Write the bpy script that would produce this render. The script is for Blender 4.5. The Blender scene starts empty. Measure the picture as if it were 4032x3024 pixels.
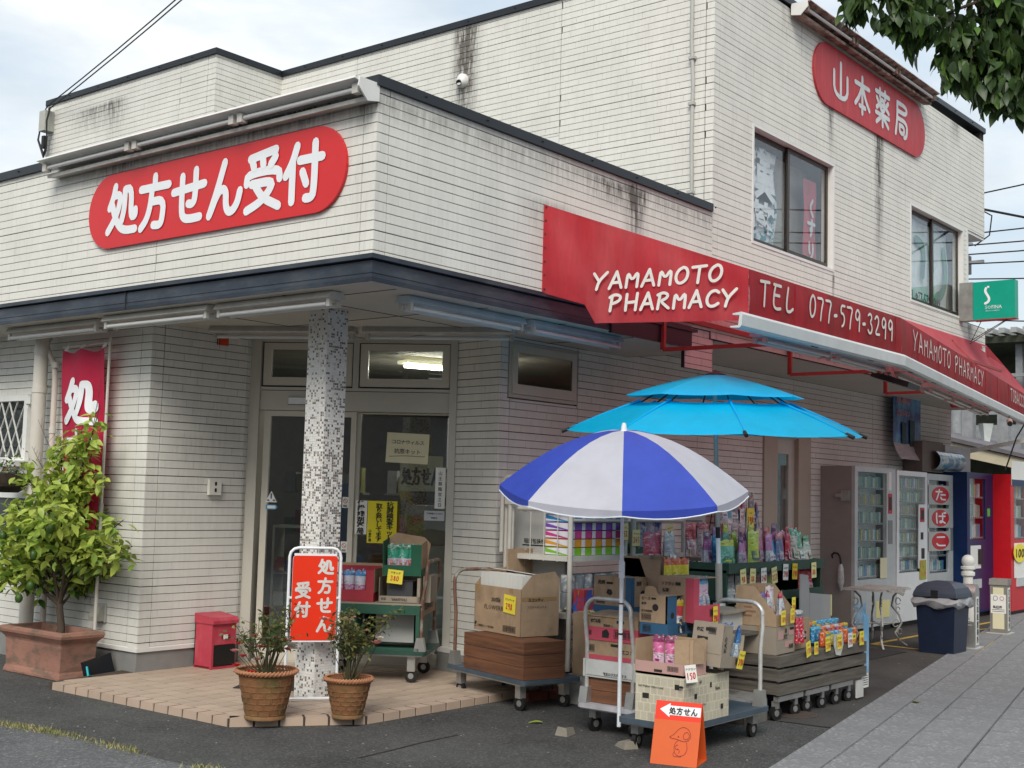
import bpy, math, random
from mathutils import Vector, Matrix
R = math.radians
rnd = random.Random(7)
sc = bpy.context.scene
col = sc.collection

# ------------------------------------------------------------------ camera
cam_d = bpy.data.cameras.new('camera'); cam = bpy.data.objects.new('camera', cam_d); col.objects.link(cam)
cam_d.sensor_width = 36.0; cam_d.lens = 44.44; cam_d.clip_start = 0.05; cam_d.clip_end = 3000
_yaw, _p, _r = R(38.839), R(4.957), R(1.5144)
_f = Vector((0, math.cos(_p), math.sin(_p))); _r0 = Vector((1, 0, 0)); _u0 = _r0.cross(_f)
_ri = _r0*math.cos(_r) + _u0*math.sin(_r); _up = -_r0*math.sin(_r) + _u0*math.cos(_r)
_X = Vector((math.sin(_yaw), math.cos(_yaw), 0)); _Y = Vector((-math.cos(_yaw), math.sin(_yaw), 0))
def _w(v): return Vector((v.dot(_X), v.dot(_Y), v.z))
cr, cu, cf = _w(_ri), _w(_up), _w(_f)
cam.matrix_world = Matrix(((cr.x, cu.x, -cf.x, 0), (cr.y, cu.y, -cf.y, 0), (cr.z, cu.z, -cf.z, 1.5), (0, 0, 0, 1)))
sc.camera = cam

# ------------------------------------------------------------------ world + sun
world = bpy.data.worlds.new('World'); sc.world = world; world.use_nodes = True
nt = world.node_tree; nt.nodes.clear()
def nn(tree, typ, **kw):
    n = tree.nodes.new(typ)
    for k, v in kw.items():
        if k in n.inputs: n.inputs[k].default_value = v
        else: setattr(n, k, v)
    return n
SUN_EL, SUN_AZ = R(43), Vector((-0.86, -0.51, 0)).normalized()
out = nn(nt, 'ShaderNodeOutputWorld'); bg = nn(nt, 'ShaderNodeBackground'); bg.inputs[1].default_value = 0.1
sky = nn(nt, 'ShaderNodeTexSky'); sky.sky_type = 'NISHITA'; sky.sun_disc = False
sky.sun_elevation = SUN_EL; sky.sun_rotation = math.atan2(SUN_AZ.x, SUN_AZ.y)
sky.air_density = 1.2; sky.dust_density = 3.0
tc = nn(nt, 'ShaderNodeTexCoord')
mp = nn(nt, 'ShaderNodeMapping'); mp.inputs['Scale'].default_value = (1, 1, 2.6)
n1 = nn(nt, 'ShaderNodeTexNoise', Scale=3.1, Detail=7.0, Roughness=0.55, Distortion=0.25)
rp = nn(nt, 'ShaderNodeValToRGB'); rp.color_ramp.elements[0].position = 0.42; rp.color_ramp.elements[1].position = 0.60
rp.color_ramp.elements[0].color = (0.42, 0.42, 0.42, 1); rp.color_ramp.elements[1].color = (1, 1, 1, 1)
n2 = nn(nt, 'ShaderNodeTexNoise', Scale=5.0, Detail=6.0, Roughness=0.5)
cc = nn(nt, 'ShaderNodeValToRGB'); cc.color_ramp.elements[0].position = 0.38; cc.color_ramp.elements[1].position = 0.66
cc.color_ramp.elements[0].color = (4.3, 4.65, 4.9, 1); cc.color_ramp.elements[1].color = (5.9, 6.0, 6.0, 1)
mx = nn(nt, 'ShaderNodeMix'); mx.data_type = 'RGBA'
sb = nn(nt, 'ShaderNodeMix'); sb.data_type = 'RGBA'; sb.inputs[0].default_value = 0.6; sb.inputs[7].default_value = (3.0, 3.9, 4.7, 1)
L = nt.links.new
L(tc.outputs['Generated'], mp.inputs[0]); L(mp.outputs[0], n1.inputs['Vector']); L(mp.outputs[0], n2.inputs['Vector'])
L(n1.outputs[0], rp.inputs[0]); L(n2.outputs[0], cc.inputs[0]); L(rp.outputs[0], mx.inputs[0])
L(sky.outputs[0], sb.inputs[6]); L(sb.outputs[2], mx.inputs[6]); L(cc.outputs[0], mx.inputs[7]); L(mx.outputs[2], bg.inputs[0]); L(bg.outputs[0], out.inputs[0])
sun_d = bpy.data.lights.new('sun', 'SUN'); sun_d.energy = 1.5; sun_d.angle = R(28); sun_d.color = (1, 0.95, 0.87)
sun = bpy.data.objects.new('sun', sun_d); col.objects.link(sun)
_sd = Vector((SUN_AZ.x*math.cos(SUN_EL), SUN_AZ.y*math.cos(SUN_EL), math.sin(SUN_EL)))
sun.rotation_euler = _sd.to_track_quat('Z', 'Y').to_euler()
sc.view_settings.view_transform = 'Standard'; sc.view_settings.look = 'None'
sc.view_settings.exposure = 0.92; sc.view_settings.gamma = 1.0; sc.view_settings.use_curve_mapping = False
sc.cycles.max_bounces = 8; sc.cycles.transparent_max_bounces = 16

# ------------------------------------------------------------------ materials
_mats = {}
def mat(name, c=(0.5, 0.5, 0.5), rough=0.6, metal=0.0, var=0.12, scale=6.0, stretch=(1, 1, 1), bump=0.0, bscale=60.0,
        spec=0.4, emit=None, es=1.0, trans=0.0, c2=None, f2=(0.5, 0.6), s2=3.0, coat=0.0, rand=0.0):
    if name in _mats: return _mats[name]
    m = bpy.data.materials.new(name); m.use_nodes = True; t = m.node_tree
    b = t.nodes['Principled BSDF']; l = t.links.new
    b.inputs['Roughness'].default_value = rough; b.inputs['Metallic'].default_value = metal
    b.inputs['Specular IOR Level'].default_value = spec; b.inputs['Coat Weight'].default_value = coat
    tc = nn(t, 'ShaderNodeTexCoord'); mp = nn(t, 'ShaderNodeMapping'); mp.inputs['Scale'].default_value = stretch
    l(tc.outputs['Object'], mp.inputs[0])
    n = nn(t, 'ShaderNodeTexNoise', Scale=scale, Detail=5.0, Roughness=0.6); l(mp.outputs[0], n.inputs['Vector'])
    r = nn(t, 'ShaderNodeMapRange'); r.inputs[1].default_value = 0.3; r.inputs[2].default_value = 0.7
    r.inputs[3].default_value = 1-var; r.inputs[4].default_value = 1+var; l(n.outputs[0], r.inputs[0])
    src = None
    if c2 is not None:
        k = nn(t, 'ShaderNodeTexNoise', Scale=s2, Detail=6.0, Roughness=0.65); l(mp.outputs[0], k.inputs['Vector'])
        kr = nn(t, 'ShaderNodeMapRange'); kr.inputs[1].default_value = f2[0]; kr.inputs[2].default_value = f2[1]; l(k.outputs[0], kr.inputs[0])
        km = nn(t, 'ShaderNodeMix'); km.data_type = 'RGBA'; km.inputs[6].default_value = (*c, 1); km.inputs[7].default_value = (*c2, 1)
        l(kr.outputs[0], km.inputs[0]); src = km.outputs[2]
    hs = nn(t, 'ShaderNodeHueSaturation'); hs.inputs['Color'].default_value = (*c, 1)
    if src: l(src, hs.inputs['Color'])
    if rand:
        oi = nn(t, 'ShaderNodeObjectInfo'); rr = nn(t, 'ShaderNodeMapRange'); rr.inputs[3].default_value = 1-rand; rr.inputs[4].default_value = 1+rand
        l(oi.outputs['Random'], rr.inputs[0]); ml = nn(t, 'ShaderNodeMath'); ml.operation = 'MULTIPLY'
        l(r.outputs[0], ml.inputs[0]); l(rr.outputs[0], ml.inputs[1]); l(ml.outputs[0], hs.inputs['Value'])
    else: l(r.outputs[0], hs.inputs['Value'])
    l(hs.outputs[0], b.inputs['Base Color'])
    if emit is not None:
        b.inputs['Emission Color'].default_value = (*emit, 1); b.inputs['Emission Strength'].default_value = es
    if bump:
        bn = nn(t, 'ShaderNodeTexNoise', Scale=bscale, Detail=4.0); l(mp.outputs[0], bn.inputs['Vector'])
        bu = nn(t, 'ShaderNodeBump'); bu.inputs['Strength'].default_value = bump; bu.inputs['Distance'].default_value = 0.01
        l(bn.outputs[0], bu.inputs['Height']); l(bu.outputs[0], b.inputs['Normal'])
    if trans:
        tr = nn(t, 'ShaderNodeBsdfTranslucent'); l(hs.outputs[0], tr.inputs[0]); ms = nn(t, 'ShaderNodeMixShader'); ms.inputs[0].default_value = trans
        l(b.outputs[0], ms.inputs[1]); l(tr.outputs[0], ms.inputs[2]); l(ms.outputs[0], t.nodes['Material Output'].inputs[0])
    _mats[name] = m
    return m
def glass(name, tint=(0.9, 0.93, 0.92), refl=1.0, haze=0.0):
    if name in _mats: return _mats[name]
    m = bpy.data.materials.new(name); m.use_nodes = True; t = m.node_tree; t.nodes.clear(); l = t.links.new
    o = nn(t, 'ShaderNodeOutputMaterial'); tr = nn(t, 'ShaderNodeBsdfTransparent'); tr.inputs[0].default_value = (*tint, 1)
    gl = nn(t, 'ShaderNodeBsdfGlossy'); gl.inputs['Roughness'].default_value = 0.01; gl.inputs[0].default_value = (0.95, 0.97, 1, 1)
    lw = nn(t, 'ShaderNodeLayerWeight'); lw.inputs[0].default_value = .5; fr = nn(t, 'ShaderNodeMath'); fr.operation = 'POWER'; fr.inputs[1].default_value = 4.0; l(lw.outputs['Facing'], fr.inputs[0])
    ma = nn(t, 'ShaderNodeMath'); ma.operation = 'MULTIPLY_ADD'; ma.inputs[1].default_value = .9*refl; ma.inputs[2].default_value = 0.045*refl; ma.use_clamp = True; l(fr.outputs[0], ma.inputs[0])
    ms = nn(t, 'ShaderNodeMixShader'); l(ma.outputs[0], ms.inputs[0]); l(tr.outputs[0], ms.inputs[1]); l(gl.outputs[0], ms.inputs[2])
    last = ms
    if haze:
        df = nn(t, 'ShaderNodeBsdfDiffuse'); df.inputs[0].default_value = (0.6, 0.62, 0.62, 1); m2 = nn(t, 'ShaderNodeMixShader'); m2.inputs[0].default_value = haze
        l(ms.outputs[0], m2.inputs[1]); l(df.outputs[0], m2.inputs[2]); last = m2
    l(last.outputs[0], o.inputs[0])
    _mats[name] = m; return m

# ------------------------------------------------------------------ mesh builder
class MB:
    def __init__(s, M=None):
        s.v = []; s.f = []; s.mi = []; s.M = M or Matrix(); s.sm = []; s.g = []; s.k = 0
    def add(s, vs, fs, mi=0, smooth=False, cont=False):
        s.k += 0 if cont else 1; s.g += [s.k]*len(fs); o = len(s.v); s.v += [s.M @ Vector(v) for v in vs]
        for f in fs: s.f.append([i+o for i in f]); s.mi.append(mi); s.sm.append(smooth)
        return s
    def box(s, c, d, mi=0, rz=0.0, rot=None):
        x, y, z = d[0]/2, d[1]/2, d[2]/2; r = rot or Matrix.Rotation(rz, 3, 'Z'); c = Vector(c)
        vs = [c + r @ Vector(p) for p in ((-x,-y,-z),(x,-y,-z),(x,y,-z),(-x,y,-z),(-x,-y,z),(x,-y,z),(x,y,z),(-x,y,z))]
        return s.add(vs, [(3,2,1,0),(4,5,6,7),(0,1,5,4),(1,2,6,5),(2,3,7,6),(3,0,4,7)], mi)
    def bbox(s, a, b, mi=0):
        return s.box([(a[i]+b[i])/2 for i in range(3)], [abs(b[i]-a[i]) for i in range(3)], mi)
    def bar(s, a, b, w, h, mi=0, up=(0,0,1)):
        a = Vector(a); b = Vector(b); d = b-a; L = d.length; z = d.normalized(); x = Vector(up).cross(z)
        if x.length < 1e-4: x = Vector((1,0,0)).cross(z)
        x.normalize(); y = z.cross(x)
        return s.box((a+b)/2, (w, h, L), mi, rot=Matrix((x, y, z)).transposed())
    def tube(s, pts, r, mi=0, n=8, cap=True):
        pts = [Vector(p) for p in pts]; rs = r if isinstance(r, (list, tuple)) else [r]*len(pts)
        vs = []; fs = []; pu = None
        for i, p in enumerate(pts):
            t = (pts[min(i+1, len(pts)-1)] - pts[max(i-1, 0)]).normalized()
            if pu is None:
                pu = t.orthogonal().normalized()
            else: pu = (pu - t*pu.dot(t)).normalized()
            w = t.cross(pu)
            for k in range(n):
                a = 2*math.pi*k/n; vs.append(p + (pu*math.cos(a)+w*math.sin(a))*rs[i])
        for i in range(len(pts)-1):
            for k in range(n):
                a, b = i*n+k, i*n+(k+1) % n; fs.append((a, b, b+n, a+n))
        if cap: fs.append(tuple(range(n-1, -1, -1))); fs.append(tuple((len(pts)-1)*n+k for k in range(n)))
        return s.add(vs, fs, mi, True)
    def cyl(s, a, b, r, mi=0, n=16): return s.tube([a, b], r, mi, n)
    def lathe(s, prof, c=(0,0,0), mi=0, n=24, sx=1.0, sy=1.0, cap=True):
        vs = []; fs = []
        for (r, z) in prof:
            for k in range(n):
                a = 2*math.pi*k/n; vs.append((c[0]+r*sx*math.cos(a), c[1]+r*sy*math.sin(a), c[2]+z))
        for i in range(len(prof)-1):
            for k in range(n):
                a, b = i*n+k, i*n+(k+1) % n; fs.append((a, b, b+n, a+n))
        if cap: fs.append(tuple(range(n-1, -1, -1))); fs.append(tuple((len(prof)-1)*n+k for k in range(n)))
        return s.add(vs, fs, mi, True)
    def poly(s, pts, mi=0): return s.add(pts, [tuple(range(len(pts)))], mi)
    def prism(s, pts, off, mi=0, side=None):
        n = len(pts); off = Vector(off); a = [Vector(p) for p in pts]; vs = a + [p+off for p in a]
        s.add(vs, [tuple(range(n-1, -1, -1)), tuple(range(n, 2*n))], mi)
        return s.add(vs, [(i, (i+1) % n, n+(i+1) % n, n+i) for i in range(n)], mi if side is None else side, cont=True)
    def sheet(s, grid, mi=0, smooth=True):
        h, w = len(grid), len(grid[0]); vs = [p for r_ in grid for p in r_]
        return s.add(vs, [(i*w+j, i*w+j+1, (i+1)*w+j+1, (i+1)*w+j) for i in range(h-1) for j in range(w-1)], mi, smooth)
    def mesh(s, name, mats):
        me = bpy.data.meshes.new(name); me.from_pydata([tuple(v) for v in s.v], [], s.f)
        for m in (mats if isinstance(mats, (list, tuple)) else [mats]): me.materials.append(m)
        me.polygons.foreach_set('material_index', s.mi); me.polygons.foreach_set('use_smooth', s.sm)
        if any(s.sm) and hasattr(me, 'set_sharp_from_angle'): me.set_sharp_from_angle(angle=R(42))
        me.update(); return me
    def build(s, name, mats, parent=None, **tags):
        o = bpy.data.objects.new(name, s.mesh(name, mats)); col.objects.link(o)
        if parent is not None: o.parent = parent
        for k, v in tags.items(): o[k] = v
        return o
def build_each(s, name, mats, parent=None):
    for k in sorted(set(s.g)):
        q = MB(); idx = [i for i, g_ in enumerate(s.g) if g_ == k]; vm = {}
        for i in idx:
            for v in s.f[i]:
                if v not in vm: vm[v] = len(q.v); q.v.append(s.v[v])
            q.f.append([vm[v] for v in s.f[i]]); q.mi.append(s.mi[i]); q.sm.append(s.sm[i])
        q.build(name, mats, parent)
MB.build_each = build_each
def obj(name, me, parent=None, loc=None, rz=None, **tags):
    o = bpy.data.objects.new(name, me); col.objects.link(o)
    if parent is not None: o.parent = parent
    if loc is not None: o.location = loc
    if rz is not None: o.rotation_euler.z = rz
    for k, v in tags.items(): o[k] = v
    return o
def thing(name, label, cat, loc=(0, 0, 0), rz=0.0, group=None, rot=None):
    o = bpy.data.objects.new(name, None); col.objects.link(o); o.location = loc; o.empty_display_size = 0.1
    o.rotation_euler = rot if rot else (0, 0, rz)
    o['label'] = label; o['category'] = cat
    if group: o['group'] = group
    return o
def tag(o, label, cat, group=None):
    o['label'] = label; o['category'] = cat
    if group: o['group'] = group
    return o
def kids(o): return [c for c in col.objects if c.parent is o]
def dup(o, loc, rz=None, label=None, parent=None):
    r = o.copy(); col.objects.link(r); r.parent = parent
    if parent is None:
        r.location = loc
        if rz is not None: r.rotation_euler.z = rz
        if label: r['label'] = label
    for ch in o.children: dup(ch, None, parent=r)
    return r

# ------------------------------------------------------------------ lettering
GL = {  # rounded stroke glyphs, unit box
'処': [[(.25,.95),(.2,.76),(.08,.55)],[(.22,.78),(.45,.78),(.38,.5),(.25,.3),(.05,.1)],[(.17,.6),(.28,.35),(.45,.15),(.65,.08),(.96,.08)],[(.58,.86),(.58,.5),(.5,.27)],[(.58,.86),(.8,.86),(.8,.32),(.95,.32),(.95,.44)]],
'方': [[(.5,.98),(.5,.8)],[(.06,.78),(.94,.78)],[(.42,.78),(.38,.45),(.28,.2),(.1,.05)],[(.4,.52),(.8,.52),(.77,.15),(.7,.06),(.5,.08)]],
'せ': [[(.04,.6),(.96,.66)],[(.7,.93),(.7,.42),(.62,.33),(.5,.35)],[(.3,.86),(.3,.22),(.38,.1),(.55,.07),(.86,.08)]],
'ん': [[(.48,.95),(.3,.5),(.08,.05)],[(.1,.08),(.3,.42),(.45,.5),(.55,.42),(.55,.2),(.62,.07),(.75,.07),(.88,.2),(.94,.4)]],
'受': [[(.82,.98),(.15,.9)],[(.2,.86),(.25,.74)],[(.48,.88),(.5,.76)],[(.82,.86),(.7,.74)],[(.06,.48),(.08,.65),(.92,.65),(.94,.48)],[(.2,.46),(.78,.46),(.68,.3),(.45,.13),(.08,.02)],[(.3,.42),(.5,.2),(.93,.02)]],
'付': [[(.32,.95),(.22,.7),(.05,.48)],[(.22,.68),(.22,.04)],[(.4,.7),(.96,.7)],[(.78,.95),(.78,.12),(.7,.05),(.57,.06)],[(.48,.5),(.58,.3)]],
'山': [[(.5,.95),(.5,.12)],[(.1,.68),(.1,.1),(.9,.1),(.9,.68)]],
'本': [[(.06,.74),(.94,.74)],[(.5,.95),(.5,.03)],[(.48,.72),(.3,.42),(.05,.2)],[(.52,.72),(.7,.42),(.95,.2)],[(.32,.2),(.68,.2)]],
'薬': [[(.05,.86),(.95,.86)],[(.32,.96),(.32,.77)],[(.68,.96),(.68,.77)],[(.36,.7),(.64,.7),(.64,.42),(.36,.42),(.36,.7)],[(.37,.56),(.63,.56)],[(.12,.7),(.24,.6)],[(.1,.44),(.25,.52)],[(.88,.7),(.76,.6)],[(.92,.44),(.75,.52)],[(.05,.3),(.95,.3)],[(.5,.4),(.5,.02)],[(.44,.27),(.1,.06)],[(.56,.27),(.9,.06)]],
'局': [[(.2,.92),(.86,.92),(.86,.7),(.2,.7)],[(.2,.92),(.2,.5),(.08,.06)],[(.2,.5),(.9,.5),(.88,.12),(.7,.06)],[(.36,.34),(.68,.34),(.68,.14),(.36,.14),(.36,.34)]],
'く': [[(.68,.95),(.3,.52),(.7,.05)]], 'す': [[(.05,.75),(.95,.75)],[(.58,.96),(.58,.3),(.4,.05)],[(.56,.42),(.4,.5),(.36,.34),(.5,.28),(.6,.42)]],
'り': [[(.25,.95),(.22,.5),(.32,.4)],[(.7,.92),(.74,.4),(.4,.03)]],
'た': [[(.05,.78),(.6,.78)],[(.36,.96),(.26,.5),(.08,.08)],[(.5,.52),(.92,.52)],[(.5,.3),(.55,.12),(.94,.1)]],
'ば': [[(.1,.92),(.08,.5),(.14,.08)],[(.32,.66),(.9,.66)],[(.66,.9),(.66,.2),(.5,.08),(.36,.16),(.48,.26),(.66,.2),(.9,.06)],[(.8,.98),(.84,.9)],[(.92,1.0),(.96,.92)]],
'こ': [[(.15,.85),(.85,.85)],[(.12,.3),(.25,.12),(.9,.12)]],
'Y': [[(.02,.95),(.42,.5)],[(.98,.98),(.42,.5),(.3,.02)]], 'A': [[(.5,.98),(.05,.02)],[(.5,.98),(.92,.04)],[(.24,.34),(.78,.36)]],
'M': [[(.1,.02),(.14,.95),(.48,.36),(.9,.98),(.88,.02)]], 'O': [[(.55,.96),(.22,.82),(.05,.45),(.2,.1),(.5,.04),(.84,.25),(.92,.62),(.78,.9),(.55,.96)]],
'T': [[(.02,.92),(.98,.96)],[(.52,.92),(.48,.02)]], 'P': [[(.2,.9),(.12,.02)],[(.02,.8),(.4,.98),(.85,.86),(.75,.58),(.2,.42)]],
'H': [[(.12,.95),(.1,.02)],[(.88,.98),(.82,.02)],[(.12,.46),(.85,.5)]], 'R': [[(.22,.88),(.12,.02)],[(.05,.82),(.45,.97),(.82,.82),(.66,.58),(.25,.48),(.9,.05)]],
'C': [[(.92,.82),(.68,.96),(.3,.85),(.08,.45),(.25,.08),(.6,.03),(.94,.2)]], 'E': [[(.1,.95),(.9,.95)],[(.3,.95),(.14,.6),(.1,.15),(.4,.02),(.9,.08)],[(.16,.55),(.75,.56)]],
'L': [[(.35,.97),(.2,.4),(.25,.06),(.6,.05),(.95,.2)]], 'B': [[(.2,.95),(.14,.04)],[(.08,.92),(.6,.92),(.76,.74),(.55,.56),(.2,.52),(.7,.46),(.86,.24),(.6,.06),(.1,.04)]],
'0': [[(.5,.97),(.2,.8),(.08,.4),(.22,.08),(.45,.03),(.75,.2),(.9,.6),(.75,.9),(.5,.97)]], '7': [[(.05,.92),(.92,.95),(.6,.5),(.45,.0)]],
'5': [[(.85,.92),(.3,.92),(.24,.55),(.6,.58),(.82,.36),(.66,.08),(.4,.0)]], '9': [[(.82,.8),(.5,.97),(.18,.78),(.2,.52),(.55,.46),(.8,.72),(.82,.8),(.78,.4),(.72,.0)]],
'3': [[(.15,.85),(.5,.97),(.8,.78),(.45,.56),(.82,.36),(.7,.08),(.3,.02),(.1,.16)]], '2': [[(.12,.78),(.45,.96),(.78,.8),(.65,.5),(.1,.06),(.9,.1)]],
'-': [[(.25,.42),(.75,.46)]], '1': [[(.5,.97),(.5,.02)]], '8': [[(.5,.52),(.2,.72),(.5,.97),(.8,.74),(.5,.52),(.15,.25),(.5,.03),(.85,.25),(.5,.52)]],
'6': [[(.8,.92),(.4,.8),(.15,.35),(.45,.03),(.82,.22),(.7,.48),(.2,.4)]], '4': [[(.6,.97),(.08,.35),(.92,.35)],[(.68,.6),(.66,.02)]],
'円': [[(.12,.02),(.12,.92),(.88,.92),(.88,.02)],[(.12,.48),(.88,.48)],[(.5,.92),(.5,.48)]]}
def _chaikin(p, it=2):
    for _ in range(it):
        if len(p) < 3: return p
        q = [p[0]]
        for a, b in zip(p[:-1], p[1:]):
            q += [(a[0]*.75+b[0]*.25, a[1]*.75+b[1]*.25), (a[0]*.25+b[0]*.75, a[1]*.25+b[1]*.75)]
        q.append(p[-1]); p = q
    return p
def stroke(mb, pts, w, tf, lift, mi=0, sm=2, cap=4):
    p = _chaikin(pts, sm); h = w/2; Lp = []; Rp = []
    if len(p) < 2: return
    for i in range(len(p)):
        a = p[max(i-1, 0)]; b = p[min(i+1, len(p)-1)]; dx, dy = b[0]-a[0], b[1]-a[1]; l = math.hypot(dx, dy) or 1
        nx, ny = -dy/l, dx/l; Lp.append((p[i][0]+nx*h, p[i][1]+ny*h)); Rp.append((p[i][0]-nx*h, p[i][1]-ny*h))
    vs = [tf(x, y, lift+.00004*i) for i, (x, y) in enumerate(Lp)] + [tf(x, y, lift+.00004*i) for i, (x, y) in enumerate(Rp)]; n = len(p)
    fs = [(i, n+i, n+i+1, i+1) for i in range(n-1)]
    for e, (q, s_) in enumerate(((p[0], p[1]), (p[-1], p[-2]))):
        a0 = math.atan2(q[1]-s_[1], q[0]-s_[0]); base = len(vs); le = lift+.00004*(n-1)*e; vs.append(tf(q[0], q[1], le))
        for k in range(cap+1):
            a = a0 - math.pi/2 + math.pi*k/cap; vs.append(tf(q[0]+h*math.cos(a), q[1]+h*math.sin(a), le))
        fs += [(base, base+1+k, base+2+k) for k in range(cap)]
    mb.add(vs, fs, mi)
def plane_tf(o, ux, uy, n=None):
    o, ux, uy = Vector(o), Vector(ux), Vector(uy); n = n or ux.cross(uy).normalized()
    return lambda x, y, l: o + ux*x + uy*y + n*l
def strokes(mb, text, o, ux, uy, size, w, adv=1.0, gw=0.8, mi=0, lift=0.002, vert=False, gap=.3, slant=0.0, squash=None, tf=None, each=None):
    tf0 = tf or plane_tf(o, ux, uy); x = 0.0; k = 0
    for i, ch in enumerate(text):
        if each: mb = MB()
        if ch == ' ': x += adv*size*.6; continue
        g = GL[ch]; ww = gw*(squash.get(ch, 1) if squash else 1)
        for st in g:
            pts = [((x + px*ww*size + slant*py*size), py*size) if not vert else (px*ww*size, -x + (py-1)*size) for px, py in st]
            stroke(mb, pts, w, tf0, lift + k*0.00025, mi); k = (k+1) % 9
        x += adv*size*(squash.get(ch, 1) if squash else 1)
        if each: mb.build('letter', each[0], each[1])
    return x
_fc = {}
def typ(mb, text, o, ux, uy, size, mi=0, lift=0.002, vert=False, adv=1.05, bold=0.012, center=False, sx=1.0):
    key = (text, bold)
    lines = list(text) if vert else [text]
    tf = plane_tf(o, ux, uy)
    for i, tx in enumerate(lines):
        kk = (tx, bold)
        if kk not in _fc:
            c = bpy.data.curves.new('lettering', 'FONT'); c.body = tx; c.resolution_u = 1; c.offset = bold
            ob = bpy.data.objects.new('lettering', c); col.objects.link(ob); dg = bpy.context.evaluated_depsgraph_get()
            me = bpy.data.meshes.new_from_object(ob.evaluated_get(dg)); vs = [v.co.copy() for v in me.vertices]; fs = [tuple(p.vertices) for p in me.polygons]
            bpy.data.objects.remove(ob); bpy.data.curves.remove(c); bpy.data.meshes.remove(me)
            w = max([v.x for v in vs] or [0]); _fc[kk] = (vs, fs, w)
        vs, fs, w = _fc[kk]; dx = -w*size*sx/2 if center else 0; dy = -(i+1)*adv*size*1.0 if vert else 0
        mb.add([tf(v.x*size*sx+dx, v.y*size+dy+ (size*.1 if vert else 0), lift) for v in vs], fs, mi)
X, Y, Z = Vector((1, 0, 0)), Vector((0, 1, 0)), Vector((0, 0, 1))
# ------------------------------------------------------------------ building shell
COURSE, BRICK = 0.0617, 0.275
def siding_mat(name, stains=(), col_=(0.70, 0.69, 0.64), streak=0.10):
    m = mat(name, col_, rough=0.75, var=0.07, scale=2.2, bump=0.25, bscale=150, spec=0.25)
    t = m.node_tree; l = t.links.new; b = t.nodes['Principled BSDF']
    base = b.inputs['Base Color'].links[0].from_socket
    tc = nn(t, 'ShaderNodeTexCoord'); mp = nn(t, 'ShaderNodeMapping'); mp.inputs['Scale'].default_value = (38, 38, 2.2); l(tc.outputs['Object'], mp.inputs[0])
    n = nn(t, 'ShaderNodeTexNoise', Scale=1.0, Detail=4.0, Roughness=0.6); l(mp.outputs[0], n.inputs['Vector'])
    r = nn(t, 'ShaderNodeMapRange'); r.inputs[1].default_value = 0.45; r.inputs[2].default_value = 0.75; r.inputs[3].default_value = 0.0; r.inputs[4].default_value = streak
    l(n.outputs[0], r.inputs[0]); tot = r.outputs[0]
    sx = nn(t, 'ShaderNodeSeparateXYZ'); l(tc.outputs['Object'], sx.inputs[0])
    n2 = nn(t, 'ShaderNodeTexNoise', Scale=1.0, Detail=5.0, Roughness=0.7)
    mp2 = nn(t, 'ShaderNodeMapping'); mp2.inputs['Scale'].default_value = (30, 30, 5); l(tc.outputs['Object'], mp2.inputs[0]); l(mp2.outputs[0], n2.inputs['Vector'])
    def M(op, a, b_, c=None):
        k = nn(t, 'ShaderNodeMath'); k.operation = op
        for i, v in enumerate((a, b_, c)):
            if v is None: continue
            if isinstance(v, (int, float)): k.inputs[i].default_value = v
            else: l(v, k.inputs[i])
        return k.outputs[0]
    for ax, c, w_, z0, z1, st in stains:    # run-off marks below a seam, a pipe, a sign fixing
        a = M('ABSOLUTE', M('SUBTRACT', sx.outputs[ax], c), 0)
        h = nn(t, 'ShaderNodeMapRange'); h.interpolation_type = 'SMOOTHSTEP'; h.inputs[1].default_value = w_; h.inputs[2].default_value = 0; l(a, h.inputs[0])
        up = nn(t, 'ShaderNodeMapRange'); up.inputs[1].default_value = z1+0.02; up.inputs[2].default_value = z1-0.03; l(sx.outputs[2], up.inputs[0])
        dn = nn(t, 'ShaderNodeMapRange'); dn.inputs[1].default_value = z0; dn.inputs[2].default_value = z1; dn.inputs[3].default_value = 0.0; l(sx.outputs[2], dn.inputs[0])
        q = nn(t, 'ShaderNodeMapRange'); q.inputs[1].default_value = 0.36; q.inputs[2].default_value = 0.62; l(n2.outputs[0], q.inputs[0])
        v = M('MULTIPLY', M('MULTIPLY', M('MULTIPLY', h.outputs[0], up.outputs[0]), dn.outputs[0]), M('MULTIPLY_ADD', q.outputs[0], st*1.25, st*.3))
        tot = M('ADD', tot, v)
    tot = M('MINIMUM', tot, 0.9)
    mx = nn(t, 'ShaderNodeMix'); mx.data_type = 'RGBA'; l(tot, mx.inputs[0]); l(base, mx.inputs[6]); mx.inputs[7].default_value = (0.07, 0.06, 0.05, 1)
    l(mx.outputs[2], b.inputs['Base Color'])
    return m
M_SL = siding_mat('siding_main')
M_SUL = siding_mat('siding_upper_left', [(1, 8.42, .26, 4.7, 6.3, 1.1), (1, 13.6, .8, 5.75, 6.12, .55), (1, 13.2, .3, 5.5, 6.15, .4)])
M_SR = siding_mat('siding_street', [(0, 13.2, .17, 4.0, 5.62, 1.15), (0, 11.95, .10, 4.95, 5.66, .8), (0, 12.03, .05, 3.5, 3.82, 1.0), (0, 16.1, .12, 3.45, 3.8, .9), (0, 15.6, .25, 5.9, 6.42, .5), (0, 10.95, .2, 5.9, 6.3, .3)])
M_SP = siding_mat('siding_parapet', [(0, 8.34, .22, 3.35, 3.98, .95), (0, 8.0, .5, 3.68, 3.95, .5), (1, 7.2, 1.4, 3.72, 4.0, .55), (1, 6.2, 1.0, 3.8, 4.0, .8), (1, 8.3, .7, 3.68, 3.97, .6), (0, 7.2, .5, 3.35, 3.62, .35), (1, 5.6, .2, 3.7, 3.95, .5)])
M_SG = siding_mat('siding_ground', [(0, 6.4, .4, 0.9, 1.9, .12)], streak=0.08)
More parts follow.
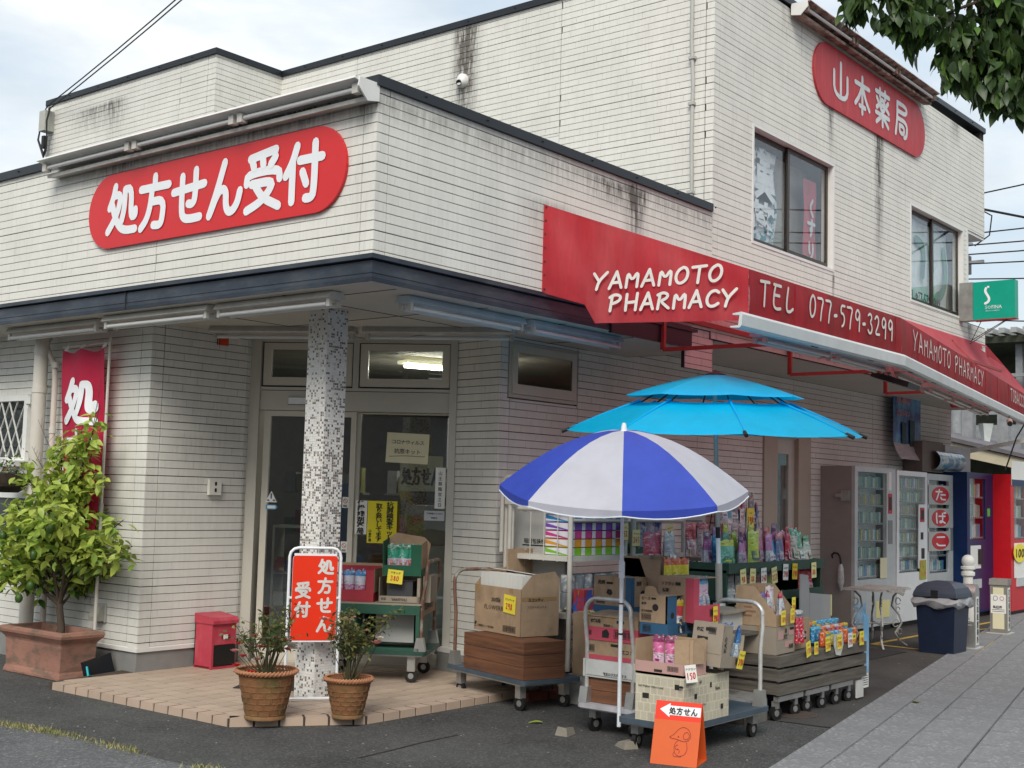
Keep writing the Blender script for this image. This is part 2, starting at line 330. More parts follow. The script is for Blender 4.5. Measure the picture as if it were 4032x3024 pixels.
M_GROOVE = mat('groove_dirt', (0.035, 0.028, 0.024), rough=0.9)  # dark brown-grey dirt colour behind the siding courses, reused for joints
M_DARK = mat('coping_metal', (0.022, 0.026, 0.032), rough=0.38, metal=0.3, var=0.1)
M_FASC = mat('fascia_metal', (0.035, 0.045, 0.062), rough=0.42, metal=0.2, var=0.3, scale=2.0, stretch=(1, 1, 3), c2=(0.07, 0.08, 0.095), f2=(.45, .7))
M_SOFF = mat('soffit_board', (0.52, 0.50, 0.45), rough=0.7, var=0.05, scale=1.5)
M_CREAM = mat('cream_aluminium', (0.50, 0.48, 0.42), rough=0.4, var=0.03, metal=0.0)
M_CREAM2 = mat('cream_panel', (0.56, 0.53, 0.45), rough=0.45, var=0.03)
M_WHITE = mat('white_trim', (0.70, 0.70, 0.67), rough=0.45, var=0.05)
M_CONC = mat('plinth_concrete', (0.23, 0.23, 0.22), rough=0.85, var=0.12, scale=5, bump=0.3, bscale=90)
M_BRONZE = mat('bronze_sash', (0.055, 0.042, 0.035), rough=0.35, metal=0.5)
M_BLACK = mat('black_rubber', (0.012, 0.012, 0.012), rough=0.5)
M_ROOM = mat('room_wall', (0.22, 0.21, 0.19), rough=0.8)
M_ROOF = mat('roof_felt', (0.10, 0.105, 0.11), rough=0.9, var=.2)

def minus(rects, holes):
    for (ha, hb, hc, hd) in holes:
        nr = []
        for (a, b, c, d) in rects:
            if ha >= b or hb <= a or hc >= d or hd <= c: nr.append((a, b, c, d)); continue
            if a < ha: nr.append((a, ha, c, d))
            if hb < b: nr.append((hb, b, c, d))
            a2, b2 = max(a, ha), min(b, hb)
            if c < hc: nr.append((a2, b2, c, hc))
            if hd < d: nr.append((a2, b2, hd, d))
        rects = nr
    return rects
building = thing('pharmacy_building', 'two storey pharmacy clad in pale grey brick pattern siding with dark roof edges', 'building')
def siding(name, o, d, n, length, z0, z1, m, zref, holes=(), seams=(), parent=None, thick=0.14, proud=0.008, gap=0.0036, e0=0.003):
    o, d, n = Vector(o), Vector(d), Vector(n)
    P = lambda a, z, t: o + d*a + Z*z + n*t
    wb = MB()
    def slab(r, t0, t1, mb, mi=0, bev=0.0):
        a, b, c, e = r
        vs = [P(a, c, t0), P(b, c, t0), P(b, e, t0), P(a, e, t0), P(a+bev, c+bev, t1), P(b-bev, c+bev, t1), P(b-bev, e-bev, t1), P(a+bev, e-bev, t1)]
        mb.add(vs, [(4, 5, 6, 7), (0, 1, 5, 4), (1, 2, 6, 5), (2, 3, 7, 6), (3, 0, 4, 7)] + ([(3, 2, 1, 0)] if not bev else []), mi)
    for r in minus([(0, length, z0, z1)], holes): slab(r, -thick, 0, wb)
    wall = wb.build(name, [M_GROOVE], parent or building)
    vs_ = sorted([0] + [s for s in seams if 0 < s < length] + [length])
    k0 = math.floor((z0-zref)/(COURSE*7)); k1 = math.ceil((z1-zref)/(COURSE*7))
    for si in range(len(vs_)-1):
        A, B = vs_[si], vs_[si+1]
        for k in range(k0, k1):
            mb = MB()
            for c in range(7):
                zc = zref + (k*7+c)*COURSE; e = 0.0028 if c == 0 else gap/2; e2 = 0.0028 if c == 6 else gap/2
                c0, c1 = max(zc+e, z0), min(zc+COURSE-e2, z1)
                if c1-c0 < 0.012: continue
                off = (0.0, .5, .25, .75, .1, .6, .35)[(c+k*3) % 7]*BRICK
                j = math.floor((A-off)/BRICK)
                while off+j*BRICK < B:
                    lo = A+(0.003 if si else e0); a0, a1 = max(off+j*BRICK+0.0004, lo), min(off+(j+1)*BRICK-0.0004, B-0.003); j += 1
                    if si == 0 and off+(j-1)*BRICK <= A: a0 = lo
                    if a1-a0 < 0.01: continue
                    for r in minus([(a0, a1, c0, c1)], holes):
                        if r[1]-r[0] > .008 and r[3]-r[2] > .008:
                            slab(r, 0.0, proud+rnd.uniform(-.0007, .0007), mb, 0, 0.0012)
            if mb.f: mb.build('siding_panel', [m], wall)
    return wall
def coping(o, d, n, length, z, h=0.065, slope=0.0, depth=0.2, mitre=1.0):
    o, d, n = Vector(o), Vector(d), Vector(n); mb = MB()
    a = o + n*0.035; b = a + d*length + Z*(slope*length)
    pts = [(-depth, 0.0), (0, 0.0), (0, h), (-depth, h+.02)]
    mb.prism([a + n*p[0] - d*(p[0]+.035)*mitre + Z*(z+p[1]) for p in pts], d*length + Z*slope*length)
    k = 0.4
    while k < length:
        q = a + d*k + Z*(z+slope*k); mb.cyl(q+Z*h*.55, q+Z*h*.55+n*.012, .006, n=6); k += 0.62
    return mb.build('coping', M_DARK, building)
XL, YR, XU, YG = 5.43, 5.50, 9.56, 6.43
# canopy parapet: left face (x = XL) and street face (y = YR)
siding('parapet_wall_left', (XL, YR, 0), Y, -X, 8.5, 2.95, 4.0, M_SP, 3.96-COURSE*14, seams=[.11, 2.21, 5.24], e0=-.008)
siding('parapet_wall_street', (XL, YR, 0), X, -Y, XU-XL, 2.95, 4.0, M_SP, 3.96-COURSE*14, seams=[.10, 2.91], e0=0.0)
coping((XL, YR, 0), Y, -X, 8.5, 4.0); coping((XL, YR, 0), X, -Y, XU-XL, 4.0)
# upper storey
siding('upper_wall_left', (XU, YR, 0), Y, -X, 5.79, 3.6, 6.31, M_SUL, 5.60-COURSE*28, seams=[.08, 1.69, 4.52], holes=[(1.69, 3.2, 4.3, 4.955)], e0=-.008)
W1 = (10.27-XU, 12.04-XU, 3.85, 4.98); W2 = (14.10-XU, 15.87-XU, 3.83, 4.99)
siding('upper_wall_street', (XU, YR, 0), X, -Y, 7.12, 2.88, 6.31, M_SR, 5.60-COURSE*42, seams=[.09, 1.71, 4.40], holes=[W1, W2, (6.48, 8, 3.82, 5.02)], e0=0.0)
siding('tower_wall_street', (8.60, 11.29, 0), X, -Y, .96, 3.9, 6.31, M_SUL, 5.60-COURSE*28, e0=0.0)
siding('tower_wall_left', (8.60, 11.29, 0), Y, -X, 3.42, 3.9, 6.31, M_SUL, 5.60-COURSE*28, seams=[.13, .63, 3.28], e0=-.008)
coping((XU, YR, 0), Y, -X, 5.8, 6.31); coping((8.6, 11.29, 0), Y, -X, 3.46, 6.31); coping((8.6, 11.29, 0), X, -Y, .95, 6.31)
coping((XU, YR, 0), X, -Y, 7.15, 6.31, slope=0.016)
siding('upper_wall_end', (16.68, YR, 0), Y, X, 5.8, 5.02, 6.43, M_SR, 5.60-COURSE*28)
mb = MB(); mb.bbox((XU+.1, YR+.1, 6.2), (16.6, 14.6, 6.3)); mb.bbox((8.7, 11.4, 6.2), (XU+.1, 14.6, 6.29)); mb.bbox((XL+.1, YR+.1, 3.8), (XU, 14, 3.88))
mb.bbox((16.2, 6.3, 2.88), (16.66, 11.3, 5.0)); mb.bbox((XU+.15, 11.2, 2.88), (16.6, 11.3, 6.2)); mb.build('roof', M_ROOF, building)
# white base trim under the overhanging corner
mb = MB(); mb.bbox((16.05, YR+.003, 4.985), (16.68, YR+.8, 5.02)); mb.bbox((15.98, YR-.01, 3.82), (16.05, YR+.5, 5.0)); mb.build('corner_trim', M_WHITE, building)
# fascia band and soffit of the canopy
def fascia(o, d, n, length, name='fascia'):
    o, d, n = Vector(o), Vector(d), Vector(n); mb = MB()
    prof = [(-.12, 2.78), (.012, 2.775), (.016, 2.805), (.008, 2.808), (.008, 2.828), (.012, 2.831), (.012, 2.905), (-.004, 2.912), (.04, 2.916), (.04, 2.944), (.0, 2.955), (-.12, 2.955)]
    return mb.prism([o + n*p[0] - d*p[0] + Z*p[1] for p in prof], d*length).build(name, M_FASC, building)
fascia((XL, YR, 0), Y, -X, 8.5); fascia((XL, YR, 0), X, -Y, 3.78)
mb = MB()
for a in (2.55, 5.6, 8.1): mb.box((XL-.017, YR+a, 2.862), (.004, .012, .16))
mb.build_each('fascia_joint', M_DARK, building)
mb = MB(); mb.bbox((XL-.008, YR-.008, 2.772), (9.2, 8.6, 2.79)); mb.bbox((XL-.008, 8.6, 2.772), (6.1, 14, 2.79)); mb.bbox((9.2, YR+.03, 2.775), (9.66, 6.44, 2.79))
mb.bbox((9.66, YR+.02, 2.87), (18.2, 6.5, 2.89)); mb.bbox((9.64, YR+.03, 2.775), (9.66, 6.44, 2.9)); mb.build('soffit', M_SOFF, building)
mb = MB()
for k in range(4): mb.bbox((5.7+k*.91, 5.55, 2.7685), (5.703+k*.91, 8.3, 2.772))
for k in range(2): mb.bbox((5.5, 6.4+k*1.2, 2.7685), (9.0, 6.403+k*1.2, 2.772))
mb.build_each('soffit_joint', M_GROOVE, building)
siding('beam_wall', (9.16, YR+.02, 0), X, -Y, .46, 2.60, 2.95, M_SR, 5.60-COURSE*63, thick=.03)
mb = MB(); mb.bbox((8.0, YR-.03, 2.76), (9.2, YR+.0, 2.9)); mb.bbox((7.85, YR-.05, 2.90), (9.26, YR-.0, 2.925)); mb.build('fascia_end', M_DARK, building)

# ground floor walls
JL, JR = Vector((6.98, 8.47, 0)), Vector((7.91, 6.99, 0)); DD = (JR-JL).normalized(); DN = Vector((DD.y, -DD.x, 0))
if DN.dot(Vector((-1, -1, 0))) < 0: DN = -DN
siding('ground_wall_left', (5.93, 8.42, 0), Y, -X, 6.0, 0.24, 2.78, M_SG, 2.0-COURSE*49, seams=[.13], holes=[(1.62, 3.4, 1.66, 2.24)], e0=-.008)
siding('ground_wall_nook', (5.93, 8.42, 0), X, -Y, .95, 0.24, 2.78, M_SG, 2.0-COURSE*49, seams=[.11], e0=0.0)
nk = Vector((6.88, 8.42, 0)); dk = (JL-nk).normalized()
siding('ground_wall_jamb', nk, dk, Vector((dk.y, -dk.x, 0)) if Vector((dk.y, -dk.x, 0)).x < 0 or True else 0, (JL-nk).length, 0.24, 2.78, M_SG, 2.0-COURSE*49, thick=.02)
pc = Vector((7.83, YG, 0)); dp = (JR-pc).normalized(); nrm = Vector((-dp.y, dp.x, 0)); nrm = nrm if nrm.x < 0 else -nrm
siding('ground_wall_pier', pc, dp, nrm, (JR-pc).length, 0.24, 2.78, M_SG, 2.0-COURSE*49, thick=.01, e0=-.006)
siding('ground_wall_street', (7.83, YG, 0), X, -Y, 10.2, 0.24, 2.89, M_SG, 2.0-COURSE*49, seams=[.12, 1.06, 3.1, 5.2, 7.4, 9.7], holes=[(.09, 1.05, 2.27, 2.75), (4.48, 5.62, 0, 2.33)], thick=.02, e0=0.0)
mb = MB()
for a, b in (((5.93, 8.4225), (5.93, 14)), ((5.928, 8.42), (6.88, 8.42)), ((6.88, 8.42), (6.98, 8.47)), ((7.91, 6.99), (7.83, YG)), ((7.83, YG), (12.3, YG)), ((13.46, YG), (18, YG))):
    a = Vector((*a, 0)); b = Vector((*b, 0)); d = (b-a).normalized(); n = Vector((-d.y, d.x, 0));
    if n.dot(a - Vector((8, 9, 0))) < 0: n = -n
    mb.prism([a - n*.1, a + n*.0, a + n*.0 + Z*.2, a - n*.1 + Z*.2], b-a)
mb.build('plinth', M_CONC, building)
mb = MB()
for a, b in (((5.93, 8.405), (5.93, 14)), ((5.915, 8.42), (6.88, 8.42)), ((7.91, 6.99), (7.83, YG))):
    a = Vector((*a, 0)); b = Vector((*b, 0)); d = (b-a).normalized(); n = Vector((-d.y, d.x, 0))
    if n.dot(a - Vector((8, 9, 0))) < 0: n = -n
    mb.prism([a - n*.1 + Z*.203, a + n*.016 + Z*.203, a + n*.016 + Z*.232, a + n*.004+Z*.24, a - n*.1 + Z*.24], b-a)
mb.build('base_flashing', M_WHITE, building)

# ------------------------------------------------------------------ entrance (diagonal)
def E(a, z, t=0.0): return JL + DD*a + Z*z + DN*t
def ebox(mb, a0, a1, z0, z1, t0, t1, mi=0):
    return mb.prism([E(a0, z0, t0), E(a1, z0, t0), E(a1, z0, t1), E(a0, z0, t1)], Z*(z1-z0), mi)
ent = MB()
for r in ((0.0, .09, .05, 2.775), (1.72, 1.78, .05, 2.775), (.09, 1.72, 2.735, 2.775)): ebox(ent, r[0], r[1], r[2], r[3], -.12, .05)
ebox(ent, .09, 1.72, 2.325, 2.35, -.05, .03); ebox(ent, .885, .935, 2.35, 2.735, -.05, .028)
ebox(ent, .09, 1.72, 2.155, 2.32, -.08, .022)
ebox(ent, .10, 1.70, .05, .07, -.08, .0)
ent.build('entrance_frame', M_CREAM, building)
for a0, a1 in ((.105, .875), (.945, 1.71)):
    s = MB(); z0, z1 = 2.365, 2.728
    for r in ((a0, a0+.065, z0, z1), (a1-.065, a1, z0, z1), (a0+.065, a1-.065, z1-.055, z1), (a0+.065, a1-.065, z0, z0+.07)): ebox(s, *r, -.03, .018)
    w_ = s.build('transom_window', M_CREAM2, building)
    g = MB(); ebox(g, a0+.065, a1-.065, z0+.07, z1-.055, -.012, -.006); g.build('pane', glass('transom_glass', (.8, .82, .8), 1.4), w_)
    b_ = MB(); 
    for r in ((a0-.008, a0-.001, z0-.008, z1+.006), (a1+.001, a1+.008, z0-.008, z1+.006), (a0, a1, z0-.012, z0-.002), (a0, a1, z1+.001, z1+.007)): ebox(b_, *r, -.03, .012)
    b_.build('gasket', M_BLACK, w_)
mb = MB(); ebox(mb, .10, 1.71, 2.3205, 2.3255, -.03, .024); mb.build('frame_gap', M_BLACK, building)
# sliding doors
gdoor = glass('door_glass', (.78, .81, .80), 3.0)
for nm, a0, a1, t, sl, sr in (('sliding_door', .125, .925, -.01, .055, .045), ('fixed_light', .925, 1.72, -.05, .03, .012)):
    s = MB(); z0, z1 = .07, 2.15
    for r in ((a0, a0+sl, z0, z1), (a1-sr, a1, z0, z1), (a0+sl, a1-sr, z1-.045 if sl > .04 else z1-.012, z1), (a0+sl, a1-sr, z0, z0+.09)): ebox(s, *r, t-.03, t+.012)
    d_ = s.build(nm, M_CREAM2, building)
    g = MB(); ebox(g, a0+sl, a1-sr, z0+.09, z1-.03, t-.012, t-.004); g.build('pane', gdoor, d_)
s = MB(); ebox(s, .34, .62, 2.205, 2.262, .022, .045, 0); ebox(s, .335, .625, 2.20, 2.266, .022, .032, 1)
s.build('door_sensor', [mat('sensor_white', (.75, .76, .78), rough=.3), M_BLACK], building)
# small high window on the street side
def window_r(name, x0, x1, z0, z1, y, fr, m_fr, panes, gl, depth=0.03, hole_d=.1, sill=True, case=M_CREAM):
    s = MB(); c = .028
    for r in ((x0, x0+c, z0, z1), (x1-c, x1, z0, z1), (x0+c, x1-c, z1-c, z1), (x0+c, x1-c, z0, z0+c)): s.bbox((r[0], y-.014, r[2]), (r[1], y+hole_d, r[3]))
    wn = s.build(name, case, building); s = MB(); n = len(panes)
    for i, (a, b) in enumerate(panes):
        yy = y+hole_d-.03 - (0.0 if i else .0) ; q0, q1 = z0+c+.003, z1-c-.003
        for r in ((a, a+fr, q0, q1), (b-fr, b, q0, q1), (a+fr, b-fr, q1-fr, q1), (a+fr, b-fr, q0, q0+fr*1.3)): s.bbox((r[0], yy-.02-.022*i, r[2]), (r[1], yy-.022*i, r[3]))
    s.build('sash', m_fr, wn)
    for i, (a, b) in enumerate(panes):
        g = MB(); g.bbox((a+fr, y+hole_d-.045-.022*i, z0+c+fr), (b-fr, y+hole_d-.040-.022*i, z1-c-fr)); g.build('pane', gl, wn)
    return wn
window_r('high_window', 7.93, 8.87, 2.28, 2.745, YG, .062, M_CREAM2, [(7.962, 8.838)], glass('high_glass', (.7, .7, .68), .25), hole_d=.02)
gw = glass('upstairs_glass', (.93, .95, .95), .7)
window_r('upstairs_window', 10.27, 12.04, 3.85, 4.98, YR, .045, M_BRONZE, [(10.3, 11.16), (11.10, 12.01)], gw, hole_d=.12, case=M_WHITE)
window_r('upstairs_window', 14.10, 15.87, 3.83, 4.99, YR, .045, M_BRONZE, [(14.13, 15.0), (14.94, 15.84)], gw, hole_d=.12, case=M_WHITE)
# little window on the upper left wall seen over the parapet
s = MB(); s.bbox((XU-.012, 7.19, 4.3), (XU+.1, 7.25, 4.95)); s.bbox((XU-.012, 7.25, 4.90), (XU+.1, 8.7, 4.95)); wn = s.build('landing_window', M_WHITE, building)
s = MB(); s.bbox((XU+.06, 7.25, 4.3), (XU+.09, 8.7, 4.90)); s.build('pane', gw, wn)
s = MB(); s.bbox((XU+.045, 7.25, 4.3), (XU+.06, 7.30, 4.90)); s.bbox((XU+.045, 7.25, 4.86), (XU+.06, 8.7, 4.895)); s.build('sash', M_BRONZE, wn)
mb = MB(); mb.bbox((XU+.3, 6.9, 4.0), (XU+.32, 9, 5.2)); mb.build('landing_blind', M_ROOM, building)
# side door on the street wall
s = MB()
for r in ((12.31, 12.62, 0, 2.32), (13.13, 13.44, 0, 2.32)): s.bbox((r[0], YG-.03, r[2]), (r[1], YG+.1, r[3]))
s.bbox((12.62, YG-.03, 2.2), (13.13, YG+.1, 2.32)); sd = s.build('side_door_frame', mat('beige_frame', (.42, .36, .29), rough=.5, var=.03), building)
s = MB(); s.bbox((12.62, YG+.02, 2.02), (13.13, YG+.06, 2.2)); s.bbox((12.62, YG+.02, 0.03), (12.66, YG+.06, 2.02)); s.bbox((12.98, YG+.02, .03), (13.13, YG+.06, 2.02)); s.bbox((12.62, YG+.0, 2.185), (13.13, YG+.03, 2.2)); s.build('side_door', M_CREAM, building)
s = MB(); s.bbox((12.66, YG+.035, .03), (12.98, YG+.04, 2.02)); s.build('pane', gdoor, sd)

# ------------------------------------------------------------------ inside the shop
mb = MB(); F_IN = mat('shop_floor', (.17, .15, .13), rough=.4)
mb.bbox((6.9, 6.6, .0), (13.5, 11.5, .045)); mb.build('shop_floor', F_IN, building)
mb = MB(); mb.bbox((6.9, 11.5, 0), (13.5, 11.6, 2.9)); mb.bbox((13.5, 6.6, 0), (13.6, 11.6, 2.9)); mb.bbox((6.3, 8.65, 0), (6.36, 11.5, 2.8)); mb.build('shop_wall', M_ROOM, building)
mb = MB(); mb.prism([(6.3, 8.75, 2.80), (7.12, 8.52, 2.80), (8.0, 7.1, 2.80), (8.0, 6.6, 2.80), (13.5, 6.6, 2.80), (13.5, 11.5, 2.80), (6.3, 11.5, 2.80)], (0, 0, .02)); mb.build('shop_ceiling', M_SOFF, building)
# upstairs rooms: back walls and ceilings
for x0, x1 in ((10.0, 12.3), (13.9, 15.95)):
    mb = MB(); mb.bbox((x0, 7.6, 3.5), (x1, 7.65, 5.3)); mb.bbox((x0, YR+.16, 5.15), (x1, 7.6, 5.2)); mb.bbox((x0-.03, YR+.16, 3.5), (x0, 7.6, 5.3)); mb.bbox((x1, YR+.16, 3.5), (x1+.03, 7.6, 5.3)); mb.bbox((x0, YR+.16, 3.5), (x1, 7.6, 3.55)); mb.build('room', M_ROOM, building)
# mosaic pillar
PX, PY = 6.17, 6.67
pl = MB(); pl.bbox((PX-.098, PY-.098, .05), (PX+.098, PY+.098, 2.775)); pillar = pl.build('pillar', mat('pillar_grout', (.66, .65, .62), rough=.6, var=.06), building)
mo = MB(); pt = 0.0175
for face in range(4):
    ux = (Y, X, -Y, -X)[face]; n_ = (-X, -Y, X, Y)[face]
    for r in range(156):
        z = .062 + r*pt
        if z+pt > 2.775: break
        dens = .21 + (.16 if 1.0 < z < 1.75 else 0) + (.06 if .75 < z < 2.2 else 0)
        for c in range(11):
            cc_ = Vector((PX, PY, 0)) + ux*((c-5)*pt) + n_*.098; k = rnd.random(); h = pt*.44 if k > dens else pt*.33
            mi = 0 if k > dens+.07 else (1 if k > dens else (2 if rnd.random() < .42 else (3 if rnd.random() < .5 else 4)))
            dz = Z*(z+pt/2); q = [cc_+ux*(-h)+dz-Z*h, cc_+ux*h+dz-Z*h, cc_+ux*h+dz+Z*h, cc_+ux*(-h)+dz+Z*h]; t_ = n_*.0025
            mo.add([p+t_ for p in q] + q, [(0, 1, 2, 3), (4, 5, 1, 0), (5, 6, 2, 1), (6, 7, 3, 2), (7, 4, 0, 3)], mi)
            if mi >= 2:
                h *= .38; mo.add([cc_+ux*(-h)+dz-Z*h+n_*.0032, cc_+ux*h+dz-Z*h+n_*.0032, cc_+ux*h+dz+Z*h+n_*.0032, cc_+ux*(-h)+dz+Z*h+n_*.0032], [(0, 1, 2, 3)], 1)
mo.build('mosaic_tiles', [mat('tile_white', (.76, .75, .72), rough=.25, var=.1, scale=40), mat('tile_grey', (.56, .54, .50), rough=.25), mat('tile_black', (.03, .028, .03), rough=.25), mat('tile_brown', (.13, .06, .035), rough=.25), mat('tile_taupe', (.26, .22, .18), rough=.25)], pillar, kind='stuff')
# ------------------------------------------------------------------ ground
def asphalt(name, c, speck, sc_=1.0, lt=(.2, .2, .2)):
    m = mat(name, c, rough=.9, var=.22, scale=1.3, bump=.0, spec=.25, c2=tuple(x*.72 for x in c), f2=(.48, .62), s2=1.1); t = m.node_tree; l = t.links.new; b = t.nodes['Principled BSDF']
    base = b.inputs['Base Color'].links[0].from_socket; tc = nn(t, 'ShaderNodeTexCoord')
    v = nn(t, 'ShaderNodeTexVoronoi', Scale=95.0*sc_); l(tc.outputs['Object'], v.inputs['Vector'])
    sp = nn(t, 'ShaderNodeSeparateColor'); l(v.outputs['Color'], sp.inputs[0])
    r = nn(t, 'ShaderNodeMapRange'); r.inputs[1].default_value = .55; r.inputs[2].default_value = 1.0; r.inputs[4].default_value = speck; l(sp.outputs[0], r.inputs[0])
    n = nn(t, 'ShaderNodeTexNoise', Scale=260.0*sc_, Detail=2.0); l(tc.outputs['Object'], n.inputs['Vector'])
    r2 = nn(t, 'ShaderNodeMapRange'); r2.inputs[1].default_value = .3; r2.inputs[2].default_value = .7; l(n.outputs[0], r2.inputs[0])
    ml = nn(t, 'ShaderNodeMath'); ml.operation = 'MULTIPLY'; l(r.outputs[0], ml.inputs[0]); l(r2.outputs[0], ml.inputs[1])
    mx = nn(t, 'ShaderNodeMix'); mx.data_type = 'RGBA'; l(ml.outputs[0], mx.inputs[0]); l(base, mx.inputs[6]); mx.inputs[7].default_value = (*lt, 1)
    # sparse pale chips and dark pits
    v2 = nn(t, 'ShaderNodeTexVoronoi', Scale=9.0); l(tc.outputs['Object'], v2.inputs['Vector'])
    r3 = nn(t, 'ShaderNodeMapRange'); r3.inputs[1].default_value = .07; r3.inputs[2].default_value = .045; l(v2.outputs['Distance'], r3.inputs[0])
    m3 = nn(t, 'ShaderNodeMix'); m3.data_type = 'RGBA'; l(r3.outputs[0], m3.inputs[0]); l(mx.outputs[2], m3.inputs[6]); m3.inputs[7].default_value = (.45, .44, .42, 1); l(m3.outputs[2], b.inputs['Base Color'])
    bu = nn(t, 'ShaderNodeBump'); bu.inputs['Strength'].default_value = .7; bu.inputs['Distance'].default_value = .006; l(v.outputs['Distance'], bu.inputs['Height']); l(bu.outputs[0], b.inputs['Normal'])
    return m
M_ASPH = asphalt('asphalt_old', (.062, .062, .060), .75)
M_ASPL = asphalt('asphalt_pale', (.105, .107, .110), .8, .8, (.30, .30, .31))
M_APRON = asphalt('apron_surface', (.062, .058, .054), .35, 1.2, (.15, .145, .14))
g = MB(); g.poly([(-400, -400, 0), (900, -400, 0), (900, 900, 0), (-400, 900, 0)]); g.build('ground', M_ASPH, kind='structure')
g = MB(); g.poly([(-60, -60, .004), (1.3490000000000002, -60, .004), (4.349, 4.597, .004), (4.346, 5.591, .004), (4.33, 5.947, .004), (4.344, 6.254, .004), (4.343, 6.544, .004), (4.343, 6.745, .004), (4.301, 7.072, .004), (4.247, 7.397, .004), (4.132, 8.179, .004), (4.132, 60, .004), (-60, 60, .004)]); g.build('parking_surface', M_ASPL, kind='structure')
g = MB(); g.poly([(8.05, 3.62, .005), (40, 10.2, .005), (40, 14, .005), (18.3, 6.6, .005), (7.5, 6.45, .005), (8.02, 4.08, .005)]); g.build('apron', M_APRON, kind='structure')
# paved sidewalk, rows parallel to the road
SD = Vector((.9806, .196, 0)).normalized(); SN = Vector((SD.y, -SD.x, 0)); S0 = Vector((6.62, 3.38, 0)) - SD*0
M_SLAB = asphalt('paving_slab_grey', (.205, .208, .212), .75, .55, (.38, .385, .39))
M_SLAB.node_tree.nodes['Principled BSDF'].inputs['Roughness'].default_value = .8
rows = [(.0, .255), (.255, .53), (.53, .92), (.92, 1.31), (1.31, 1.7)]
g = MB(); g.poly([S0 - SD*12 + Z*.002, S0 - SD*12 + SN*9 + Z*.002, S0 + SD*120 + SN*9 + Z*.002, S0 + SD*120 + Z*.002]); walk = g.build('sidewalk', mat('sidewalk_joint', (.05, .05, .05), rough=.95), kind='structure')
def slab_mb(l, w, h=.012, b=.003):
    m_ = MB(); m_.add([(0, 0, 0), (l, 0, 0), (l, w, 0), (0, w, 0), (b, b, h), (l-b, b, h), (l-b, w-b, h), (b, w-b, h)], [(4, 5, 6, 7), (0, 1, 5, 4), (1, 2, 6, 5), (2, 3, 7, 6), (3, 0, 4, 7)]); return m_
ang = math.atan2(SD.y, SD.x)
ns = 0
for ri, (a, b) in enumerate(rows):
    ln = .56 if ri >= 2 else .60; me = slab_mb(ln-.009, b-a-.009).mesh('paving_slab', M_SLAB)
    for k in range(-4, 44):
        off = (ri % 2)*ln*.5; st = k*ln+off; p = S0 + SD*st + SN*(b-.004) + Z*.004
        obj('paving_slab', me, walk, p + Z*rnd.uniform(-.0012, .0012), ang + rnd.uniform(-.002, .002)); ns += 1
far = MB()
for ri in range(0, 20):
    a = rows[ri][0] if ri < 5 else 1.7+(ri-5)*.39; b = rows[ri][1] if ri < 5 else a+.39
    k0 = 44 if ri < 5 else -6
    for k in range(k0, 150):
        ln = .60 if ri < 2 else .56; p = S0 + SD*(k*ln+(ri % 2)*ln*.5) + SN*(b-.004) + Z*.004
        mt = Matrix.Translation(p) @ Matrix.Rotation(ang, 4, 'Z'); far.M = mt
        sl = slab_mb(ln-.009, b-a-.009); far.add([v for v in sl.v], sl.f); 
far.M = Matrix(); far.build('distant_slabs', M_SLAB, walk, kind='stuff')
# entrance platform, clay tiles
PF = thing('entrance_platform', 'low beige tiled step with a cut corner in front of the glass entrance doors', 'step')
poly = [(5.20, 8.43), (5.20, 6.38), (5.89, 5.87), (8.3, 5.87), (8.3, 7.2), (7.2, 8.9)]
M_GROUT = mat('tile_grout', (.07, .05, .04), rough=.95); M_TILE = mat('platform_tile', (.44, .345, .265), rough=.55, var=.10, scale=9, rand=.09, bump=.15, bscale=140)
M_TILE_E = mat('platform_tile_edge', (.46, .35, .27), rough=.5, var=.06, rand=.05)
g = MB(); g.prism([(x, y, 0.002) for x, y in [(5.205, 8.425), (5.205, 6.383), (5.893, 5.875), (8.3, 5.875), (8.3, 7.2), (7.2, 8.9)]], (0, 0, .0484)); g.build('platform_bed', M_GROUT, PF)
def clip(pts, p, n):
    o_ = []
    for i in range(len(pts)):
        a, b = pts[i], pts[(i+1) % len(pts)]; da = (a[0]-p[0])*n[0]+(a[1]-p[1])*n[1]; db = (b[0]-p[0])*n[0]+(b[1]-p[1])*n[1]
        if da >= 0: o_.append(a)
        if da*db < 0: t = da/(da-db); o_.append((a[0]+(b[0]-a[0])*t, a[1]+(b[1]-a[1])*t))
    return o_
PT = .153; cn = Vector((.51, .69, 0)).normalized(); cp = Vector((5.20, 6.38, 0)) + cn*.115
tm = MB(); tm.add([(.004, .004, 0), (PT-.004, .004, 0), (PT-.004, PT-.004, 0), (.004, PT-.004, 0), (.005, .005, .0025), (PT-.005, .005, .0025), (PT-.005, PT-.005, .0025), (.005, PT-.005, .0025)], [(4, 5, 6, 7), (0, 1, 5, 4), (1, 2, 6, 5), (2, 3, 7, 6), (3, 0, 4, 7)]); tme = tm.mesh('tile', M_TILE)
def solid_tile(pts, m, z=.0495, h=.0025, down=False):
    t_ = MB(); n = len(pts); c = Vector((sum(p[0] for p in pts)/n, sum(p[1] for p in pts)/n, 0))
    a = [Vector((p[0], p[1], 0)) for p in pts]; a = [p + (c-p).normalized()*.006 for p in a]
    lo = [p + Z*(z if not down else .001) for p in a]; hi = [p + (c-p).normalized()*.002 + Z*(z+h) for p in a]
    t_.add(lo+hi, [tuple(range(n, 2*n))] + [(i, (i+1) % n, n+(i+1) % n, n+i) for i in range(n)]); return t_.build('tile', m, PF)
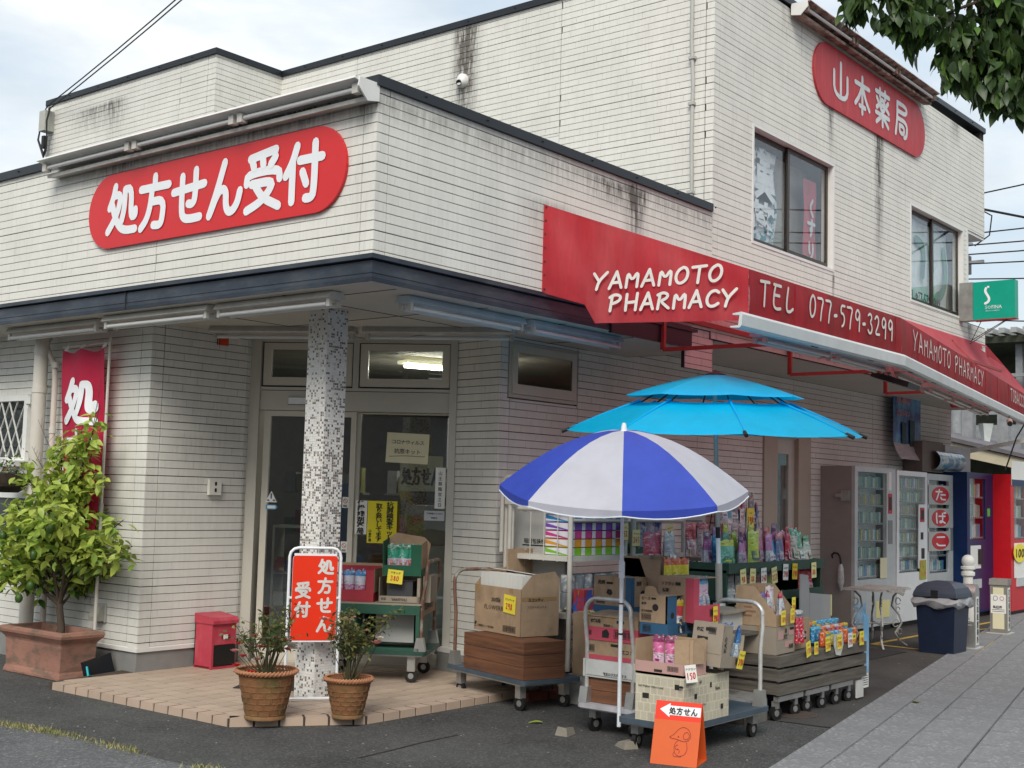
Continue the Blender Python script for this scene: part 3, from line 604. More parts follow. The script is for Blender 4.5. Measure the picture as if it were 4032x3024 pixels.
for i in range(20):
    for j in range(19):
        x0, y0 = 5.31+i*PT, 5.98+j*PT
        if y0+PT > 8.44: continue
        sq = [(x0, y0), (x0+PT, y0), (x0+PT, y0+PT), (x0, y0+PT)]
        cx, cy = x0+PT/2, y0+PT/2
        if cx > 5.93 and cy > 8.36: continue
        if (Vector((cx, cy, 0))-JL).dot(DN) < -.1 and cx > 6.9: continue
        if cx > 7.9: continue
        cl = clip(sq, cp, cn)
        if len(cl) < 3: continue
        if len(cl) == 4 and all(abs(cl[k][0]-sq[k][0]) < 1e-6 for k in range(4)): obj('tile', tme, PF, (x0, y0, .0495+rnd.uniform(-.0003, .0003)))
        else:
            ar = abs(sum(cl[k][0]*cl[(k+1) % len(cl)][1]-cl[(k+1) % len(cl)][0]*cl[k][1] for k in range(len(cl))))/2
            if ar > .0012: solid_tile(cl, M_TILE)
for j in range(14):       # nosing tiles, left edge
    y0 = 6.40+j*PT; y1 = min(y0+PT-.004, 8.43)
    if y1-y0 > .05: solid_tile([(5.195, y0), (5.31, y0), (5.31, y1), (5.195, y1)], M_TILE_E, down=True)
for i in range(16):
    x0 = 5.90+i*PT; x1 = x0+PT-.004; solid_tile([(x0, 5.865), (x1, 5.865), (x1, 5.98), (x0, 5.98)], M_TILE_E, down=True)
A, B = Vector((5.195, 6.38, 0)), Vector((5.885, 5.865, 0)); dd = (B-A)/5.5; nnn = cn*.115
for k in range(6):
    p, q = A+dd*k, A+dd*min(k+1, 5.5)-dd.normalized()*.004; solid_tile([tuple(p)[:2], tuple(q)[:2], tuple(q+nnn)[:2], tuple(p+nnn)[:2]], M_TILE_E, down=True)
# ------------------------------------------------------------------ street awning
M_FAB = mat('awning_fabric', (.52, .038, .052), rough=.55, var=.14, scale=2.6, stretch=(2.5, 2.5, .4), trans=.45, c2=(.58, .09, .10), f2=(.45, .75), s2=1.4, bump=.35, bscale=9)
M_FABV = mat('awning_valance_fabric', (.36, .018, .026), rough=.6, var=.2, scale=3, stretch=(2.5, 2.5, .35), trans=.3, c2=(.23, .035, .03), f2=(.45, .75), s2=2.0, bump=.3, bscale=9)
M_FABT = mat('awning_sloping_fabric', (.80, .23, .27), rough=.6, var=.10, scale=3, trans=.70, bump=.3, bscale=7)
M_LET = mat('awning_lettering', (.66, .64, .60), rough=.6, var=.08)
M_GUT = mat('gutter_white', (.60, .62, .62), rough=.4, var=.10, scale=3, c2=(.42, .42, .40), f2=(.55, .8))
M_REDBAR = mat('red_painted_steel', (.32, .05, .045), rough=.5, var=.15)
aw = thing('street_awning', 'long red fabric awning over the street side with white hand painted lettering', 'awning')
AA, AB, AC = Vector((7.13, 5.488, 0)), Vector((7.63, 4.1, 0)), Vector((10.31, 4.1, 0)); AD = AC + Vector((.9858, .168, 0))*8.9
zv0, zv1 = 2.745, 3.07
def valance(a, b, name, bulge=.012):
    mb = MB(); d = b-a; ln = d.length; d = d.normalized(); n = Vector((d.y, -d.x, 0)); k = max(4, int(ln/.12)); gr = []
    for i in range(k+1):
        row = []
        for j in range(7):
            t = j/6; w_ = (bulge*math.sin(math.pi*t) + .004*math.sin(i*1.7+j)) if 0 < j < 6 else 0
            row.append(a + d*(ln*i/k) + n*w_ + Z*(zv0+(zv1-zv0)*t))
        gr.append(row)
    mb.sheet(gr); return mb.build(name, M_FABV, aw)
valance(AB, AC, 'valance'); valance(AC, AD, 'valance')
mb = MB()
for k in range(1, 20):     # sewn seams of the valance
    for (a, b) in ((AB, AC), (AC, AD)):
        ln = (b-a).length; d = (b-a).normalized(); n = Vector((d.y, -d.x, 0)); s_ = k*.93 - .25
        if s_ < ln: mb.bar(a+d*s_+n*.014+Z*(zv0+.01), a+d*s_+n*.014+Z*(zv1-.01), .006, .004)
mb.build_each('seam', M_FABV, aw)
# side panel with a notch where it meets the fascia
pd = (AB-AA).normalized(); pn = Vector((pd.y, -pd.x, 0)); pn = pn if pn.x < 0 else -pn; plen = (AB-AA).length
def PT_(s, z, t=0): return AA + pd*s + Z*z + pn*t
def ptop(s): return 3.59 + (3.07-3.59)*s/plen
def pbot(s): return 2.945 - (.12*s/.41) if s < .40 else (2.715 if s < .45 else 2.715)
mb = MB(); gr = []
ks = [0, .03, .08, .16, .24, .32, .40, .405, .46, .55, .65, .75, .85, .95, 1.05, 1.15, 1.25, 1.35, 1.42, plen]
for s_ in ks:
    row = []
    for j in range(13):
        t = j/12; z = pbot(s_)+(ptop(s_)-pbot(s_))*t; edge = min(t, 1-t)*4; w_ = .014*min(edge, 1)*math.sin(s_*7+t*3)+.004*min(edge, 1)*math.sin(s_*23+t*9)
        if s_ < .75 and t < .45: w_ += .008*math.sin(s_*30+t*34)*(1-t/.45)
        if s_ in (0, plen): w_ = 0
        row.append(PT_(s_, z, w_))
    gr.append(row)
mb.sheet(gr); mb.build('side_panel', M_FAB, aw)
mb = MB()
for i in range(7): mb.cyl(PT_(.02, 2.97+i*.1, .0), PT_(.02, 2.97+i*.1, .012), .007, n=6)
mb.build_each('eyelet', M_BRONZE, aw)
mb = MB(); k = 26; gr = []
WT0, WT1 = Vector((7.13, 5.488, 3.59)), Vector((16.72, 5.488, 3.60))
bot = [AB, AC, AD]; Ls = [0, (AC-AB).length, (AC-AB).length+(AD-AC).length]
def along(t):
    s_ = t*Ls[2]; return (AB + (AC-AB)*(s_/Ls[1]) if s_ < Ls[1] else AC + (AD-AC)*((s_-Ls[1])/(Ls[2]-Ls[1])))
for i in range(k+1):
    t = i/k; b_ = along(t) + Z*zv1; a_ = WT0 + (WT1-WT0)*t
    gr.append([a_ + (b_-a_)*(j/6) + Z*(-.018*math.sin(math.pi*j/6)*(1+.4*math.sin(i*2.1))) for j in range(7)])
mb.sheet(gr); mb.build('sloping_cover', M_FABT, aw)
mb = MB(); e = along(1.0); a_ = WT1
mb.add([a_, e+Z*zv1, e+Z*zv0, Vector((16.72, 5.49, 2.95))], [(0, 1, 2, 3)]); mb.build('end_panel', M_FAB, aw)
mb = MB(); prof = [(-.03, 2.745), (.035, 2.752), (.045, 2.735), (.038, 2.66), (.02, 2.645), (-.045, 2.65), (-.05, 2.66), (.012, 2.662), (.022, 2.73), (-.03, 2.735)]
for a, b, e0 in ((AB, AC, .16), (AC, AD, 0)):
    d = (b-a).normalized(); n = Vector((d.y, -d.x, 0)); q = a - d*e0; mb.prism([q + n*p[0] + Z*p[1] for p in prof], (b-q))
mb.build('gutter', M_GUT, aw)
mb = MB()
for k in range(1, 12):
    p = along(k/11.0*.98); mb.bar(p+Vector((0, 0, 2.642)), p+Vector((0, 0, 2.755)), .012, .10)
mb.build_each('gutter_joint', M_BRONZE, aw)
for x in (8.98, 11.25, 13.55, 15.6):
    ft = along((x-7.63)/(AD.x-7.63)); s_ = MB()
    s_.bar((x-.25, 5.46, 2.70), (ft.x+.1, ft.y+.06, 2.74), .03, .03); s_.bar((x-.25, 5.46, 2.70), (x-.25, 5.46, 3.52), .035, .035)
    s_.bar((x-.25, 5.46, 3.5), (ft.x+.1, ft.y+.06, 3.0), .025, .025); s_.build('support_arm', M_REDBAR, aw)
mb = MB(); mb.bar((7.9, 5.45, 3.0), (16.4, 5.45, 2.92), .03, .04); mb.bar((8.2, 4.7, 3.2), (16.4, 5.2, 3.22), .022, .03); mb.build_each('rail', M_REDBAR, aw)
sqs = {'M': 1.15, 'O': 1.0, 'T': .95, 'A': .95, 'Y': 1.0}
o1 = PT_(.38, 2.950, .016); ux = (PT_(1.28, 2.980)-PT_(.42, 2.948)).normalized()
strokes(None, 'YAMAMOTO', o1, ux, Z, .122, .0205, adv=.96, gw=.82, slant=.10, lift=.003, each=(M_LET, aw))
o1 = PT_(.50, 2.795, .016); ux = (PT_(1.36, 2.81)-PT_(.54, 2.795)).normalized()
strokes(None, 'PHARMACY', o1, ux, Z, .122, .0205, adv=.93, gw=.80, slant=.08, lift=.003, each=(M_LET, aw))
strokes(None, 'TEL', AB + Vector((.13, -.016, 2.835)), X, Z, .185, .022, adv=1.0, gw=.74, slant=.06, squash=None, each=(M_LET, aw))
strokes(None, '077', AB + Vector((.90, -.016, 2.85)), X, Z, .175, .020, adv=.79, gw=.66, each=(M_LET, aw)); strokes(None, '-', AB + Vector((1.315, -.016, 2.86)), X, Z, .13, .026, gw=.6, each=(M_LET, aw))
strokes(None, '579', AB + Vector((1.42, -.016, 2.85)), X, Z, .175, .020, adv=.80, gw=.68, each=(M_LET, aw)); strokes(None, '-', AB + Vector((1.845, -.016, 2.86)), X, Z, .13, .026, gw=.6, each=(M_LET, aw))
strokes(None, '3299', AB + Vector((1.95, -.016, 2.85)), X, Z, .175, .020, adv=.78, gw=.66, each=(M_LET, aw))
d3 = (AD-AC).normalized(); n3 = Vector((d3.y, -d3.x, 0))
strokes(None, 'YAMAMOTO', AC + d3*.43 + n3*.016 + Z*2.845, d3, Z, .18, .018, adv=1.26, gw=1.02, each=(M_LET, aw))
strokes(None, 'PHARMACY', AC + d3*2.45 + n3*.016 + Z*2.845, d3, Z, .18, .018, adv=1.28, gw=1.02, each=(M_LET, aw))
strokes(None, 'TOBACCO', AC + d3*6.42 + n3*.016 + Z*2.86, d3, Z, .165, .018, adv=1.2, gw=.95, each=(M_LET, aw))

# ------------------------------------------------------------------ pill shaped signs
M_SIGN = mat('sign_red', (.60, .018, .020), rough=.35, var=.06, scale=1.5, c2=(.50, .03, .03), f2=(.55, .85), s2=1.2)
M_SIGN2 = mat('sign_red_faded', (.42, .022, .030), rough=.5, var=.12, scale=2.5, stretch=(5, 5, .6), c2=(.50, .07, .07), f2=(.5, .8), s2=3)
M_SIGNW = mat('sign_white', (.76, .78, .80), rough=.4, var=.03); M_SIGNW2 = mat('sign_white_worn', (.60, .62, .63), rough=.5, var=.12)
def pill(name, o, ux, n, ln, r, m, mw, text, tx0, gs, adv, w, zoff, label):
    o, ux, n = Vector(o), Vector(ux), Vector(n); pts = []
    for k in range(21): a = math.pi/2+math.pi*k/20; pts.append(o + ux*(r+r*math.cos(a)) + Z*(r*math.sin(a)))
    for k in range(21): a = -math.pi/2+math.pi*k/20; pts.append(o + ux*(ln-r+r*math.cos(a)) + Z*(r*math.sin(a)))
    mb = MB(); mb.prism(pts, n*.022, 0); s_ = mb.build(name, [m]); tag(s_, label, 'sign')
    strokes(None, text, o + ux*tx0 + Z*zoff + n*.024, ux, Z, gs, w, adv=adv, gw=.95, each=(mw, s_)); return s_
pill('clinic_sign', (XL-.012, 8.56, 3.54), -Y, -X, 2.83, .283, M_SIGN, M_SIGNW, '処方せん受付', .25, .40, 1.0, .062, -.20, 'bright red pill shaped sign with white characters on the canopy over the entrance')
pill('clinic_sign', (11.50, YR-.012, 5.875), X, -Y, 3.0, .325, M_SIGN2, M_SIGNW2, '山本薬局', .42, .43, 1.27, .052, -.215, 'faded red pill shaped sign with four white characters high on the street wall')

# ------------------------------------------------------------------ light troughs and fluorescent fittings
M_TUBE = mat('tube_glass', (.62, .63, .62), rough=.25, var=.03); M_OLD = mat('old_white_metal', (.50, .48, .44), rough=.5, var=.15, c2=(.30, .26, .21), f2=(.55, .75), s2=5)
M_RUSTW = mat('rusting_trough', (.33, .24, .20), rough=.7, var=.3, c2=(.10, .05, .035), f2=(.42, .6), s2=9)
def trough(o, d, n, ln, m, label, ztop, m2):
    o, d, n = Vector(o), Vector(d), Vector(n); root = thing('sign_light_trough', label, 'light', group=None)
    mb = MB(); pts = [(.005, .0), (.20, .008), (.205, -.006), (.17, -.012), (.13, -.028), (.005, -.035)]
    mb.prism([o+n*p[0]+Z*p[1] for p in pts], d*ln); mb.build('hood', m, root)
    mb = MB(); mb.prism([o+n*p[0]+Z*p[1] for p in ((.0, -.10), (.10, -.12), (.105, -.095), (.005, -.06))], d*ln); mb.build('tray', m2, root)
    for k in range(3):
        a = o + d*(ln*k/3+.08) + n*.14 - Z*.055; b = o + d*(ln*(k+1)/3-.06) + n*.14 - Z*.055
        t = MB(); t.cyl(a, b, .016, n=10); t.build('tube', M_TUBE, root)
        t = MB(); t.box(a-d*.03, (.05, .05, .06)); t.box(b+d*.02, (.05, .05, .06)); t.build_each('lamp_holder', m2, root)
    t = MB(); t.prism([o+d*(ln)+n*p[0]+Z*p[1] for p in ((0, .008), (.17, .008), (.18, -.05), (.10, -.125), (0, -.105))], d*.012); t.build('end_cap', M_WHITE, root)
    return root
trough((XL-.01, 9.05, 4.005), -Y, -X, 3.56, M_WHITE, 'long white hooded tube light above the red sign over the entrance canopy', 4, M_OLD)
trough((14.45, YR-.03, 6.335), -X, -Y, 3.45, M_RUSTW, 'rusting hooded tube light above the faded sign high on the street wall', 6.3, M_RUSTW)
def fitting(a, b, label, m=M_OLD, twin=True, refl=True, drop=.05):
    a, b = Vector(a), Vector(b); c = (a+b)/2; d = (b-a).normalized(); n = Vector((-d.y, d.x, 0)); ln = (b-a).length
    root = thing('fluorescent_fitting', label, 'light fitting', c, group='bare tube lights under the canopy and awning')
    h = ln/2; mb = MB()
    mb.prism([(-h*d) + n*p[0] + Z*p[1] for p in ((-.075, .01), (-.05, .052), (.05, .052), (.075, .01), (.03, .0), (-.03, .0))], d*ln); mb.build('reflector', m, root)
    for sgn in ((-1, 1) if twin else (0,)):
        t = MB(); q = n*(.04*sgn) - Z*.028; t.cyl(-d*(h-.05)+q, d*(h-.05)+q, .015, n=10); t.build('tube', M_TUBE, root)
    t = MB()
    for e in (-1, 1):
        for sgn in ((-1, 1) if twin else (0,)): t.bar(d*(h-.03)*e + n*(.04*sgn) - Z*.045, d*(h-.03)*e + n*(.04*sgn)+Z*.01, .03, .025)
    t.build_each('lamp_holder', M_OLD, root); return root
M_BLUEW = mat('bluish_white_metal', (.42, .50, .56), rough=.4, var=.08)
fitting((5.60, 9.92, 2.715), (5.60, 8.60, 2.715), 'tube light under the left eave, farthest left above the downpipe')
fitting((5.55, 8.45, 2.715), (5.55, 7.18, 2.715), 'tube light under the left eave between the downpipe and the pillar')
fitting((5.57, 7.12, 2.715), (5.57, 5.95, 2.715), 'tube light under the left eave ending beside the canopy corner')
fitting((5.90, 5.68, 2.715), (7.12, 5.68, 2.715), 'bluish tube light under the street edge of the canopy just right of its corner', M_BLUEW)
fitting((7.18, 5.66, 2.715), (8.35, 5.66, 2.715), 'bluish tube light under the canopy street edge, just left of the awning arm', M_BLUEW)
q0 = Vector((6.33, 8.2, 2.72))
fitting(q0, Vector((6.92, 7.16, 2.72)), 'tube light on the soffit above the left transom, behind the mosaic pillar', twin=False)
fitting(Vector((6.95, 7.10, 2.72)), Vector((7.56, 6.06, 2.72)), 'tube light on the soffit above the right transom and the pier beside it', twin=False)
nms = ['at the near corner of the red awning', 'under the telephone number of the awning', 'under the end of the telephone number where the awning bends', 'above the tall ice blue poster', 'just right of the floodlight under the awning', 'farthest along the awning near its far end']
for i, t0 in enumerate((.055, .165, .30, .44, .55, .66)):
    a = along(t0); b = along(t0+.10); d_ = (b-a).normalized(); off = Vector((-d_.y, d_.x, 0))*.26
    fitting(a+off+Z*2.69, b+off+Z*2.69, 'tube light ' + nms[i], M_BLUEW if i < 2 else M_OLD)
# floodlight and camera under the awning
fl = thing('floodlight', 'square black framed floodlight hanging from the white awning gutter', 'floodlight', (11.0, 4.42, 2.60), R(9))
mb = MB(); mb.box((0, 0, 0), (.46, .34, .05), rot=Matrix.Rotation(R(18), 3, 'X')); mb.build('housing', M_BLACK, fl)
mb = MB(); mb.box((0, -.012, -.028), (.38, .27, .008), rot=Matrix.Rotation(R(18), 3, 'X')); mb.build('lens', mat('frosted_lens', (.35, .36, .35), rough=.25), fl)
mb = MB(); mb.bar((0, .0, .02), (0, .05, .12), .03, .02); mb.build_each('bracket', M_GUT, fl)
cc_ = thing('security_camera', 'small round security camera under the far end of the awning', 'camera', (15.85, 4.93, 2.53), R(20))
mb = MB(); mb.tube([(-.07, 0, -.02), (.04, 0, .02)], .035, n=12); mb.build('housing', mat('camera_shell', (.30, .16, .12), rough=.4), cc_)
mb = MB(); mb.cyl((-.078, 0, -.023), (-.069, 0, -.02), .03, n=12); mb.build('lens', M_BLACK, cc_)
mb = MB(); mb.bar((.03, 0, .02), (.12, 0, .08), .015, .015); mb.build_each('mount', M_BLACK, cc_)

# ------------------------------------------------------------------ green box sign
gs = thing('projecting_sign', 'green projecting box sign with a curled white emblem beside the far upstairs window', 'sign', (15.7, 5.43, 3.8))
mb = MB(); mb.bbox((0, -.62, 0), (.13, -.115, .47)); mb.build('panel', mat('sign_teal', (.0, .31, .21), rough=.35, var=.05), gs)
mb = MB(); mb.bbox((-.003, -.112, -.003), (.14, .055, .475)); mb.build('mounting_box', mat('worn_steel', (.30, .29, .27), rough=.45, metal=.5, var=.25, scale=8), gs)
mb = MB(); mb.bbox((-.004, -.625, -.012), (.134, -.115, -.001)); mb.build('bottom_trim', M_REDBAR, gs)
mb = MB()
for s_ in (-1, 1): mb.tube([(.06, -.36+s_*.16, 0), (.06, -.05 + (.0 if s_ < 0 else -.02), -.26)], .005, n=5)
mb.tube([(.06, -.52, -.01), (.06, -.05, -.29)], .005, n=5); mb.build_each('stay', M_BRONZE, gs)
t = MB(); TW = lambda x, y, l: Vector((-.002-l, -x, y))
stroke(t, [(.275, .385), (.262, .35), (.29, .30), (.315, .255), (.305, .215), (.265, .195)], .030, TW, .0012, sm=2)
t.add([TW(x, y, .001) for x, y in ((.288, .388), (.315, .388), (.315, .412), (.288, .412))], [(0, 3, 2, 1)])
typ(t, 'SOFINA', (-.002, -.262, .125), -Y, Z, .062, lift=.001, sx=.95, bold=.0); typ(t, 'BEAUTY COSMETICS', (-.002, -.27, .095), -Y, Z, .018, lift=.001, sx=1.0, bold=0)
t.build('lettering', M_SIGNW, gs)

# ------------------------------------------------------------------ pipes, boxes and cables on the walls
M_PVC = mat('pvc_cream', (.58, .55, .49), rough=.4, var=.05); M_PVCG = mat('pvc_grey', (.42, .42, .40), rough=.5, var=.06); M_CABLE = mat('black_cable', (.01, .01, .01), rough=.6)
dpz = thing('downpipe', 'thick cream downpipe at the left wall beside the lattice window', 'pipe', (5.78, 9.76, 0))
mb = MB(); mb.tube([(0, 0, 0), (0, 0, 2.765)], .058, n=18); mb.build('pipe', M_PVC, dpz)
for z in (1.2, 2.28, 2.6): mb = MB(); mb.tube([(0, 0, z-.04), (0, 0, z+.01)], .063, n=18); mb.build('collar', M_PVC, dpz)
mb = MB(); mb.bar((0, 0, 2.3), (.15, -.0, 2.3), .03, .02); mb.bar((0, 0, 1.1), (.15, 0, 1.1), .03, .02); mb.build_each('bracket', M_PVCG, dpz)
dp2 = thing('downpipe', 'slim pinkish white pipe with an elbow between the thick downpipe and the red banner', 'pipe', (5.84, 9.60, 0))
mb = MB(); mb.tube([(0, 0, 0), (0, .02, 1.2), (0, .03, 2.35), (0, .05, 2.47), (-.02, .13, 2.60), (-.02, .16, 2.66), (.02, .18, 2.72)], .025, n=12); mb.build('pipe', mat('pvc_pinkish', (.60, .52, .46), rough=.45, var=.05), dp2)
for z in (1.9, 2.45): mb = MB(); mb.tube([(0, .025, z), (0, .03, z+.05)], .030, n=12); mb.build('collar', M_PVC, dp2)
cp_ = thing('conduit', 'thin grey conduit running down the upper left wall near its corner', 'pipe', (XU-.03, 5.70, 0))
mb = MB(); mb.tube([(0, 0, 4.0), (0, .0, 4.14), (0, -.012, 4.2), (0, .0, 4.7), (0, -.008, 5.2), (0, .012, 5.6), (0, .01, 6.3)], .017, n=10); mb.build('pipe', M_PVCG, cp_)
mb = MB()
for z in (4.2, 5.42, 5.0): mb.box((0, 0, z), (.05, .06, .025))
mb.build_each('clip', M_PVCG, cp_)
vt = thing('vent_cowl', 'round white vent cowl below the dark stain on the upper left wall', 'vent', (XU-.01, 8.44, 5.73))
mb = MB(); mb.lathe([(.0, -.075), (.035, -.07), (.06, -.04), (.066, 0.0), (.066, .02)], n=18); 
for i, v in enumerate(mb.v): mb.v[i] = Vector((v.z*1.0, v.x, v.y*1.15 + (.0 if v.z > -.05 else -.02)))
mb.build('hood', M_WHITE, vt); mb = MB(); mb.cyl((-.072, 0, -.04), (-.04, 0, -.022), .033, n=14); mb.build('opening', M_BLACK, vt)
eb = thing('electric_meter_box', 'small weathered box with looped black cables at the left end of the roof tower', 'box', (8.55, 14.60, 5.94))
mb = MB(); mb.bbox((-.09, -.07, 0), (.04, .07, .26)); mb.build('casing', mat('aged_plastic', (.42, .42, .38), rough=.6, var=.1), eb)
mb = MB()
for k in range(3): mb.tube([(-.04, -.08-.01*k, .3), (-.1, -.12-.01*k, .1), (-.06, -.09, -.15-.06*k), (-.03, .02, -.28-.03*k), (-.07, .09+.01*k, -.1), (-.04, .08, .2), (-.03, .0, .34)], .008, n=5)
mb.build_each('cable', M_CABLE, eb); mb = MB(); mb.box((-.04, 0, -.14), (.05, .06, .16)); mb.build('junction', M_CABLE, eb)
for k, (dy, dz, lb) in enumerate(((0, 0, 'upper of the twin service cables rising from the roof tower'), (.03, -.07, 'lower of the twin service cables rising from the roof tower'))):
    a = Vector((8.50, 14.5+dy, 6.28+dz)); b = Vector((6.3, -.2, 9.5+dz)); pts = [a + (b-a)*(i/16) - Z*(.35*4*(i/16)*(1-i/16)) for i in range(17)]
    mb = MB(); mb.tube(pts, .008, n=5); tag(mb.build('service_cable', M_CABLE), lb, 'cable')
# intercom, fire tag, outlet cover
ic = thing('intercom_plate', 'white call button plate on the side wall left of the entrance', 'intercom', (6.575, 8.405, 1.49))
mb = MB(); mb.bbox((-.06, -.03, -.065), (.06, .0, .065)); mb.build('body', mat('warm_white', (.68, .67, .60), rough=.4), ic)
mb = MB(); mb.bbox((-.008, -.032, .012), (.012, -.03, .042)); mb.bbox((-.008, -.032, -.04), (.012, -.03, -.01)); mb.build('button', M_BLACK, ic)
ft_ = thing('fire_bell_tag', 'small orange red plastic tag hanging high on the wall left of the entrance', 'tag', (6.60, 8.40, 2.66))
mb = MB(); mb.bbox((-.04, -.02, 0), (.045, .0, .085)); mb.build('tag', mat('orange_red', (.60, .06, .015), rough=.4), ft_); mb = MB(); mb.tube([(-.055, 0, -.0), (-.055, 0, .09)], .004, n=5); mb.build('chain', M_BRONZE, ft_)
oc = thing('outlet_cover', 'grey hooded outdoor outlet low on the left wall behind the planter', 'outlet', (5.915, 8.90, .41))
mb = MB(); mb.prism([(0, -.06, .0), (-.07, -.06, .0), (-.075, -.06, .035), (-.02, -.06, .12), (0, -.06, .125)], (0, .12, 0)); mb.build('hood', mat('outlet_grey', (.36, .35, .30), rough=.5), oc)
mb = MB(); mb.bbox((-.012, -.075, -.01), (.0, .075, .135)); mb.build('plate', M_PVCG, oc)
# lattice window at the far left
lw = thing('lattice_window', 'white framed louvre window behind diagonal security lattice on the far left wall', 'window', (5.90, 10.05, 1.66))
mb = MB()
for r in ((0, .06, 0, .58), (.06, 1.8, .53, .58), (.06, 1.8, 0, .04), (1.74, 1.8, .04, .53)): mb.bbox((-.05, r[0], r[2]), (.05, r[1], r[3]))
mb.bbox((-.06, -.05, .5), (-.03, .02, .56)); mb.build('frame', M_WHITE, lw)
for i in range(6): mb = MB(); mb.box((.03, .9, .08+i*.085), (.006, 1.66, .085), rot=Matrix.Rotation(R(-18), 3, 'Y')); mb.build('louvre', mat('louvre_glass', (.05, .065, .065), rough=.15, spec=.6), lw)
mb = MB()
for k in range(14):
    for s_ in (-1, 1):
        y0 = .06+k*.13; y1 = y0 + s_*.22*1.0
        a, b = Vector((-.035 - .004*s_, y0, .04)), Vector((-.035-.004*s_, y0+.26*s_, .53))
        if b.y < .06: f_ = (a.y-.06)/(a.y-b.y) if a.y > b.y else 0; b = a+(b-a)*f_
        if b.y > 1.74: f_ = (1.74-a.y)/(b.y-a.y); b = a+(b-a)*f_
        if (b-a).length > .03: mb.bar(a, b, .012, .005)
mb.build_each('lattice', M_WHITE, lw)
# ------------------------------------------------------------------ goods in front of the shop
M_CARD = mat('cardboard', (.37, .26, .165), rough=.85, var=.12, scale=7, c2=(.27, .185, .115), f2=(.5, .75), s2=6, bump=.2, bscale=18); M_CARDG = mat('cardboard_greyed', (.30, .255, .20), rough=.85, var=.1)
M_CARDIN = mat('cardboard_inside', (.30, .22, .145), rough=.9, var=.06); M_INK = mat('print_black', (.02, .018, .016), rough=.7); M_INKR = mat('print_red', (.50, .04, .03), rough=.6)
M_PINK = mat('carton_pink', (.50, .07, .11), rough=.7, var=.06); M_PINKP = mat('carton_pale_pink', (.46, .28, .25), rough=.75, var=.06); M_BLUEC = mat('carton_blue', (.03, .105, .20), rough=.7, var=.08); M_GREENC = mat('carton_green', (.015, .10, .055), rough=.7, var=.1)
M_YEL = mat('card_yellow', (.80, .66, .06), rough=.5, var=.03); M_YELP = mat('card_pale_yellow', (.72, .66, .30), rough=.5, var=.03); M_WCARD = mat('card_white', (.74, .74, .70), rough=.5, var=.02)
M_TAPE = mat('brown_tape', (.33, .21, .10), rough=.3); M_TUBEW = mat('painted_tube_silver', (.52, .52, .50), rough=.38, metal=.3, var=.12, scale=20, c2=(.22, .16, .11), f2=(.62, .70), s2=16); M_RUST = mat('rusty_brown_tube', (.16, .085, .055), rough=.5, var=.35, scale=9, c2=(.32, .29, .25), f2=(.55, .62), s2=5)
M_DECKB = mat('deck_blue_grey', (.06, .085, .11), rough=.5, var=.15); M_STEEL = mat('galvanised', (.45, .45, .43), rough=.35, metal=.7, var=.15); M_DECKW = mat('deck_chipped_white', (.50, .50, .55), rough=.6, var=.2, scale=12, c2=(.30, .29, .30), f2=(.5, .65))
M_WOOD = mat('crate_wood_brown', (.175, .075, .038), rough=.6, var=.3, scale=3, stretch=(1, 1, 14), c2=(.07, .035, .022), f2=(.45, .7), s2=1.4, bump=.2, bscale=30)
M_WOODG = mat('weathered_grey_wood', (.135, .118, .098), rough=.8, var=.3, scale=3, stretch=(1.2, 1.2, 16), c2=(.07, .062, .052), f2=(.42, .68), s2=1.6, bump=.35, bscale=26)
M_CLEAR = mat('clear_film', (.72, .74, .76), rough=.12, var=.02, spec=.8)
def carton(name, label, loc, rz, w, d, h, m=None, wall=.004, open_=None, cat='carton', bands=(), tilt=0.0, group=None, flaps=True, mi_in=None):
    m = m or M_CARD; root = thing(name, label, cat, loc, rz, group)
    if tilt: root.rotation_euler.x = tilt
    if open_ is None:
        mb = MB(); mb.bbox((0, 0, 0), (w, d, h)); mb.build('box_body', m, root)
        t = MB(); t.bbox((w*.46, -.0012, h*.80), (w*.54, 0, h)); t.bbox((w*.46, 0, h), (w*.54, d, h+.0012)); t.bbox((-.0012, d*.46, h*.8), (0, d*.54, h)); t.build('tape', M_TAPE, root)
    elif open_ == 'top':
        mb = MB()
        for a, b in (((0, 0), (w, wall)), ((0, d-wall), (w, d)), ((0, wall), (wall, d-wall)), ((w-wall, wall), (w, d-wall))): mb.bbox((*a, 0), (*b, h))
        mb.bbox((wall, wall, 0), (w-wall, d-wall, .006)); mb.build('box_body', m, root)
    elif open_ == 'front':
        fh = h*.30; mb = MB(); mb.bbox((0, 0, 0), (w, wall, fh)); mb.bbox((0, d-wall, 0), (w, d, h)); mb.bbox((wall, wall, 0), (w-wall, d-wall, .006))
        for x0 in (0, w-wall): mb.prism([(x0, wall, 0), (x0, d-wall, 0), (x0, d-wall, h), (x0, d*.55, h), (x0, wall, fh)], (wall, 0, 0))
        mb.build('box_body', m, root)
    for (z0, z1, mm) in bands:
        t = MB(); t.bbox((-.0015, -.0015, z0), (w+.0015, -.0001, z1)); t.bbox((-.0015, 0, z0), (-.0001, d, z1)); t.bbox((w+.0001, 0, z0), (w+.0015, d, z1)); t.build('printed_band', mm, root)
    return root
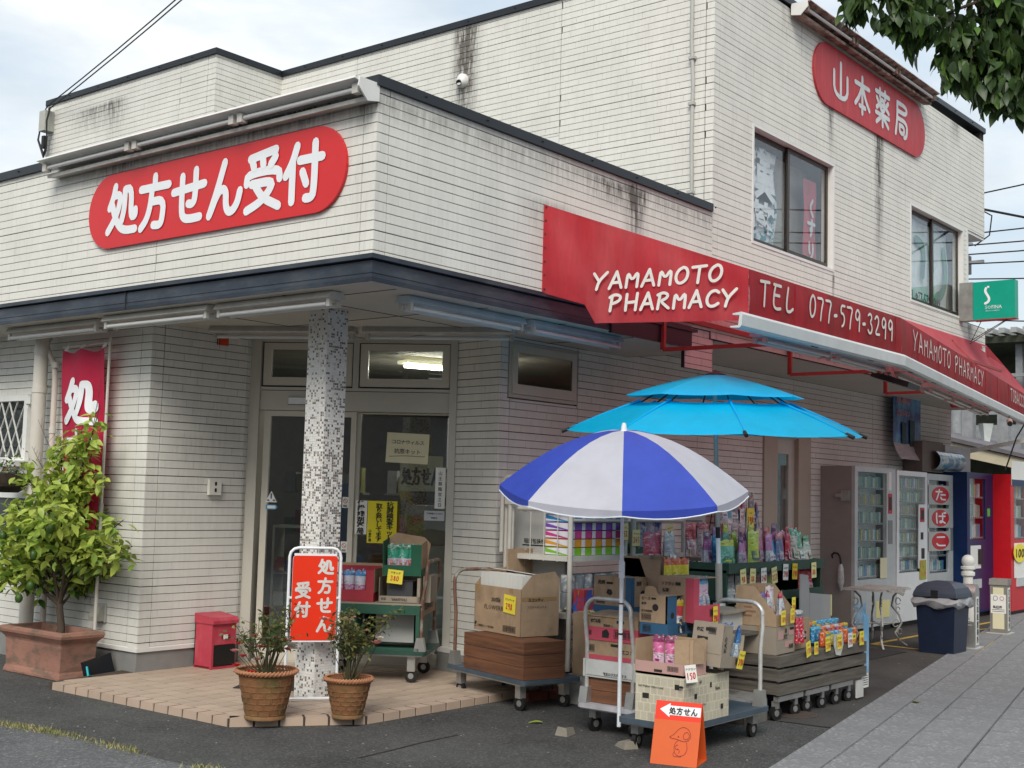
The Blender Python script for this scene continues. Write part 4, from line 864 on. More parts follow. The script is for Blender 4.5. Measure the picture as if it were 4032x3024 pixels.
def barcode(mb, o, ux, w, h, mi=0, frame=True):
    o, ux = Vector(o), Vector(ux); n = ux.cross(Z); x = .06*w
    while x < w*.94: k = rnd.choice((.018, .03, .045))*w; mb.prism([o+ux*x+Z*h*.14, o+ux*(x+k)+Z*h*.14, o+ux*(x+k)+Z*h*.86, o+ux*x+Z*h*.86], n*.0004, mi); x += k + rnd.choice((.02, .03))*w
    if frame:
        for a, b, c, e in ((0, w, 0, .06*h), (0, w, .94*h, h), (0, .02*w, 0, h), (.98*w, w, 0, h)): mb.prism([o+ux*a+Z*c, o+ux*b+Z*c, o+ux*b+Z*e, o+ux*a+Z*e], n*.0006, mi)
def block(mb, o, ux, w, h, mi=0, t=.0005):
    o, ux = Vector(o), Vector(ux); n = ux.cross(Z); mb.prism([o, o+ux*w, o+ux*w+Z*h, o+Z*h], n*t, mi)
ncard = [0]
def price_card(loc, rz, label, digits, top='', m=None, w=.075, h=.095, lean=0.0, col2=True, roll=0.0, group='handwritten price cards'):
    m = m or M_YEL; root = thing('price_card', label, 'price card', loc, rz, group); root.rotation_euler = (lean, roll, rz)
    mb = MB(); mb.bbox((-w/2, 0, -h), (w/2, .0015, 0)); mb.build('card', m, root)
    t = MB(); 
    if top: typ(t, top, (0, 0, -.30*h), X, Z, min(.020, w*.95/max(len(top), 1)), mi=0, lift=.0006, center=True, bold=.03)
    sz = h*.36; k = len(digits); gw = min(.62, w*.86/(k*sz)); x0 = -k*gw*sz/2
    strokes(t, digits, (x0, -.001, -.80*h), X, Z, sz, sz*.15, adv=gw, gw=gw*.8, mi=1, lift=.0006)
    t.build('writing', [M_INK, M_INKR if col2 else M_INK], root); return root
_pm = {}
def pouch_mesh(w, h, t, cs, wig=1.0, spout=False):
    mb = MB(); nx, nz = 8, 10; seed = rnd.random()*10
    for side in (-1, 1):
        gr = []
        for j in range(nz+1):
            v = j/nz; row = []
            hw = w/2*(1-.06*math.sin(v*3.1)) if v < .85 else w/2*(1-.10*(v-.85)/.15)
            for i in range(nx+1):
                u = i/nx*2-1; dp = t/2*(1-u*u)**.6*(1-v)**.45*(1+.25*math.sin(seed+v*9+u*4)*wig) + .0015
                zz = h*v - .01*h*(1-u*u)*(v > .9) + (.035*h*math.sin(seed+u*5) if v > .95 else 0)
                row.append((u*hw, side*dp, zz))
            gr.append(row if side < 0 else row[::-1])
        vs = [p for r_ in gr for p in r_]; W_ = nx+1
        for j in range(nz):
            band = 0 if j < 5 else (1 if j < 8 else 2)
            mb.add([vs[j*W_+i] for i in range(W_)] + [vs[(j+1)*W_+i] for i in range(W_)], [(i, i+1, W_+i+1, W_+i) for i in range(nx)], band, True)
    if spout: mb.cyl((w*.2, 0, h*.97), (w*.24, 0, h*1.06), w*.07, 3, 8)
    t_ = [(-w*.28, -t*.52, h*.22), (w*.28, -t*.52, h*.20), (w*.30, -t*.40, h*.42), (-w*.30, -t*.40, h*.46)]
    mb.add(t_, [(0, 1, 2, 3)], 3)
    mb.add([(-w*.2, -t*.53, h*.28), (w*.18, -t*.53, h*.27), (w*.19, -t*.50, h*.33), (-w*.19, -t*.50, h*.34)], [(0, 1, 2, 3)], 2)
    return mb.mesh('pouch_body', [film(c) for c in cs])
def film(c):
    k = 'film_%02d_%02d_%02d' % tuple(int(round(x*50)) for x in c); g_ = sum(c)/3; return mat(k, c, rough=.28, var=.18, scale=18, spec=.6, bump=.5, bscale=38, c2=tuple(min(.72, x*.5+.36) for x in c) if g_ < .38 else tuple(x*.45 for x in c), f2=(.56, .60), s2=34, stretch=(1, 1, 1.8))
WH = (.68, .68, .70)
def pouch(loc, rz, label, w=.11, h=.2, t=.05, cs=((.4, .1, .2), (.5, .3, .4), (.1, .1, .3), WH), group='refill pouches', lean=0.0, spout=False, cat='detergent pouch'):
    r_ = thing('refill_pouch', label, cat, loc, rz, group); r_.rotation_euler = (lean, rnd.uniform(-.06, .06), rz)
    obj('pouch_body', pouch_mesh(w, h, t, cs, spout=spout), r_); return r_
def caster(mb, p, r=.05, mi=0, mj=1, ang_=0.3):
    p = Vector(p); a = Vector((math.cos(ang_), math.sin(ang_), 0)); mb.cyl(p+Z*r-a*.013, p+Z*r+a*.013, r, mi, 16); mb.cyl(p+Z*r-a*.015, p+Z*r+a*.015, r*.45, mj, 10)
def trolley(label, loc, rz, L_, W_, z, hh, m_deck, m_h, end=1, wheel_r=.05, bar=None):
    root = thing('platform_trolley', label, 'trolley', loc, rz, 'platform trolleys outside the shop')
    mb = MB(); pts = []
    for (cx_, cy_, a0) in ((L_-.04, .04, -90), (L_-.04, W_-.04, 0), (.04, W_-.04, 90), (.04, .04, 180)):
        for k in range(5): a = R(a0+k*22.5); pts.append((cx_+.04*math.cos(a), cy_+.04*math.sin(a), z-.03))
    mb.prism(pts, (0, 0, .03)); mb.build('deck', m_deck, root)
    mb = MB(); mb.prism([(p[0]*.97+.015, p[1]*.97+.01, z-.04) for p in pts], (0, 0, .012)); mb.build('rim', M_STEEL, root)
    xh = L_-.05 if end else .05; s_ = 1 if end else -1; hb = []
    y0, y1 = .05, W_-.05; rr = .09
    hb = [(xh, y0, z), (xh, y0, z+(hh-z)*.55), (xh+.025*s_, y0, hh-.16), (xh+.03*s_, y0+.005, hh-rr)]
    for k in range(1, 6): a = R(90*k/5); hb.append((xh+.03*s_, y0+rr-rr*math.cos(a), hh-rr+rr*math.sin(a)))
    for k in range(0, 6): a = R(90*k/5); hb.append((xh+.03*s_, y1-rr+rr*math.sin(a), hh-rr+rr*math.cos(a)))
    hb += [(xh+.025*s_, y1, hh-.16), (xh, y1, z+(hh-z)*.55), (xh, y1, z)]
    mb = MB(); mb.tube(hb, .014, n=10); mb.build('handle', m_h, root)
    for y in (y0, y1): mb = MB(); mb.prism([(xh-.05, y-.03, z), (xh+.04, y-.03, z), (xh+.02, y-.03, z+.10), (xh-.03, y-.03, z+.10)], (0, .06, 0)); mb.build_each('handle_bracket', M_STEEL, root)
    if bar: mb = MB(); mb.bbox((xh-.004, y0, bar[0]), (xh+.006, y1, bar[1])); mb.build('name_board', bar[2], root)
    for x in (.12, L_-.12):
        for y in (.07, W_-.07):
            mb = MB(); caster(mb, (x, y, 0), wheel_r, ang_=rnd.uniform(.9, 1.9)); mb.bbox((x-.03, y-.025, wheel_r*2-.015), (x+.03, y+.025, z-.03), 2); mb.build('caster', [M_BLACK, M_STEEL, M_STEEL], root)
    return root
# --- two trolleys at the very front
trolley('silver handled trolley with a chipped white edge, under the blue and white parasol', (6.68, 4.34, 0), 0, .86, .45, .19, .85, M_DECKW, M_TUBEW, end=0)
trolley('blue decked trolley loaded with the newspaper print chest, frontmost of all trolleys', (6.42, 3.84, 0), 0, 1.08, .46, .19, .84, M_DECKB, M_TUBEW, end=1)
# wooden drawer + grey drawer + pink cartons on the silver trolley
cr = thing('wooden_box', 'reddish brown wooden box at the bottom of the stack on the silver handled trolley', 'wooden box', (6.74, 4.37, .192))
for k in range(2): mb = MB(); mb.bbox((0, 0, k*.078+.001), (.5, .38, k*.078+.076)); mb.build('plank', M_WOOD, cr)
dr = thing('storage_drawer', 'pale grey plastic drawer between the wooden box and the pink cartons', 'drawer', (6.72, 4.355, .352))
mb = MB(); mb.bbox((0, 0, 0), (.5, .41, .112)); mb.build('body', mat('grey_plastic', (.50, .51, .48), rough=.4, var=.04), dr)
mb = MB(); mb.bbox((-.006, .03, .015), (0, .385, .1)); mb.build('front_panel', mat('grey_plastic_light', (.54, .55, .53), rough=.4), dr)
mb = MB(); typ(mb, '花王ロジスティクス', (-.0075, .25, .022), -Y, Z, .020, bold=.03); mb.build('label_print', M_INK, dr)
KT = 'stacked detergent cartons on the trolleys'
c1 = carton('carton', 'flat brown and pink carton directly on the grey drawer', (6.73, 4.36, .466), 0, .46, .40, .118, bands=[(.0, .028, M_PINK)], group=KT)
t = MB(); barcode(t, (-.002, .385, .045), -Y, .06, .045); block(t, (-.002, .20, .088), -Y, .06, .016); typ(t, 'エコ 20', (-.002, .12, .05), -Y, Z, .03, bold=.02); t.build('print', M_INK, c1)
c2 = carton('carton', 'flat carton with a wide pink lower band, topmost on the silver handled trolley', (6.725, 4.355, .586), 0, .46, .41, .145, bands=[(.0, .085, M_PINK)], group=KT)
t = MB(); typ(t, '衣料用', (-.002, .36, .112), -Y, Z, .026, bold=.03); block(t, (-.002, .16, .115), -Y, .055, .018); typ(t, '柔軟剤 入', (-.002, .26, .09), -Y, Z, .018, bold=.02); barcode(t, (-.002, .18, .02), -Y, .15, .055); barcode(t, (-.002, .40, .03), -Y, .05, .03); t.build('print', [M_INK], c2)
t = MB(); t.prism([(-.002, .27, .02), (-.002, .22, .02), (-.002, .215, .05), (-.002, .235, .075), (-.002, .27, .06)], (-.0006, 0, 0)); t.build('figure_print', M_INK, c2)
t = MB(); t.prism([(0, 0, .146), (0, .41, .150), (.0, .36, .158), (.0, .05, .160)], (.2, 0, 0.02)); t.build('flap', M_CARD, c2)
bb = carton('carton', 'brown box with a dark blue corner standing behind the white parasol pole', (7.02, 4.60, .73), 0, .30, .30, .24, group=KT, bands=[(.0, .05, M_BLUEC)])
t = MB(); typ(t, '洗剤', (-.002, .27, .19), -Y, Z, .03, bold=.03); barcode(t, (-.002, .28, .06), -Y, .07, .04); block(t, (-.002, .2, .19), -Y, .05, .015); t.prism([(-.002, .20, .13), (-.002, .17, .115), (-.002, .15, .13), (-.002, .16, .155), (-.002, .19, .158)], (-.0006, 0, 0)); t.build('print', M_INK, bb)
t = MB(); t.bbox((-.0018, -.0018, .05), (-.0001, .05, .24)); t.bbox((-.0018, -.0018, .05), (.03, -.0001, .24)); t.build('blue_corner', M_BLUEC, bb)
t = MB(); typ(t, '洗剤', (.05, -.002, .19), X, Z, .03, bold=.03); typ(t, '10', (.2, -.002, .18), X, Z, .04, bold=.02); t.add([(.13+.035*math.cos(a*.5), -.002, .12+.035*math.sin(a*.5)) for a in range(12)], [tuple(range(12))]); t.build('side_print', M_INK, bb)
# newspaper print chest
nc = thing('newspaper_print_chest', 'storage chest covered in old English newspaper print on the front trolley', 'chest', (6.43, 3.845, .192))
def newsprint():
    m = mat('newsprint', (.56, .52, .40), rough=.7, var=.08, scale=5); t = m.node_tree; l = t.links.new; b = t.nodes['Principled BSDF']; base = b.inputs['Base Color'].links[0].from_socket
    tc = nn(t, 'ShaderNodeTexCoord'); acc = None
    # columns of set type: bricks of text separated by gutters, with fine line noise inside
    sp = nn(t, 'ShaderNodeSeparateXYZ'); l(tc.outputs['Object'], sp.inputs[0]); ad = nn(t, 'ShaderNodeMath'); ad.operation = 'ADD'; l(sp.outputs[0], ad.inputs[0]); l(sp.outputs[1], ad.inputs[1])
    cb = nn(t, 'ShaderNodeCombineXYZ'); l(ad.outputs[0], cb.inputs[0]); l(sp.outputs[2], cb.inputs[1])
    br = nn(t, 'ShaderNodeTexBrick', Scale=1.0); br.inputs['Brick Width'].default_value = .045; br.inputs['Row Height'].default_value = .052; br.inputs['Mortar Size'].default_value = .0035; br.inputs['Color1'].default_value = (1, 1, 1, 1); br.inputs['Color2'].default_value = (.5, .5, .5, 1); br.inputs['Mortar'].default_value = (0, 0, 0, 1)
    l(cb.outputs[0], br.inputs['Vector'])
    mp = nn(t, 'ShaderNodeMapping'); mp.inputs['Scale'].default_value = (420, 700, 1); l(cb.outputs[0], mp.inputs[0]); no = nn(t, 'ShaderNodeTexNoise', Scale=1.0, Detail=2.0); l(mp.outputs[0], no.inputs['Vector'])
    r = nn(t, 'ShaderNodeMapRange'); r.inputs[1].default_value = .46; r.inputs[2].default_value = .60; r.inputs[4].default_value = .75; l(no.outputs[0], r.inputs[0])
    ml = nn(t, 'ShaderNodeMath'); ml.operation = 'MULTIPLY'; l(r.outputs[0], ml.inputs[0]); l(br.outputs[0], ml.inputs[1])
    mx = nn(t, 'ShaderNodeMix'); mx.data_type = 'RGBA'; l(ml.outputs[0], mx.inputs[0]); l(base, mx.inputs[6]); mx.inputs[7].default_value = (.06, .055, .045, 1); l(mx.outputs[2], b.inputs['Base Color']); return m
mb = MB(); mb.bbox((0, 0, 0), (.53, .33, .265)); mb.build('body', newsprint(), nc)
t = MB(); typ(t, 'Stall Walkers Unite in Local', (-.0015, .31, .195), -Y, Z, .019, bold=.01, sx=.82); typ(t, 'Communication', (.02, -.0015, .225), X, Z, .022, bold=.01, sx=.8); typ(t, 'All', (.17, -.0015, .225), X, Z, .026, bold=.02)
typ(t, 'Bombshell Braced for George American Edition', (.0, -.0015, .095), X, Z, .018, bold=.01, sx=.72); typ(t, 'News', (.36, -.0015, .17), X, Z, .03, bold=.02, sx=.8); typ(t, 'Sports Section', (-.0015, .14, .1), -Y, Z, .016, bold=.01, sx=.8)
for p, q in (((-.0012, .28, .13), .045), ((-.0012, .10, .05), .03), ((-.0012, .06, .2), .03)): t.prism([(p[0], p[1], p[2]), (p[0], p[1]-q, p[2]), (p[0], p[1]-q, p[2]+.03), (p[0], p[1], p[2]+.03)], (-.0004, 0, 0))
for x, z, q in ((.12, .14, .03), (.43, .05, .03), (.3, .19, .02)): t.prism([(x, -.0012, z), (x+q, -.0012, z), (x+q, -.0012, z+.03), (x, -.0012, z+.03)], (0, -.0004, 0))
t.build('print', M_INK, nc)
for p in ((-.012, .012, .22), (-.01, .10, .03), (.07, -.01, .02)): mb = MB(); mb.lathe([(.0, -.004), (.012, -.002), (.014, .004), (.0, .008)], p, n=12); mb.build_each('knob', M_BLACK, nc)
# pale pink open display tray with two pouches
pt = thing('display_tray', 'low pale pink tray with brown upright flaps on the newspaper print chest', 'tray', (6.45, 3.86, .46))
mb = MB(); mb.bbox((0, 0, 0), (.10, .33, .012)); mb.bbox((-.0, 0, 0), (.004, .33, .075)); mb.bbox((.26, 0, .0), (.264, .33, .012)); mb.bbox((.004, 0, 0), (.26, .004, .075)); mb.build('tray', M_PINKP, pt)
mb = MB(); mb.bbox((0, .330, 0), (.26, .334, .20)); mb.bbox((.256, 0, .012), (.26, .33, .205)); mb.box((.05, .03, .14), (.11, .004, .145), rz=R(-50)); mb.box((.13, -.01, .145), (.13, .004, .15), rz=R(-12)); mb.build('flap', M_CARD, pt)
t = MB(); block(t, (-.0012, .20, .018), -Y, .055, .015); barcode(t, (-.0012, .11, .03), -Y, .075, .028); t.build('print', M_INK, pt)
PKc = ((.55, .42, .50), (.55, .12, .28), (.20, .03, .09), (.55, .20, .38))
pouch((6.53, 4.08, .475), R(-80), 'dark topped pink pouch, left of the pair in the pale pink tray', .075, .21, .04, PKc)
pouch((6.53, 3.99, .475), R(-70), 'dark topped pink pouch, right of the pair in the pale pink tray', .075, .21, .04, PKc)
price_card((6.42, 3.80, .545), R(-52), 'white price card reading 150 on the corner of the pale pink tray', '150', 'アクロン', M_WCARD, .065, .10, roll=R(-8))
# blue and brown display carton above
bc = thing('display_carton', 'brown display carton with a dark blue band, top of the front trolley', 'carton', (6.66, 4.10, .665))
mb = MB(); mb.bbox((0, 0, 0), (.32, .005, .07)); mb.bbox((0, .005, 0), (.004, .2, .07)); mb.bbox((.004, .2, 0), (.32, .204, .07)); mb.bbox((.316, .005, 0), (.32, .2, .07)); mb.bbox((.004, .005, 0), (.316, .2, .006)); mb.build('base_tray', M_BLUEC, bc)
mb = MB(); mb.bbox((-.001, .02, .071), (.003, .204, .235)); mb.bbox((.0, .2, .071), (.32, .204, .235)); mb.bbox((0.0, .02, .235), (.32, .204, .239)); mb.build('hood', M_CARD, bc)
mb = MB(); mb.bbox((-.001, .0, .071), (.10, .004, .235)); mb.build('side_panel', M_BLUEC, bc)
mb = MB(); mb.prism([(0, .17, .236), (0, .07, .236), (-.01, .085, .285), (-.012, .105, .295), (-.012, .14, .295), (-.01, .158, .285)], (-.003, 0, 0)); mb.build('flap', M_CARD, bc)
t = MB(); typ(t, 'ビーズ', (-.002, .19, .21), -Y, Z, .022, bold=.03); block(t, (-.002, .12, .212), -Y, .035, .012); typ(t, '本体', (-.002, .19, .18), -Y, Z, .018, bold=.02); typ(t, '衣料用洗剤', (-.002, .19, .135), -Y, Z, .016, bold=.03); barcode(t, (-.002, .19, .085), -Y, .07, .04)
barcode(t, (-.001, .18, .012), -Y, .06, .045); barcode(t, (.12, -.001, .012), X, .08, .045); barcode(t, (.22, -.001, .02), X, .07, .035)
t.prism([(-.002, .09+.022*math.cos(a*.52), .165+.022*math.sin(a*.52)) for a in range(12)], (-.0005, 0, 0)); t.prism([(.05+.02*math.cos(a*.52), -.001, .12+.02*math.sin(a*.52)) for a in range(12)], (0, -.0005, 0)); t.build('print', M_INK, bc)
pouch((6.80, 4.13, .675), R(-20), 'black, yellow and white refill pouch inside the blue banded carton', .10, .205, .05, ((.70, .70, .72), (.50, .05, .06), (.55, .42, .03), (.02, .03, .09)), spout=True)
# grey brown carton tipped forward + blue pouches
tb = thing('display_carton', 'greyish brown carton leaning at the right end of the front trolley', 'carton', (6.75, 3.79, .50), R(4)); tb.rotation_euler = (R(4), R(6), R(4))
mb = MB(); mb.bbox((0, 0, .075), (.004, .2, .25)); mb.bbox((0, 0, .07), (.12, .004, .25)); mb.bbox((0, .2, 0), (.30, .204, .25)); mb.bbox((0, 0, 0), (.30, .2, .005)); mb.bbox((.296, .0, 0), (.30, .2, .20)); mb.bbox((0, 0, .25), (.12, .2, .254)); mb.build('box_body', M_CARDG, tb)
mb = MB(); mb.bbox((-.001, -.002, 0), (.004, .2, .073)); mb.bbox((.0, -.002, 0), (.30, .003, .07)); mb.build('base_tray', M_CARDG, tb)
t = MB(); typ(t, '衣類', (-.002, .18, .20), -Y, Z, .024, bold=.03); block(t, (-.002, .12, .205), -Y, .06, .02); block(t, (-.002, .17, .15), -Y, .07, .018); barcode(t, (-.002, .10, .19), -Y, .05, .04); typ(t, 'KAO', (.05, -.002, .09), Z, -X, .045, bold=.02); barcode(t, (.2, -.003, .02), X, .05, .04)
t.prism([(-.002, .15+.022*math.cos(a*.52), .035+.025*math.sin(a*.52)) for a in range(12)], (-.0005, 0, 0)); t.build('print', M_INK, tb)
BLp = ((.52, .62, .72), (.03, .20, .50), (.02, .11, .40), WH)
pouch((6.92, 3.87, .53), R(-15), 'bright blue and white pouch, left of the pair in the leaning carton', .11, .22, .06, BLp, lean=R(8))
pouch((7.02, 3.85, .52), R(20), 'bright blue and white pouch, right of the pair in the leaning carton', .10, .21, .05, BLp, lean=R(10))
price_card((6.97, 3.755, .585), R(0), 'yellow price card reading 398 hanging from the leaning greyish brown carton', '398', 'アタック', M_YEL, .07, .11, roll=R(10), lean=R(8))
# pink carton lying behind, with pouches, on the tall brown carton
pk = thing('display_carton', 'pink and brown carton standing open behind the front trolley with pouches inside', 'carton', (6.86, 4.04, .735), R(-6))
mb = MB(); mb.bbox((0, 0, 0), (.004, .27, .27)); mb.bbox((0, 0, .11), (.05, .004, .27)); mb.bbox((0, .27, 0), (.27, .274, .27)); mb.bbox((0, 0, .27), (.27, .27, .274)); mb.build('hood', M_CARD, pk)
mb = MB(); mb.bbox((-.001, -.004, 0), (.27, -.0005, .105)); mb.bbox((-.0015, -.0015, .105), (.055, -.0002, .27)); mb.bbox((-.003, .0, .0), (-.001, .06, .27)); mb.build('printed_panel', M_PINK, pk)
t = MB(); typ(t, 'ソフラン', (-.0035, .25, .22), -Y, Z, .026, bold=.03); block(t, (-.0035, .14, .222), -Y, .04, .02); typ(t, '詰替', (-.0035, .24, .18), -Y, Z, .025, bold=.03); barcode(t, (.16, -.005, .03), X, .06, .05); t.build('print', M_INK, pk)
SOp = ((.60, .60, .66), (.62, .45, .58), (.08, .32, .60), (.3, .3, .42))
for k, (x, nm_) in enumerate(((6.955, 'left'), (7.045, 'right'))): pouch((x, 4.07, .80), R(-10+20*k), 'white pouch with a sky blue top, %s of the two in the pink carton' % nm_, .10, .21, .05, SOp)
price_card((7.07, 4.005, .83), R(0), 'pale yellow price card reading 298 under the pouches of the pink carton', '298', 'ソフト', M_YEL, .055, .12)
tc_ = carton('carton', 'tall brown carton behind the pink one with orange and yellow pouches on its shoulder', (7.20, 4.50, .55), 0, .36, .30, .55, group=KT, open_='front')
t = MB(); typ(t, '(株)ライオン', (-.002, .26, .38), -Y, Z, .035, bold=.02, sx=.8); t.build('print', M_INK, tc_)
mb = MB(); mb.bbox((.0, .0, 0), (.004, .3, .54)); mb.build('box_side', M_CARD, tc_)
OYp = ((.62, .50, .02), (.66, .55, .03), (.62, .09, .01), (.2, .35, .5))
for k, nm_ in enumerate(('left', 'middle', 'right')): pouch((7.28+.085*k, 4.49-.01*k, .87), R(-8*k), 'orange topped yellow pouch, %s of three by the cyan parasol pole' % nm_, .10, .23, .05, OYp)
price_card((7.50, 4.42, .95), R(-5), 'pale yellow price card below the orange topped pouches', '398', 'カビ', M_YELP, .06, .10)
# blue corner price card left
price_card((6.80, 4.78, .76), R(-75), 'pale card peeping over the pink carton beside the silver handle', '138', 'ブルー', M_YELP, .07, .06, roll=R(8))
# white folding A sign with an elephant calf
ag = thing('folding_sign', 'orange folding floor sign with a white arrow and a baby elephant drawing', 'floor sign', (6.23, 3.94, 0), math.atan2(-.26, .075))
M_ORA = mat('sign_orange', (.72, .13, .03), rough=.35, var=.03, trans=.15); M_ORR = mat('sign_orange_red', (.75, .035, .010), rough=.35, var=.03)
# local x runs along the base (to the right in the photo), local y away from the viewer
h_, w_, dpt = .335, .27, .15
def face(mb, y0, y1, z0, z1, x0, x1, t=.003, mi=0): mb.prism([(x0, y0, z0), (x1, y0, z0), (x1, y1, z1), (x0, y1, z1)], (0, t, .0), mi)
mb = MB(); face(mb, 0, .085, 0, .235, 0, w_); mb.build('front_panel', M_ORA, ag)
mb = MB(); face(mb, .085, .12, .235, h_, .0, w_); mb.build('header_panel', M_ORR, ag)
mb = MB(); face(mb, .235, .123, 0, h_, .0, w_); mb.bbox((0, .003, -.0), (w_, .235, .004)); mb.build('back_panel', M_ORA, ag)
slope = lambda z: (.085*z/.235 if z < .235 else .085+(.035*(z-.235)/.10))
EW = lambda x, y, l: Vector((x, slope(y)-.0012-l, y))
t = MB(); t.add([EW(x, y, .0) for x, y in ((.025, .29), (.085, .325), (.085, .312), (.265, .312), (.265, .262), (.085, .262), (.085, .25))], [tuple(range(7))]); t.build('arrow', M_SIGNW, ag)
t = MB(); tf_ = lambda x, y, l: EW(x, y, l+.0006)
strokes(t, '処方せん', (0, 0, 0), X, Z, .037, .0055, adv=1.15, gw=1.0, tf=lambda x, y, l: EW(.082+x, .268+y, l+.0006)); t.build('lettering', M_INK, ag)
EL = [[(.105,.150),(.125,.165),(.150,.195),(.175,.205),(.205,.195),(.222,.165),(.215,.140),(.190,.128),(.160,.133),(.135,.140),(.105,.142),(.098,.148),(.105,.150)],[(.185,.175),(.175,.155),(.185,.138),(.208,.145),(.214,.165),(.200,.180),(.185,.175)],[(.150,.132),(.132,.115),(.130,.085),(.140,.060),(.165,.050),(.195,.060),(.208,.09),(.200,.125)],[(.150,.110),(.135,.100),(.138,.085),(.155,.085)],[(.135,.075),(.125,.055),(.140,.045),(.155,.050)],[(.150,.09),(.165,.08),(.160,.065)],[(.148,.058),(.160,.045),(.175,.05)]]
t = MB()
for e_ in EL: stroke(t, e_, .0028, EW, .0006)
t.add([EW(.150+.004*math.cos(a), .152+.0045*math.sin(a), .0008) for a in [k*.7 for k in range(9)]], [tuple(range(9))]); t.build('elephant_drawing', mat('print_maroon', (.25, .02, .01), rough=.6), ag)

# --- parasol with blue and white gores
M_GB = mat('parasol_blue', (.05, .09, .52), rough=.5, var=.10, trans=.30, scale=5, bump=.55, bscale=7); M_GW = mat('parasol_white', (.60, .61, .68), rough=.5, var=.07, trans=.35, scale=5, bump=.55, bscale=7); M_POLE = mat('pole_white', (.66, .70, .74), rough=.35)
up_ = thing('parasol', 'parasol with alternating blue and white panels and a white pole', 'parasol', (6.575, 4.385, .10))
up_.rotation_euler = (0, 0, 0)
mb = MB(); mb.tube([(0, 0, 0), (.0, .0, .95), (-.004, 0, 1.1)], .013, n=12); mb.build('pole', M_POLE, up_)
mb = MB(); mb.tube([(0, 0, .90), (0, 0, 1.0)], .019, n=12); mb.bar((0, 0, .93), (-.03, .0, .95), .008, .008); mb.build('clamp', M_POLE, up_)
mb = MB(); mb.tube([(0, 0, .555), (0, 0, .565)], .016, n=10); mb.tube([(0, 0, .74), (.0, 0, .748), ], .0165, n=10); mb.build('strap', M_BLACK, up_)
cam_dir = Vector((-.83, -.55, 0)).normalized()
def canopy(root, ctr, Rr, rise, tilt_dir, tilt, n, a0, mats_, prof, scallop=.0, name='panel', k0=0.0, k1=1.0, seg=8, na=6, names=None, off=0.0, trim=None):
    ax = Vector((-tilt_dir.y, tilt_dir.x, 0)); Mx = Matrix.Rotation(tilt, 3, ax); ctr = Vector(ctr); ends = []
    def pt(a, r):      # a angle, r 0..1 radial
        q = ((a-a0) % (2*math.pi/n))/(2*math.pi/n); f_ = 1 - (1-math.cos(math.pi/n))*(1-(2*q-1)**2)*r
        sag = -.035*Rr*4*q*(1-q)*r
        return ctr + Mx @ Vector((Rr*r*f_*math.cos(a), Rr*r*f_*math.sin(a), rise*prof(r) + sag*.4 + off))
    for g_ in range(n):
        aa = a0 + g_*2*math.pi/n; gr = []
        for j in range(seg+1):
            r = k0 + (k1-k0)*j/seg; gr.append([pt(aa + 2*math.pi/n*(i/na)*.99999, r) for i in range(na+1)])
        if scallop: gr.append([p - Mx @ Vector((0, 0, scallop*(1-.35*abs(2*(i/na)-1)**2))) for i, p in enumerate(gr[-1])])
        mb = MB(); mb.sheet(gr); mb.build(name, mats_[g_ % len(mats_)], root)
        if trim is not None: t = MB(); t.tube([p for p in gr[-1]], .0045, n=5); t.build('edging', trim, root)
        ends.append((pt(aa+1e-6, k0), pt(aa+1e-6, k1), [pt(aa+1e-6, k0+(k1-k0)*i/6) for i in range(7)]))
    return ends, Mx
ca = math.atan2(cam_dir.y, cam_dir.x)
dome = lambda r: math.cos(r*1.25)-math.cos(1.25) - .0
ends, Mx = canopy(up_, (-.005, 0, 1.455), .77, .36, cam_dir, R(10), 8, ca, [M_GB, M_GW], lambda r: (math.cos(r*1.25)-math.cos(1.25))/(1-math.cos(1.25)), scallop=.052, trim=M_POLE)
mb = MB()
for a, b, ps in ends: mb.tube([p - Z*.006 for p in ps], .0035, n=5)
mb.build_each('rib', M_STEEL, up_)
mb = MB(); tp = Vector((-.005, 0, 1.455)) + Mx @ Vector((0, 0, .362)); mb.tube([(-.004, 0, 1.1), tp], .011, n=10); mb.lathe([(.0, .045), (.012, .04), (.017, .02), (.02, -.004), (.03, -.01)], tuple(tp), n=14); mb.build('finial', M_POLE, up_)
# --- big cyan double canopy parasol
M_CY = mat('parasol_cyan', (.0, .55, .92), rough=.5, var=.08, trans=.42, scale=5, bump=.4, bscale=6)
u2 = thing('parasol', 'large bright cyan parasol with a double vented canopy over the goods', 'parasol', (8.05, 4.58, .62))
lean = Vector((-.045, 0, 0))
mb = MB(); mb.tube([(.09, .0, 0), (.07, 0, .42)], .026, n=12); mb.build('base_sleeve', mat('sleeve_grey', (.36, .35, .32), rough=.5), u2)
mb = MB(); mb.tube([(.09, 0, .02), (.085, 0, .14)], .045, n=14); mb.build('base_cup', M_SIGNW, u2); mb = MB(); mb.tube([(.086, 0, .14), (.085, 0, .155)], .048, n=14); mb.build('base_cup_rim', M_BLACK, u2)
for z0, z1, mm in ((.40, .60, M_POLE), (.60, .68, M_BLACK), (.68, 1.0, M_STEEL), (1.0, 1.76, M_STEEL)): mb = MB(); mb.tube([(.07-.09*(z0-.4)/1.3, 0, z0), (.07-.09*(z1-.4)/1.3, 0, z1)], .017, n=12); mb.build('pole', mm, u2)
ca2 = ca + R(6.5)
pr = lambda r: 1-(.55*r+.45*r*r)
ends, Mx2 = canopy(u2, (-.01, 0, 1.355), 1.08, .35, cam_dir, R(3), 8, ca2, [M_CY], pr, k0=.50, k1=1.0, seg=6)
ends2, _ = canopy(u2, (-.01, 0, 1.355), 1.08, .35, cam_dir, R(3), 8, ca2, [M_CY], pr, k0=0.02, k1=.60, seg=6, name='vent_panel', off=.085)
mb = MB()
